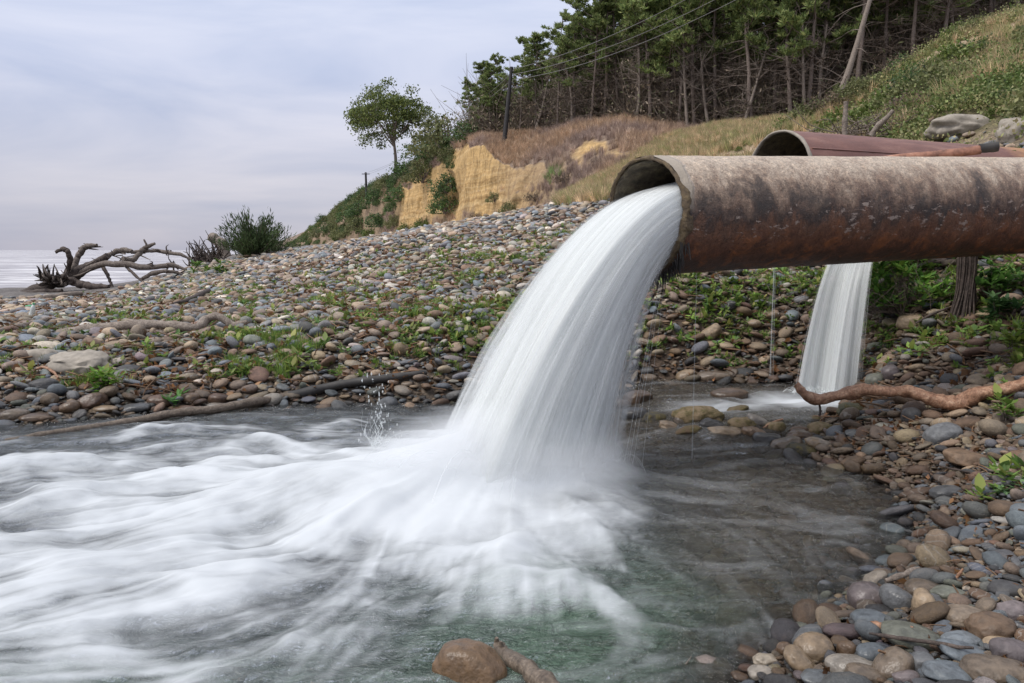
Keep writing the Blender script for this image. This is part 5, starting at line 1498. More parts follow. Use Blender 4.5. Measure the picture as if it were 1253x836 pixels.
# small log by the bottom boulder, sticks, stakes, stump
stick('sunken_log', 'short barky log poking out of the pool beside the boulder', np.array([[*atz(600, 790, -.06), .030], [*atz(622, 804, -.01), .034], [*atz(650, 824, .015), .036], [*atz(684, 850, .03), .036]]), MAT['wetbark'], 'log', 40, 12, .3, 22)
stick('wooden_stake', 'upright grey stake standing on the slope behind the red pipe', np.array([[*at(1034, 168, 14.2), .050], [*at(1034, 146, 14.2), .05], [*at(1035, 124, 14.2), .04]]), MAT['drift'], 'stake', 16, 8, .15, 8, False)
stick('leaning_stick', 'pale stick leaning on the brush behind the red pipe', np.array([[*at(1066, 166, 13.6), .055], [*at(1078, 151, 13.5), .05], [*at(1093, 135, 13.4), .035]]), MAT['drift'], 'stick', 16, 8, .2, 8, False)
STP = at(281, 316, 26); STP[2] = H(STP[0], STP[1])
stick('driftwood_stump', 'short broken tree stump slanting up beside the shrub on the beach', np.array([[*(STP - [0, 0, .2]), .20], [*(STP + at(271, 299, 26) - at(281, 312, 26)), .19], [*(STP + at(264, 292, 26) - at(281, 312, 26)), .19], [*(STP + at(259, 288, 26) - at(281, 312, 26)), .14]]), MAT['drift'], 'stump', 20, 10, .3, 4, False)
SM = [  # label, pixels (x, y, radius), material
    ('splintered orange driftwood slat on the lower right stones', [(1058, 776, 3.4), (1075, 778, 5.5), (1100, 781, 5), (1117, 783, 3.2)], 'redwood', .06),
    ('thin black twig across the lower right stones', [(1063, 790, 1.6), (1085, 793, 2.6), (1120, 799, 3), (1160, 806, 3), (1190, 809, 1.6)], 'dead', .07),
    ('dry pale driftwood piece behind the round violet grey stone', [(1083, 719, 3), (1097, 715, 4.5), (1115, 707, 4), (1125, 703, 2)], 'drift', .05),
    ('thin straw lying upright on stones above the lower right heap', [(1103, 691, 1), (1109, 697, 1.2), (1114, 703, 1)], 'drift', .06),
    ('short orange stick standing in the right bank stones', [(1165, 715, 2), (1172, 705, 2.4), (1179, 696, 2)], 'redwood', .07),
    ('short orange stick beside the violet grey stone at the right edge', [(1222, 748, 2.6), (1231, 742, 2.8), (1240, 735, 2.4)], 'redwood', .06),
    ('orange stick lying in the weeds of the left beach', [(176, 460, 1.8), (188, 456, 2.8), (203, 453, 2)], 'redwood', .05),
    ('bent grey twig lying before the orange stick on the left beach', [(160, 478, 1.6), (168, 484, 2.4), (175, 490, 2)], 'drift', .05),
    ('pale twig slanting in the weeds at the far left', [(23, 446, 1.4), (32, 453, 2), (41, 461, 1.5)], 'drift', .05),
    ('crooked brown twig below the crumbling rock on the left beach', [(42, 458, 1.3), (54, 455, 2), (66, 461, 1.8), (72, 468, 1.2)], 'redwood', .05),
    ('brown driftwood knee lying on the beach below the shrub', [(212, 377, 1.5), (230, 372, 3), (246, 365, 4), (255, 360, 3)], 'dead', .08),
    ('long weathered stick on the pebbles at the left edge', [(-8, 412, 3), (20, 405, 4), (45, 399, 4), (62, 394, 2.5)], 'drift', .06),
    ('flat board lying on the sand under the dead tree', [(52, 366, 3), (75, 363, 3.5), (100, 360, 3)], 'drift', .05),
    ('short brown stick high on the pebble slope', [(522, 362, 1), (540, 357, 2), (556, 355, 1.6)], 'drift', .06),
    ('dark twig on the pebble slope behind the grass', [(402, 320, 1.6), (408, 314, 2.2), (411, 310, 1.4)], 'dead', .1),
    ('pale stick standing near the waterline by the sunken pole', [(258, 481, 1.2), (258, 474, 1.6), (259, 468, 1.2)], 'drift', .07),
    ('thin dry twig poking from the shallows at the bottom edge', [(826, 836, .9), (836, 818, 1), (846, 803, .8)], 'drift', .07),
    ('thin grey twig among the stones below the dark brown stone', [(1150, 576, 1), (1180, 582, 1.4), (1212, 590, 1)], 'dead', .05),
    ('rusty brown stick half buried by the side stream rocks', [(934, 528, 1), (945, 522, 1.6), (957, 518, 1.2)], 'redwood', .06),
    ('brown stick under the brambles beneath the wide pipe', [(1120, 407, 1.2), (1140, 396, 1.6), (1160, 388, 1.2)], 'dead', .1),
    ('grey twig below the vines at the right edge', [(1192, 452, 1.3), (1215, 446, 1.6), (1240, 443, 1.2)], 'dead', .06)]
for k, (lab, L, mt, lift) in enumerate(SM):
    W = []
    P0 = hit(L[len(L) // 2][0], L[len(L) // 2][1] + 3)
    up_ = abs(L[0][1] - L[-1][1]) > abs(L[0][0] - L[-1][0]) * .7
    for a, b, c in L:
        P = at(a, b, P0[1]) if up_ else hit(a, b + 2) + [0, 0, lift * (.7 if P0[1] < 6.6 else 1.1)]
        W.append([*P, c * P[1] / FPX])
    stick('driftwood_stick', lab, np.array(W), MAT[mt], 'stick', 24, 8, .3, 25, False, 'sticks lying about on the stones', k * 3)
# rotten root clump by the shrub
rc_p = at(252, 328, 24); rc_p[2] = H(rc_p[0], rc_p[1])
rc = thing('root_clump', 'tangled brown clump of roots and brush left of the shrub', 'brush', tuple(rc_p))
o_ = np.array(rc.location); mb = MB()
for k in range(120):
    b = at(252 + rr_.normal() * 10, 328, 24) + [0, rr_.normal() * .3, 0]; b[2] = H(b[0], b[1]) + .05; an = rr_.uniform(0, 6.28)
    d = np.array([math.cos(an) * .5, math.sin(an) * .4, rr_.uniform(.1, .9)]) * rr_.uniform(.4, 1.0)
    tube(mb, resample(np.array([b, b + d * .5 + rr_.normal(size=3) * .08, b + d]) - o_, 6), np.linspace(.026, .008, 6), 4)
tag(mb.build('root_tangle', MAT['dead'], rc), kind='stuff')
v, f = stone_shape(3, np.random.default_rng(30), .5, .7, .4)
o = MB().add(v * .55, f).build('root_mound', MAT['dead'], rc); o.location = (0, .2, 0)
# dead brush pile behind the red pipe
bp = thing('brush_pile', 'pile of dead brown brushwood on the slope behind the red pipe', 'brush', tuple(hit(1090, 166, 8, 40)))
o_ = np.array(bp.location); mb = MB()
for k in range(240):
    b = o_ + [rr_.normal() * .55, rr_.normal() * .35, rr_.uniform(-.1, .1)]; an = rr_.uniform(0, 6.28)
    d = np.array([math.cos(an), math.sin(an), rr_.uniform(0, .7)]) * rr_.uniform(.25, .7)
    tube(mb, resample(np.array([b, b + d * .5 + rr_.normal(size=3) * .08, b + d]) - o_, 5), np.linspace(.012, .005, 5), 4)
tag(mb.build('dead_twigs', MAT['twig'], bp), kind='stuff')
# rocks on the right hill
for k, (a, b, rw, rh_, lab) in enumerate([(1175, 158, 42, 18, 'broad pale rock outcrop on the hillside behind the red pipe'), (1243, 163, 26, 20, 'pale boulder among vines at the right frame edge'),
                                          (1112, 154, 14, 8, 'grey rock beside the brushwood pile on the slope'), (1075, 162, 10, 5, 'small grey rock below the brushwood pile')]):
    P = hit(a, b + rh_ * .6, 8, 40); s = P[1] / FPX
    v, f = stone_shape(4, np.random.default_rng(60 + k), .75, .8, .32, .5)
    o = MB().add(v * [rw * s, rw * s * .7, rh_ * s * 1.25], f).build('rock_outcrop', MAT['roughrock'], smooth=False); o.location = at(a, b, P[1] + .25)
    tag(o, lab, 'rock', 'rocks on the right hillside')
# litter
P = hit(35, 378); v, f = ICO[2]; vv = v * [.10, .07, .03] + .02 * fbm(v[:, 0] * 3, v[:, 1] * 3, v[:, 2], 2)[:, None]
o = MB().add(vv, f).build('plastic_scrap', MAT['plastic_green']); o.location = P + [0, 0, .04]; tag(o, 'bright green scrap of plastic on the stones before the dead tree', 'litter')
bt = thing('plastic_bottle', 'clear crushed plastic bottle among the stones at the left', 'litter', tuple(hit(38, 391) + [0, 0, .05]))
mb = MB(); tube(mb, resample(np.array([[0, 0, 0], [.03, 0, .08], [.05, 0, .17]]), 12), np.array([.03, .036, .036, .034, .036, .034, .036, .036, .034, .028, .018, .014]), 10, .15, 20); mb.build('bottle_body', MAT['plastic_clear'], bt)
mb = MB(); tube(mb, np.array([[.05, 0, .168], [.056, 0, .19]]), .016, 8); mb.build('bottle_cap', MAT['plastic_green'], bt)
# ------------------------------------------------------------------ plants
rp = np.random.default_rng(101)
def blade_tuft(n, h, w, spread, cols, rg, bend=.5, tris=2):
    mb = MB()
    for k in range(n):
        an = rg.uniform(0, 6.283); b = np.array([math.cos(an), math.sin(an), 0]) * rg.uniform(0, spread)
        d = np.array([math.cos(an + rg.normal() * .6), math.sin(an + rg.normal() * .6), 0]); sd = np.array([-d[1], d[0], 0])
        L = h * rg.uniform(.55, 1.1); bd = bend * rg.uniform(.3, 1.2)
        P = [b + d * bd * L * q ** 2 + np.array([0, 0, L * q * (1 - .25 * bd * q)]) for q in (0, .4, .75, 1)]
        ww = [w, w * .9, w * .6, w * .08]
        V = []
        for p_, w_ in zip(P, ww): V += [p_ - sd * w_ / 2, p_ + sd * w_ / 2]
        c = np.array(cols[rg.integers(0, len(cols))]) * rg.uniform(.75, 1.25)
        mb.add(np.array(V), np.array([[0, 1, 3, 2], [2, 3, 5, 4], [4, 5, 7, 6]]), np.tile(c, (8, 1)))
    return mb
def weed(n, L, cols, rg, h=.5):
    """a small leafy weed: pointed ovate leaves on short stems"""
    mb = MB()
    for k in range(n):
        an = rg.uniform(0, 6.283); d = np.array([math.cos(an), math.sin(an), 0]); sd = np.array([-d[1], d[0], 0])
        b = d * rg.uniform(0, .25) * L + np.array([0, 0, rg.uniform(.1, 1) * h * L]); ti = rg.uniform(-.2, .9); ln = L * rg.uniform(.5, 1)
        ax_ = d * math.cos(ti) + np.array([0, 0, math.sin(ti)]); w_ = ln * rg.uniform(.35, .55)
        V = np.array([b, b + ax_ * ln * .35 + sd * w_ * .5, b + ax_ * ln * .7 + sd * w_ * .38, b + ax_ * ln, b + ax_ * ln * .7 - sd * w_ * .38, b + ax_ * ln * .35 - sd * w_ * .5, b + ax_ * ln * .5 - np.array([0, 0, ln * .08])])
        c = np.array(cols[rg.integers(0, len(cols))]) * rg.uniform(.75, 1.25)
        mb.add(V, np.array([[0, 1, 6], [1, 2, 6], [2, 3, 6], [3, 4, 6], [4, 5, 6], [5, 0, 6]]), np.tile(c, (7, 1)))
    return mb
GREEN = [(.12, .22, .045), (.16, .27, .05), (.09, .17, .04), (.21, .28, .07)]
WEEDG = [(.11, .20, .05), (.15, .25, .055), (.19, .24, .07), (.08, .15, .045)]
grass_m = [blade_tuft(22, .095, .006, .06, GREEN, rp).mesh('grass_tuft', MAT['leaf_inst']) for _ in range(3)] + [blade_tuft(14, .07, .007, .05, GREEN + [(.2, .19, .07)], rp, .8).mesh('grass_tuft', MAT['leaf_inst']) for _ in range(2)]
weed_m = [weed(14, .10, WEEDG, rp).mesh('weed', MAT['leaf_inst']) for _ in range(4)]
# grass on the pebble beach, in patches
n = 52000
gx_ = rp.uniform(-11, 4.5, n); gy_ = 7.6 + 13 * rp.random(n) ** 1.25
gz_ = H(gx_, gy_); ppx, ppy, dp = proj(np.stack([gx_, gy_, gz_], 1))
zone = np.exp(-((ppx - 330) / 260) ** 2 - ((ppy - 420) / 50) ** 2) + .9 * np.exp(-((ppx - 620) / 190) ** 2 - ((ppy - 360) / 46) ** 2) + .8 * np.exp(-((ppx - 60) / 150) ** 2 - ((ppy - 455) / 36) ** 2)
# patches follow places on the beach: centres are world points
pats = [(hit(a, b), s, k) for a, b, s, k in [(345, 428, .75, 1.0), (395, 422, .5, .9), (290, 432, .5, .7), (140, 470, .35, 1.0), (95, 472, .5, .8), (30, 470, .5, .7), (20, 440, .5, .5), (230, 440, .5, .5), (450, 400, .8, .45), (520, 395, .8, .5), (430, 372, 1.0, .4), (600, 372, 1.0, .5),
        (650, 320, .9, .5), (590, 330, 1.0, .35), (560, 410, .7, .4), (330, 360, 1.2, .35), (230, 350, 1.4, .25), (500, 352, 1.0, .35), (640, 390, .7, .5), (690, 330, .6, .5), (380, 395, .9, .45), (270, 400, .8, .35), (720, 290, .9, .35), (130, 430, .6, .4)]]
pr = np.zeros(n)
for c, s, k in pats: pr = np.maximum(pr, k * np.exp(-((gx_ - c[0]) ** 2 + ((gy_ - c[1]) * .75) ** 2) / (s * s)))
clump = sstep(.05, .42, fbm(gx_ * 1.7, gy_ * 1.7, 3.0, 3) + .12)
base_p = .19 * sstep(-8, -5, gx_) * (1 - sstep(15, 19, gy_)) + .5 * pr
ok = (rp.random(n) < base_p * (.15 + 1.5 * clump)) & (gz_ > .17) & (ppx > -60)
P = np.stack([gx_, gy_, gz_ + .02], 1)[ok]; k = len(P)
sz = rp.uniform(.5, 1.0, k) * (1 + .25 * (pr[ok] > .5))
isg = rp.random(k) < np.where(pr[ok] > .6, .8, .45)
ix = np.where(isg, rp.integers(0, 5, k), 5 + rp.integers(0, 4, k))
tint = rp.uniform(.75, 1.3, (k, 1)) * np.array([1, 1, 1]) * np.stack([rp.uniform(.9, 1.35, k), np.ones(k), rp.uniform(.8, 1.2, k)], 1)
scatter('grass', P, np.stack([rp.normal(size=k) * .12, rp.normal(size=k) * .12, rp.uniform(0, 6.28, k)], 1), sz * 1.05, ix, grass_m + weed_m, tint)
# small weeds on the shady bank and the right bank
n = 5200
gx_ = rp.uniform(1.2, 6.8, n); gy_ = rp.uniform(4.0, 12, n); gz_ = H(gx_, gy_); ppx, ppy, dp = proj(np.stack([gx_, gy_, gz_], 1))
c0 = [(hit(a, b), s, q) for a, b, s, q in [(850, 365, .5, .9), (905, 370, .5, .6), (880, 350, .6, .8), (990, 345, .7, .9), (960, 345, .6, .7), (1215, 350, .8, 1.0), (1245, 420, .35, .9), (1240, 400, .5, .6), (1180, 400, .6, .5), (1100, 340, .9, .9), (1225, 505, .14, 1), (1225, 595, .16, 1.0), (1252, 450, .3, .7), (825, 350, .5, .6)]]
pr = np.zeros(n)
for c, s, q in c0: pr = np.maximum(pr, q * np.exp(-((gx_ - c[0]) ** 2 + (gy_ - c[1]) ** 2) / (s * s)))
ok = (rp.random(n) < pr * .9) & (gz_ > .15)
P = np.stack([gx_, gy_, gz_ + .03], 1)[ok]; k = len(P)
ix = np.where(rp.random(k) < .18, rp.integers(0, 5, k), 5 + rp.integers(0, 4, k))
scatter('weeds', P, np.stack([rp.normal(size=k) * .25, rp.normal(size=k) * .25, rp.uniform(0, 6.28, k)], 1), rp.uniform(.6, 1.3, k), ix, grass_m + weed_m, rp.uniform(.8, 1.5, (k, 1)) * np.array([1.1, 1, .9]))

# leaf litter: brown and orange scraps between the stones
lit = []
for _ in range(4):
    mb = MB(); cards(mb, rp.normal(size=(2, 3)) * .006, .055, rp, .5, 0, [(.24, .12, .05), (.30, .17, .085), (.17, .09, .05), (.36, .24, .13)]); lit.append(mb.mesh('dead_leaf', MAT['leaf_inst']))
for _ in range(3):
    mb = MB(); tube(mb, resample(np.array([[-.07, 0, 0], [0, .01, .005], [.07, -.005, 0]]), 6), .004, 4, .3, 40, np.array((.26, .16, .095))); lit.append(mb.mesh('splinter', MAT['leaf_inst']))
n = 15000
lx = np.concatenate([rp.uniform(-10, 4, n - 4000), rp.uniform(.8, 5.5, 4000)]); ly = np.concatenate([7.7 + 11 * rp.random(n - 4000) ** 1.3, rp.uniform(2, 8, 4000)])
lz = H(lx, ly); m_ = (lz > .06) & (lz < 2.7) & (rp.random(n) < .35 + .65 * sstep(0, .3, fbm(lx * .8, ly * .8, 9., 3)))
lx, ly, lz = lx[m_], ly[m_], lz[m_]; k = len(lx)
scatter('leaf_litter', np.stack([lx, ly, lz + np.where(ly < 6.6, .022, .05)], 1), np.stack([rp.normal(size=k) * .3, rp.normal(size=k) * .3, rp.uniform(0, 6.28, k)], 1), rp.uniform(.6, 1.5, k) * np.where(ly < 6.6, .8, 1.35), rp.integers(0, 7, k), lit, rp.uniform(.6, 1.3, (k, 1)) * np.ones((1, 3)))

# vines and low plants over the right hillside
VINE = [(.15, .19, .075), (.20, .23, .10), (.24, .25, .13), (.11, .15, .06), (.27, .25, .14)]
vine_m = []
for _ in range(5):
    mb = MB(); C = rp.normal(size=(40, 3)) * [.19, .19, .08] + [0, 0, .09]; cards(mb, C, rp.uniform(.035, .075, 40), rp, .75, .3, VINE); vine_m.append(mb.mesh('vine_sprig', MAT['leaf_inst']))
n = 40000
vx = rp.uniform(1.5, 19, n); vy = 9.5 + 20 * rp.random(n); vz = H(vx, vy); ppx, ppy, dp = proj(np.stack([vx, vy, vz], 1))
g1 = fbm(vx * .35 + 4, vy * .35, 2.0, 4)
right_ = sstep(1020, 1130, ppx)
ok = (ppx > 780) & (ppx < 1420) & (vz > 2.2) & (rp.random(n) < (.30 + .70 * right_) * (1 - .96 * sstep(.0, .16, g1))) & ~((np.abs(ppx - 1180) < 48) & (np.abs(ppy - 158) < 20)) & (np.min(np.hypot(vx[:, None] - PATHP[None, :, 0], vy[:, None] - PATHP[None, :, 1]), 1) > rp.uniform(.4, 1.5, n))
vx, vy, vz = vx[ok], vy[ok], vz[ok]; k = len(vx)
q = sstep(-.3, .35, fbm(vx * .5, vy * .5, 7., 3))[:, None]
tint = (np.array([.72, .85, .55]) * (1 - q) + np.array([1.5, 1.32, 1.25]) * q) * rp.uniform(.8, 1.25, (k, 1))
scatter('hillside_vines', np.stack([vx, vy, vz], 1), np.stack([rp.normal(size=k) * .3, rp.normal(size=k) * .3, rp.uniform(0, 6.28, k)], 1), rp.uniform(.6, 1.25, k) * np.interp(vy, [10, 28], [.9, 1.0]), rp.integers(0, 5, k), vine_m, tint)

# dry pinkish grass over the mound and the plateau
dry_m = [blade_tuft(34, .62, .018, .16, [(.41, .33, .26), (.49, .40, .315), (.34, .27, .22), (.56, .47, .36)], rp, .5).mesh('dry_tuft', MAT['dry']) for _ in range(4)]
pts = []
A_ = grid.reshape(-1, 3); tf = turf_f.ravel(); tv = np.broadcast_to(tt_[None], grid.shape[:2]).ravel(); pv = np.broadcast_to(sp_px[:, None], grid.shape[:2]).ravel()
wgt = sstep(.45, .8, tf) * (tv > 1.02) * (tv < 5.6) * (pv > 470) * (pv < 1020) * np.where(tv > 3, 1.0, .8)
cellw = np.linalg.norm(du, axis=2).ravel() * np.linalg.norm(dv, axis=2).ravel()
pw = np.clip(wgt * cellw, 0, None); pw /= pw.sum()
ch = rp.choice(len(pw), 15000, p=pw)
i_, j_ = np.unravel_index(ch, grid.shape[:2])
P = grid[i_, j_] + du[i_, j_] * rp.uniform(-.5, .5, (len(ch), 1)) + dv[i_, j_] * rp.uniform(-.5, .5, (len(ch), 1))
k = len(P)
g2 = fbm(P[:, 0] * .25, P[:, 1] * .25, P[:, 2] * .25, 3)[:, None]
q = sstep(-.25, .35, g2)
tint = (np.array([.82, .76, .82]) * (1 - q) + np.array([1.15, 1.0, .86]) * q) * rp.uniform(.8, 1.2, (k, 1))
grn = (rp.random(k) < .5 * sstep(.02, .25, fbm(P[:, 0] * .3 + 9, P[:, 1] * .3, 1.0, 3)) * (tv[ch] < 2.6))
tint[grn] = np.array([.50, .85, .42]) * rp.uniform(.8, 1.3, (grn.sum(), 1))
scatter('dry_grass', P - [0, 0, .03], np.stack([rp.normal(size=k) * .2, rp.normal(size=k) * .2, rp.uniform(0, 6.28, k)], 1), rp.uniform(.55, 1.15, k), rp.integers(0, 4, k), dry_m, tint)
# the grass of the right hill's bare brow and the slope left of the red pipe
n = 26000
vx = rp.uniform(.0, 16, n); vy = 15 + 29 * rp.random(n); vz = H(vx, vy); ppx, ppy, dp = proj(np.stack([vx, vy, vz], 1))
ok = (ppx > 680) & (ppx < 1400) & ((vz > 2.6) | ((vy > 22) & (vz > 1.2))) & (rp.random(n) < np.where(ppx < 1040, .9, .25 + .6 * sstep(-.05, .15, fbm(vx * .35 + 4, vy * .35, 2.0, 4)))) & (np.min(np.hypot(vx[:, None] - PATHP[None, :, 0], vy[:, None] - PATHP[None, :, 1]), 1) > rp.uniform(.3, 1.2, n))
vx, vy, vz = vx[ok], vy[ok], vz[ok]; k = len(vx)
scatter('slope_grass', np.stack([vx, vy, vz], 1), np.stack([rp.normal(size=k) * .2, rp.normal(size=k) * .2, rp.uniform(0, 6.28, k)], 1), rp.uniform(.35, .75, k), rp.integers(0, 4, k), dry_m, np.where(rp.random((k, 1)) < .4, np.array([[.70, .86, .48]]), np.array([[1.25, 1.15, .90]])) * rp.uniform(.8, 1.25, (k, 1)))

# ------------------------------------------------------------------ shrubs
def shrub_meshes(rg, n_leaf=1500, leaf=.13, cols=None, up=.3, shape=(1, 1, .85)):
    """unit-radius shrub: stems and a ragged crown of leaf clumps"""
    st = MB(); lf = MB()
    for k in range(13):
        an = rg.uniform(0, 6.283); el = rg.uniform(.35, 1.4)
        d = np.array([math.cos(an) * math.cos(el), math.sin(an) * math.cos(el), math.sin(el)]) * rg.uniform(.6, .95)
        tube(st, resample(np.array([[0, 0, -.1], d * .45 + rg.normal(size=3) * .06, d]), 7), np.linspace(.035, .010, 7), 5)
    C = []
    for k in range(52):
        an = rg.uniform(0, 6.283); el = math.asin(rg.uniform(-.12, 1)); rad = rg.uniform(.45, 1.0) ** .6 * rg.uniform(.78, 1.1)
        c = np.array([math.cos(an) * math.cos(el) * shape[0], math.sin(an) * math.cos(el) * shape[1], math.sin(el) * shape[2]]) * rad
        m_ = n_leaf // 52
        C.append(c + rg.normal(size=(m_, 3)) * rg.uniform(.07, .15))
    C = np.concatenate(C); C[:, 2] = np.maximum(C[:, 2], -.05)
    cards(lf, C, rg.uniform(.6, 1.2, len(C)) * leaf, rg, .55, up, cols, .28)
    return st.mesh('stems', MAT['twig']), lf.mesh('foliage', MAT['leaf'])
DK = [(.065, .115, .04), (.085, .145, .045), (.115, .175, .055), (.05, .085, .035)]
OL = [(.16, .175, .07), (.20, .20, .09), (.13, .145, .06)]
LT = [(.13, .18, .045), (.17, .20, .06), (.10, .14, .035)]
SHR = {'dark': [shrub_meshes(rp, 1700, .12, DK) for _ in range(3)], 'olive': [shrub_meshes(rp, 1500, .12, OL) for _ in range(2)], 'light': [shrub_meshes(rp, 1400, .14, LT) for _ in range(2)], 'brown': [shrub_meshes(rp, 900, .11, [(.15, .11, .08), (.20, .15, .10), (.11, .085, .06)])]}
def shrub(P, s, kind, label, cat='shrub', group=None, sz=1.0, rg=rp):
    st, lf = SHR[kind][rg.integers(0, len(SHR[kind]))]
    o = thing('shrub', label, cat, tuple(P), group, rg.uniform(0, 6.28)); o.scale = (s, s, s * sz)
    link('stems', st, o); link('foliage', lf, o)
    return o
SLP = [  # px, py, radius px, t on the headland face, kind, label
    (545, 160, 45, 4.2, 'olive', 'broad dark shrub mass crowning the gap in the cliff'), (521, 178, 28, 3.6, 'dark', 'dark leafy shrub left of the crowning shrub mass on the cliff'), (572, 158, 24, 4.6, 'dark', 'dark shrub against the first pines on the cliff top'),
    (517, 208, 24, 3.0, 'olive', 'olive shrub draping over the narrow cliff buttress'), (546, 222, 22, 2.6, 'dark', 'dark shrub hanging in the gully between the two cliffs'), (545, 248, 21, 1.8, 'dark', 'dark shrub filling the gully foot between the two cliffs'),
    (500, 203, 22, 4.3, 'dark', 'dark shrub at the trunk foot of the lone tree'), (489, 234, 20, 2.6, 'dark', 'dark green shrub on the slope below the lone tree'), (474, 220, 17, 3.9, 'olive', 'olive shrub left of the lone tree foot'),
    (461, 238, 19, 3.1, 'dark', 'dense green shrub midway down the seaward slope'), (466, 266, 19, 1.6, 'dark', 'dark shrub low on the seaward slope below the lone tree'), (484, 268, 14, 1.4, 'olive', 'olive shrub at the left foot of the narrow buttress'),
    (440, 252, 19, 2.6, 'dark', 'green shrub on the slope under the distant pole'), (440, 272, 18, 1.5, 'olive', 'olive shrub low on the seaward slope'), (424, 262, 16, 2.6, 'dark', 'dark shrub far down the headland ridge'), (418, 281, 15, 1.3, 'olive', 'olive shrub at the headland foot'),
    (404, 276, 14, 2.4, 'dark', 'small dark shrub on the falling ridge'), (390, 283, 12, 2.2, 'olive', 'olive shrub near the end of the ridge'), (375, 291, 9, 2.0, 'dark', 'low shrub at the tip of the headland'), (396, 266, 9, 3.5, 'dark', 'round dark shrub on the distant ridge line'),
    (499, 278, 15, 1.3, 'light', 'bright yellow green shrub at the foot of the narrow cliff'), (520, 271, 14, 1.3, 'light', 'light green shrub under the ochre buttress'), (455, 282, 13, 1.2, 'light', 'light green shrub at the foot of the seaward slope'),
    (606, 240, 12, 1.9, 'olive', 'greenish shrub on the rubble slope below the large cliff'), (624, 252, 15, 1.5, 'olive', 'low olive shrub on the rubble slope right of the large cliff'), (655, 238, 14, 1.7, 'brown', 'grey brown dead shrub on the mound slope'), (690, 215, 14, 2.1, 'brown', 'brown thicket midway up the grassy mound'),
    (735, 195, 13, 2.5, 'brown', 'brown thicket near the bare scar of the mound'), (762, 215, 14, 1.9, 'brown', 'brown dry shrub low on the mound behind the jet'), (800, 178, 10, 2.9, 'brown', 'brown tuft on the crest of the mound left of the wide pipe'), (585, 262, 11, 1.2, 'brown', 'brown dead shrub at the foot of the large cliff'),
    (430, 240, 7, 4.2, 'dark', 'small dark treelike shrub beside the distant pole'), (448, 236, 11, 3.9, 'olive', 'olive shrub right of the distant pole foot')]
for a, b, rp_, tv_, kd, lab in SLP:
    Q = on_headland(a, tv_); Y = Q[1]
    P = at(a, b + rp_ * .55, Y - (.3 if a not in (546, 545, 517) else 1.6)); s = rp_ * Y / FPX * 1.05
    shrub(P, s, kd, lab, group='shrubs on the headland')
# hillside shrubs right
for a, b, rp_, kd, lab in [(1232, 105, 26, 'dark', 'dark shrub at the right edge of the hillside above the vines'), (1205, 72, 22, 'light', 'yellow green shrub on the upper right hillside'), (1243, 45, 22, 'light', 'yellowish shrub at the top right corner'), (1170, 88, 14, 'olive', 'olive shrub on the hillside below the bare brow'),
                           (1238, 140, 14, 'dark', 'dark leafy shrub above the pale boulder at the right edge'), (1105, 122, 12, 'light', 'light green shrub above the brushwood pile'), (1255, 75, 20, 'olive', 'olive shrub half cut by the right frame edge'), (955, 158, 8, 'olive', 'low olive shrub on the slope left of the red pipe mouth'), (905, 178, 8, 'light', 'pale green weed clump left of the red pipe'),
                           (1222, 128, 15, 'light', 'yellow green shrub just above the broad pale outcrop end'), (1190, 118, 12, 'dark', 'small dark shrub above the broad pale rock outcrop'), (1152, 112, 11, 'light', 'yellowish shrub left of the small dark one above the outcrop'), (1215, 95, 13, 'dark', 'dark shrub below the yellow green one on the upper hillside'),
                           (1245, 178, 13, 'dark', 'dark leafy plant beside the end of the red pipe'), (1130, 135, 9, 'olive', 'small olive shrub between the brushwood and the outcrop'), (1205, 140, 10, 'light', 'bright green plant on top of the broad pale outcrop'), (1078, 135, 8, 'brown', 'brown dry bush left of the leaning pale stick'), (1000, 160, 8, 'brown', 'brown dry bush between the red pipe and the wood'), (1012, 148, 7, 'light', 'pale green tuft left of the grey stake'), (930, 165, 7, 'brown', 'dry brown tuft above the mouth of the red pipe')]:
    P = hit(a, b + rp_ * .8, 9, 44); s = rp_ * P[1] / FPX
    shrub(P, s, kd, lab, group='shrubs on the right hillside', sz=.8)

# low scrub clumps over the vines
n = 900; vx = rp.uniform(3, 17, n); vy = 11 + 16 * rp.random(n); vz = H(vx, vy); ppx, ppy, dp = proj(np.stack([vx, vy, vz], 1))
ok = (ppx > 960) & (ppx < 1420) & (vz > 2.6) & (fbm(vx * .6 + 2, vy * .6, 5., 3) > -.02) & (np.min(np.hypot(vx[:, None] - PATHP[None, :, 0], vy[:, None] - PATHP[None, :, 1]), 1) > 1.2) & ~((np.abs(ppx - 1200) < 75) & (np.abs(ppy - 162) < 26)) & (ppy < 165)
vx, vy, vz = vx[ok][:150], vy[ok][:150], vz[ok][:150]; k = len(vx)
scatter('hillside_scrub', np.stack([vx, vy, vz - .05], 1), np.stack([rp.normal(size=k) * .15, rp.normal(size=k) * .15, rp.uniform(0, 6.28, k)], 1), rp.uniform(.35, .85, k), rp.choice(6, k, p=[.12, .2, .2, .2, .16, .12]), [SHR['dark'][0][1], SHR['olive'][0][1], SHR['olive'][1][1], SHR['light'][0][1], SHR['light'][1][1], SHR['brown'][0][1]])

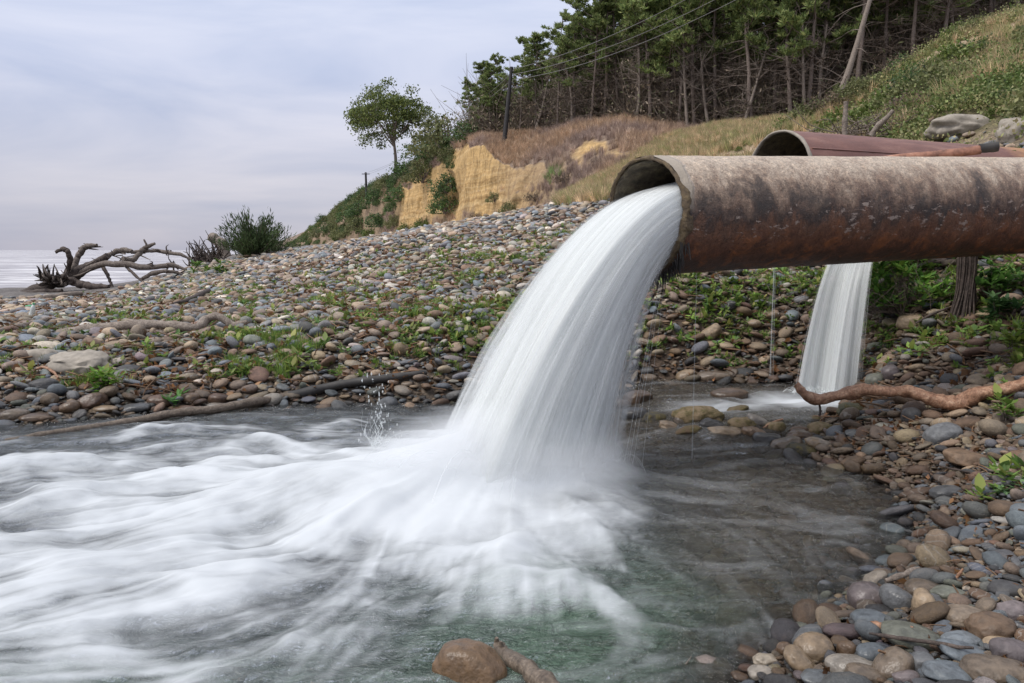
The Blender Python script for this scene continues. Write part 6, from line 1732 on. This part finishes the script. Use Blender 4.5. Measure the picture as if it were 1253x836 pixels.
# the feathery shrub on the beach
rg = np.random.default_rng(31)
P0 = hit(312, 317); P0 = at(312, 315, 24.0); P0[2] = H(P0[0], P0[1])
fb = thing('beach_shrub', 'feathery dark green shrub standing alone on the pebble beach', 'shrub', tuple(P0))
st, lf = MB(), MB()
for k in range(80):
    an = rg.uniform(0, 6.283); el = rg.uniform(.25, 1.35); L = rg.uniform(.7, 1.38)
    d = np.array([math.cos(an) * math.cos(el) * 1.05, math.sin(an) * math.cos(el), math.sin(el)]) * L
    A = resample(np.array([[0, 0, 0], d * .5 + [0, 0, -.03], d]), 9); tube(st, A, np.linspace(.014, .004, 9), 4)
    m_ = 85; tt = rg.uniform(.3, 1, m_); C = d * tt[:, None] + rg.normal(size=(m_, 3)) * .075
    cards(lf, C, rg.uniform(.10, .19, m_), rg, .16, .5, [(.075, .115, .045), (.10, .15, .055), (.06, .09, .038)], .25, np.tile(d, (m_, 1)) * .8)
st.build('stems', MAT['twig'], fb); lf.build('foliage', MAT['leaf'], fb)

# brambles under the wide pipe
rg = np.random.default_rng(32)
for a, b, rw, rh_, nl, lab, cols in [(1106, 352, 52, 36, 900, 'leafy green bramble under the wide pipe right of the smaller waterfall', [(.15, .30, .06), (.20, .36, .07), (.28, .38, .09), (.10, .21, .05)]),
                                     (1222, 345, 34, 24, 330, 'fern like green plant under the wide pipe at the right edge', [(.12, .26, .06), (.16, .31, .07), (.09, .18, .05)]),
                                     (1244, 425, 16, 26, 150, 'yellow green bramble sprig at the right frame edge', [(.17, .24, .045), (.13, .20, .04), (.22, .26, .06)]),
                                     (1225, 378, 26, 20, 200, 'dim ivy spreading over the bank right of the support post', [(.04, .09, .03), (.06, .12, .035)]),
                                     (1228, 510, 18, 12, 60, 'small yellow green plant beside the end of the red branch', [(.16, .24, .05), (.12, .20, .04)]),
                                     (1226, 596, 28, 10, 70, 'pale green trailing leaves on the right bank stones', [(.16, .26, .11), (.12, .21, .09)]),
                                     (200, 458, 0, 0, 0, '', []), (128, 470, 18, 12, 110, 'bright green leafy weed before the dark oval stone on the left beach', [(.11, .22, .03), (.15, .25, .04)]),
                                     (215, 492, 10, 6, 34, 'tiny bright green seedling at the waterline above the sunken pole', [(.09, .22, .06), (.12, .25, .07)]),
                                     (262, 330, 26, 8, 150, 'green weeds at the foot of the beach shrub', [(.09, .17, .035), (.12, .19, .04)])]:
    if not lab: continue
    P = hit(a, b + rh_ * .9); s = P[1] / FPX
    o = thing('leafy_plant', lab, 'plant', tuple(P)); lf = MB(); st = MB()
    nc = max(5, nl // 14)
    for c in range(nc):
        an = rg.uniform(0, 6.283); q = math.sqrt(rg.random())
        d = np.array([math.cos(an) * rw * s * q, math.sin(an) * rw * s * .45 * q, rh_ * 1.9 * s * rg.uniform(.15, 1) * math.sqrt(max(0, 1 - .7 * q * q))])
        tube(st, resample(np.array([[d[0] * .35, d[1] * .35, 0], d * [.8, .8, .6], d]), 6), np.linspace(.006, .002, 6), 4)
        w_ = weed(nl // nc, .125 * np.clip(P[1] / 8.0, .4, 1.6), cols, rg, .7)
        v = np.concatenate(w_.v) + d - [0, 0, .03]; f = np.concatenate([q_ for q_ in w_.t]); cc = np.concatenate(w_.c)
        lf.v.append(v); lf.t.append(f + lf.n); lf.c.append(cc); lf.n += len(v)
    st.build('stems', MAT['twig'], o); lf.build('foliage', MAT['leaf'], o)
# tangle of dry bramble canes below it
o = thing('bramble_tangle', 'tangle of dry brown bramble canes beneath the wide pipe', 'brush', tuple(hit(1115, 388))); b0 = np.array(o.location); mb = MB()
for k in range(260):
    b = b0 + [rg.normal() * .55, rg.uniform(-.1, .7), rg.uniform(-.05, .25)]; an = rg.uniform(0, 6.28)
    d = np.array([math.cos(an) * .4, math.sin(an) * .25, rg.uniform(-.25, .55)]) * rg.uniform(.4, 1.0)
    tube(mb, resample(np.array([b, b + d * .5 + rg.normal(size=3) * .08, b + d]) - b0, 6), rg.uniform(.002, .0045), 3)
tag(mb.build('canes', MAT['twig'], o), kind='stuff')

# ------------------------------------------------------------------ trees
def pine(rg, Ht, crown0, wide, sparse=1.0, dead=14, lean=0.0):
    """returns meshes trunk, crown, dead branches for a pine Ht metres tall"""
    tr, cr, db = MB(), MB(), MB()
    k = 14; zz = np.linspace(0, Ht * .97, k)
    bx = lean * zz + .012 * Ht * np.cumsum(rg.normal(size=k)) * .22; by = .012 * Ht * np.cumsum(rg.normal(size=k)) * .22
    spine = np.stack([bx - bx[0], by - by[0], zz - .3], 1); rad = (.020 * Ht * .55) * (1 - zz / Ht * .82)
    tube(tr, spine, rad, 8, .12, 2.5)
    pos = lambda z: np.array([np.interp(z, zz, spine[:, 0]), np.interp(z, zz, spine[:, 1]), z - .3])
    nb = int(34 * sparse)
    for b in range(nb):
        q = rg.uniform(0, 1) ** .85; z = Ht * (crown0 + (1 - crown0) * q * .97)
        L = wide * (1 - .72 * q ** 1.6) * rg.uniform(.55, 1.1); an = rg.uniform(0, 6.283)
        p0 = pos(z); d = np.array([math.cos(an), math.sin(an), rg.uniform(.05, .45)]); tip = p0 + d * L + [0, 0, .10 * L]
        A = resample(np.array([p0, p0 + d * L * .55 - [0, 0, .05 * L], tip]), 6); tube(tr, A, np.linspace(.045, .012, 6) * Ht / 12, 4)
        for c in range(int(4 + L * 2.6)):
            u = rg.uniform(.38, 1.05); ctr = p0 + (tip - p0) * u + rg.normal(size=3) * [.28, .28, .14] * (.4 + .3 * L)
            m_ = rg.integers(24, 38)
            dirs = rg.normal(size=(m_, 3)); dirs[:, 2] = np.abs(dirs[:, 2]) + .25
            C = ctr + dirs / np.linalg.norm(dirs, axis=1)[:, None] * rg.uniform(.05, .30, (m_, 1))
            cards(cr, C, rg.uniform(.20, .40, m_), rg, .26, .25, [(.14, .195, .068), (.18, .24, .08), (.235, .29, .10), (.30, .33, .125)], .25, dirs)
    for b in range(dead):
        z = Ht * rg.uniform(.10, crown0 + .12); an = rg.uniform(0, 6.283); L = rg.uniform(.7, 2.0) * wide * .42; p0 = pos(z)
        d = np.array([math.cos(an), math.sin(an), rg.uniform(-.35, .25)]); tube(db, resample(np.array([p0, p0 + d * L * .5, p0 + d * L + [0, 0, -.12 * L]]), 5), np.linspace(.022, .006, 5), 3, caps=False)
        for c in range(9):
            u = rg.uniform(.25, 1); q = p0 + d * L * u; d2 = rg.normal(size=3) * [.5, .5, .3]
            tube(db, np.array([q, q + d2 * .5, q + d2]), np.array([.010, .007, .004]), 3, caps=False)
        if rg.random() < .6:
            m_ = 16; cards(db, p0 + d * L * rg.uniform(.35, 1.05, (m_, 1)) + rg.normal(size=(m_, 3)) * .22, rg.uniform(.10, .24, m_), rg, .22, 0, [(.26, .20, .15), (.32, .25, .18), (.18, .17, .10)], .2)
    return tr.mesh('trunk', MAT['bark']), cr.mesh('crown', MAT['needles']), db.mesh('dead_branches', MAT['twig'])
rt = np.random.default_rng(55)
PINES = [pine(rt, 11.5, .34, 2.5, 1.15, 30), pine(rt, 12.5, .28, 2.8, 1.1, 28, .02), pine(rt, 10.5, .28, 2.4, 1.1, 18), pine(rt, 13, .46, 2.7, 1.1, 30, -.03), pine(rt, 12, .30, 2.6, 1.0, 30), pine(rt, 11, .50, 2.2, .85, 34, .04), pine(rt, 12.5, .40, 2.9, 1.05, 34)]
PH0 = [11.5, 12.5, 10.5, 13, 12, 11, 12.5]
def put_pine(px, extra, Ht, kd, label, group, lean=(0, 0)):
    P = plateau(px, extra)
    o = thing('pine_tree', label, 'pine tree', tuple(P - [0, 0, .25]), group, rt.uniform(0, 6.28))
    s = Ht / PH0[kd]; o.scale = (s * 1.02, s * 1.02, s); o.rotation_euler[0] = lean[0]; o.rotation_euler[1] = lean[1]
    for nm, me in zip(('trunk', 'crown', 'dead_branches'), PINES[kd]):
        c = link(nm, me, o)
        if nm == 'dead_branches': c['kind'] = 'stuff'
    return o
hh = lambda px: np.interp(px, [560, 590, 625, 690, 745, 800, 1250], [5.0, 6.3, 6.7, 8.6, 11.0, 12.6, 13.0])
FRONT = [(577, 'small pine at the seaward end of the wood'), (590, 'thin trunked pine left of the dark utility pole'), (598, 'small pine just left of the dark utility pole'), (612, 'pine directly behind the dark utility pole'), (636, 'slender pine right of the dark utility pole'),
         (655, 'pine between the slender pine and the forked one'), (668, 'pine with a pale leaning trunk over the grassy mound'), (682, 'pine standing just behind the pale leaning trunk'), (703, 'pine above the crest of the grassy mound'), (722, 'tall pine over the bare scar of the mound'), (741, 'tall pine at the peak of the tree line'),
         (757, 'tall bushy pine right of the peak of the tree line'), (777, 'straight pine above the mouth of the wide pipe'), (797, 'straight grey trunked pine second past the wide pipe mouth'), (815, 'dense pine before the darkest part of the wood'), (832, 'thick trunked pine nearest the slope of weeds'), (852, 'pine right beside the thick trunked one'),
         (875, 'pine left of the forked leaning pine'), (918, 'forked leaning pine left of the red pipe mouth'), (945, 'pine above the red pipe mouth'), (968, 'pine between the red pipe mouth and two close trunks'), (990, 'left of two close trunks above the red pipe'), (998, 'right of two close trunks above the red pipe'), (1046, 'pine behind the long leaning pale trunk'),
         (1078, 'pine at the bare brow of the right hill'), (1112, 'pine rising behind the bare brow of the right hill'), (1150, 'straight pine over the highest brow of the right hill'), (1168, 'leaning pine over the highest brow of the right hill'), (1213, 'pine at the top of the right hill near the corner'), (1245, 'pine at the top right corner')]
for k, (px, lab) in enumerate(FRONT):
    ln = {918: (0, .12), 668: (.0, .08), 1168: (0, .1)}.get(px, (rt.normal() * .035, rt.normal() * .035))
    put_pine(px, rt.uniform(.3, 2.2), hh(px) * rt.uniform(.93, 1.06), [0, 5, 1, 4, 6, 3][k % 6] if px > 610 else [2, 0][k % 2], lab, 'pines along the edge of the wood', ln)
deep = {}
for k in range(66):
    px = 585 + (k + rt.uniform(0, 1)) / 66 * 700; ex = rt.uniform(4, 24)
    deep.setdefault(min(FRONT, key=lambda q: abs(q[0] - px))[1], []).append((ex, px))
for fl, L in deep.items():
    for k, (ex, px) in enumerate(sorted(L)):
        put_pine(px, ex, hh(px) * rt.uniform(.9, 1.06) * (1 + ex * .004), int(rt.integers(0, 7)), f"{('nearest', 'second', 'third', 'fourth', 'fifth', 'sixth', 'seventh')[k]} dark pine behind the {fl}", 'pines inside the wood')
# the long pale leaning trunk
Pa, Pb = at(1020, 130, 43), at(1068, -12, 43)
o = thing('leaning_tree', 'long bare pale trunk leaning right at the edge of the wood', 'tree', tuple(Pa)); mb = MB()
A = resample(np.vstack([Pa - [0, 0, .3], Pa * .6 + Pb * .4 + [.1, 0, -.15], Pb]) - Pa, 24); tube(mb, A, np.linspace(.19, .10, 24), 9, .12, 3); mb.build('trunk', MAT['drift'], o)
mb = MB()
for k in range(16):
    q = A[rt.integers(6, 23)]; d = rt.normal(size=3) * [1.2, .6, .5]
    tube(mb, resample(np.array([q, q + d * .5 + [0, 0, .1], q + d]), 6), np.linspace(.03, .008, 6), 4)
tag(mb.build('bare_twigs', MAT['drift'], o), kind='stuff')
# thin bare young trees among the pines, leaning every way
for a, b, c, d, ex, lab in [(652, 168, 672, 88, .6, 'bare pale forked young tree right of the dark utility pole'), (700, 160, 690, 70, 1.0, 'thin bare tree leaning left above the grassy mound'), (842, 152, 836, 40, .8, 'bare grey tree beside the thick trunked pine'), (905, 148, 938, 60, .5, 'bare branching tree leaning right before the dark wood'),
                            (985, 140, 982, 20, .6, 'thin straight bare tree above the red pipe'), (1003, 140, 1012, 30, .7, 'thin bare tree beside the long leaning pale trunk'), (778, 156, 782, 60, .8, 'slender bare tree above the mouth of the wide pipe'), (870, 150, 858, 70, 1.4, 'bare grey tree leaning left in the middle of the wood')]:
    Qa = plateau(a, ex); Qb = at(c, d, Qa[1]); o = thing('bare_tree', lab, 'tree', tuple(Qa), 'bare young trees in the wood'); mb = MB()
    A = resample(np.vstack([-np.array([0, 0, .3]), (Qb - Qa) * .45 + rt.normal(size=3) * .15, Qb - Qa]), 18); tube(mb, A, np.linspace(.12, .045, 18), 7, .12, 3); mb.build('trunk', MAT['drift'], o)
    mb = MB()
    for k in range(22):
        q = A[rt.integers(6, 18)]; e_ = rt.normal(size=3) * [.9, .5, .3] + [0, 0, .75]; e_ *= rt.uniform(.5, 1.3)
        B = resample(np.array([q, q + e_ * .5 + rt.normal(size=3) * .12, q + e_]), 6); tube(mb, B, np.linspace(.032, .009, 6), 4)
        for _ in range(4):
            p_ = B[rt.integers(2, 6)]; g_ = rt.normal(size=3) * .35 + [0, 0, .2]; tube(mb, np.array([p_, p_ + g_ * .5, p_ + g_]), np.array([.012, .009, .005]), 3, caps=False)
    tag(mb.build('bare_twigs', MAT['drift'], o), kind='stuff')
# undergrowth and dead lower twigs in the wood: one mass
tw = []
for _ in range(4):
    mb = MB()
    for k in range(30):
        b = rt.normal(size=3) * [.5, .5, .1]; b[2] = abs(b[2]); d = rt.normal(size=3) * [.5, .5, .9]; d[2] = abs(d[2]) + .3
        tube(mb, np.array([b, b + d * .6 + rt.normal(size=3) * .1, b + d * 1.2]), np.array([.016, .011, .005]), 3, col=np.array((.30, .245, .195)), caps=False)
    cards(mb, rt.normal(size=(150, 3)) * [.7, .7, .45] + [0, 0, .85], rt.uniform(.10, .22, 150), rt, .3, 0, [(.28, .225, .16), (.35, .275, .20), (.17, .18, .09)], .25); tw.append(mb.mesh('undergrowth', MAT['leaf_inst']))
n = 3000; pp = rt.uniform(590, 1300, n); ee = rt.uniform(2.5, 34, n)
P = np.array([plateau(a, b) for a, b in zip(pp, ee)]); P[:, 2] += rt.uniform(-.1, .34, n) * hh(pp) * sstep(2, 7, ee)
scatter('undergrowth', P, np.stack([rt.normal(size=n) * .4, rt.normal(size=n) * .4, rt.uniform(0, 6.28, n)], 1), rt.uniform(.8, 1.9, n), rt.integers(0, 4, n), tw, rt.uniform(.6, 1.2, (n, 1)) * np.ones((1, 3)))
# the wood goes on behind: a mass of crowns
n = 500; pp = rt.uniform(640, 1330, n); ee = rt.uniform(22, 60, n)
P = np.array([plateau(a, b) for a, b in zip(pp, ee)])
fm = []
for k in (0, 4, 6):
    fm.append(PINES[k][1])
P0_ = P.copy(); P0_[:, 2] -= rt.uniform(0, 5.5, n)
scatter('far_wood', P0_, np.stack([0 * pp, 0 * pp, rt.uniform(0, 6.28, n)], 1), rt.uniform(.85, 1.05, n) * np.interp(pp, [640, 720, 780], [.55, .72, .95]), rt.integers(0, 3, n), fm)

# the lone broadleaf tree on the headland
rg = np.random.default_rng(12)
LY = on_headland(484, 4.0)[1]
P0 = at(484, 216, LY); sc = LY / FPX
o = thing('lone_tree', 'lone spreading broadleaf tree on the headland above the sea', 'tree', tuple(P0)); tr, cr = MB(), MB()
TH = 106 * sc
trunk_top = np.array([-.02, 0, .52]) * TH
tube(tr, resample(np.array([[.0, 0, -.03 * TH], [.004 * TH, 0, .2 * TH], [-.012 * TH, .005 * TH, .38 * TH], trunk_top]), 16), np.linspace(.021, .012, 16) * TH, 8, .1, 3)
cc_ = np.array([-.04, 0, .61]) * TH; er = np.array([.50, .45, .39]) * TH
prim = []
for k in range(15):
    an = k * 2.4 + rg.uniform(-.3, .3); el = rg.uniform(-.25, 1.3)
    q = cc_ + np.array([math.cos(an) * math.cos(el), math.sin(an) * math.cos(el), math.sin(el)]) * er * rg.uniform(.42, .62)
    s0 = np.array([-.008 * TH, 0, TH * rg.uniform(.30, .52)])
    A = resample(np.array([s0, s0 * .45 + q * .55 + [0, 0, -.03 * TH], q]), 10); tube(tr, A, np.linspace(.0095, .0045, 10) * TH, 5, .1, 3)
    prim.append(q); prim.append(A[6])
prim = np.array(prim); C = []
for k in range(170):
    an = rg.uniform(0, 6.283); el = math.asin(rg.uniform(-.72, 1)); r_ = rg.uniform(.5, 1.0)
    r_ *= 1 + .20 * math.sin(3 * an + 1) * math.cos(el) + .08 * math.sin(7 * an + 5 * el)
    q = cc_ + np.array([math.cos(an) * math.cos(el), math.sin(an) * math.cos(el), math.sin(el)]) * er * r_
    if el < -.1 and (rg.random() < .45 or (math.cos(an) > .3 and el < -.3)): continue
    s0 = prim[np.argmin(np.linalg.norm(prim - q, axis=1))]
    A = resample(np.array([s0, s0 * .5 + q * .5 + rg.normal(size=3) * .02 * TH, q]), 6); tube(tr, A, np.linspace(.004, .0015, 6) * TH, 4)
    m_ = rg.integers(75, 120); C.append(q + rg.normal(size=(m_, 3)) * [.043, .043, .026] * TH)
C = np.concatenate(C)
cards(cr, C, rg.uniform(.18, .33, len(C)), rg, .6, .3, [(.095, .125, .035), (.135, .165, .045), (.175, .20, .055), (.065, .09, .03)], .25)
tr.build('trunk', MAT['twig'], o); cr.build('crown', MAT['leaf'], o)

# scrub between the shrubs of the seaward slope
wg = (tv > 1.0) * (tv < 5.3) * (pv > 350) * (pv < 560) * np.where((pv > 480) & (tv < 3.2), sstep(.25, .6, tf) * .5, 1.0)
pw = wg * cellw; pw /= pw.sum()
ch = rp.choice(len(pw), 760, p=pw); P = A_[ch]; k = len(P)
meshes_ = [SHR['dark'][0][1], SHR['dark'][1][1], SHR['olive'][0][1], SHR['olive'][1][1], SHR['light'][0][1]]
scatter('headland_scrub', P - [0, 0, .15], np.stack([rp.normal(size=k) * .15, rp.normal(size=k) * .15, rp.uniform(0, 6.28, k)], 1), np.minimum(rp.lognormal(-.35, .4, k), 1.3) * np.interp(P[:, 1], [60, 160], [.9, 1.15]) * np.interp(pv[ch], [350, 430], [.35, 1]), rp.choice(5, k, p=[.22, .2, .24, .2, .14]), meshes_)

# ------------------------------------------------------------------ utility poles and wires
pt = at(626, 82, 58.5); pb = at(617, 170, 58.5)
o = thing('utility_pole', 'dark wooden utility pole at the edge of the wood', 'utility pole', tuple(pb)); mb = MB()
tube(mb, np.stack([np.linspace(0, 1, 12)] * 3, 1) * (pt - pb) - np.array([0, 0, .3]) * (1 - np.linspace(0, 1, 12))[:, None], np.linspace(.17, .12, 12), 10, .06, 3); mb.build('pole_shaft', MAT['pole'], o)
for dz in (.35, .8, 1.25):
    mb = MB(); tube(mb, np.array([[-.02, 0, 0], [.20, -.1, 0], [.20, -.1, .16]]) + (pt - pb) * (1 - dz / 6.0), .035, 6); mb.build('insulator', MAT['wire'], o)
po = at(1345, -280, 26.0); po_b = po.copy(); po_b[2] = H(po[0], po[1])
o = thing('utility_pole', 'utility pole on the hilltop carrying the near ends of the wires', 'utility pole', tuple(po_b)); mb = MB()
tube(mb, np.linspace([0, 0, -.4], po - po_b + [0, 0, .4], 12), np.linspace(.17, .12, 12), 10, .06, 3); mb.build('pole_shaft', MAT['pole'], o)
pd = at(447.5, 211, 106); pdb = at(448.5, 240, 106)
o = thing('utility_pole', 'small distant utility pole on the seaward ridge', 'utility pole', tuple(pdb)); mb = MB(); tube(mb, np.linspace([0, 0, -.3], pd - pdb, 6), np.linspace(.17, .13, 6), 8, .06, 3); mb.build('pole_shaft', MAT['pole'], o)
mb = MB(); tube(mb, np.array([[-.5, 0, 0], [.5, 0, 0]]) + (pd - pdb) * .93, .05, 6); mb.build('cross_arm', MAT['pole'], o)
def wire(label, A, B, sag, r):
    u = np.linspace(0, 1, 60)[:, None]; P = A * (1 - u) + B * u; P[:, 2] -= 4 * sag * (u * (1 - u))[:, 0]
    o_ = P[30].copy(); mb = MB(); tube(mb, P - o_, r * (1 - u[:, 0]) + r * .6 * u[:, 0], 5); o = mb.build('power_line', MAT['wire']); o.location = o_
    tag(o, label, 'wire', 'power lines over the wood')
for k, (dz, off, lab) in enumerate([(.30, (-.9, 0, .5), 'uppermost of three sagging power lines over the wood'), (.75, (0, 0, 0.2), 'middle one of three sagging power lines over the wood'), (1.2, (.1, 0, -.1), 'lowest of three sagging power lines over the wood')]):
    A = pt + (pb - pt) * dz / 6.0 + [.2, -.1, .1]
    wire(lab, A, po + np.array(off), 1.35 + .15 * k, .017)
for k, lab in enumerate(['upper faint wire from the dark pole down to the distant pole', 'lower faint wire from the dark pole down to the distant pole']):
    wire(lab, pt + (pb - pt) * (.1 + .1 * k), pd + [.4 - .8 * k, 0, -.2], .9, .016)
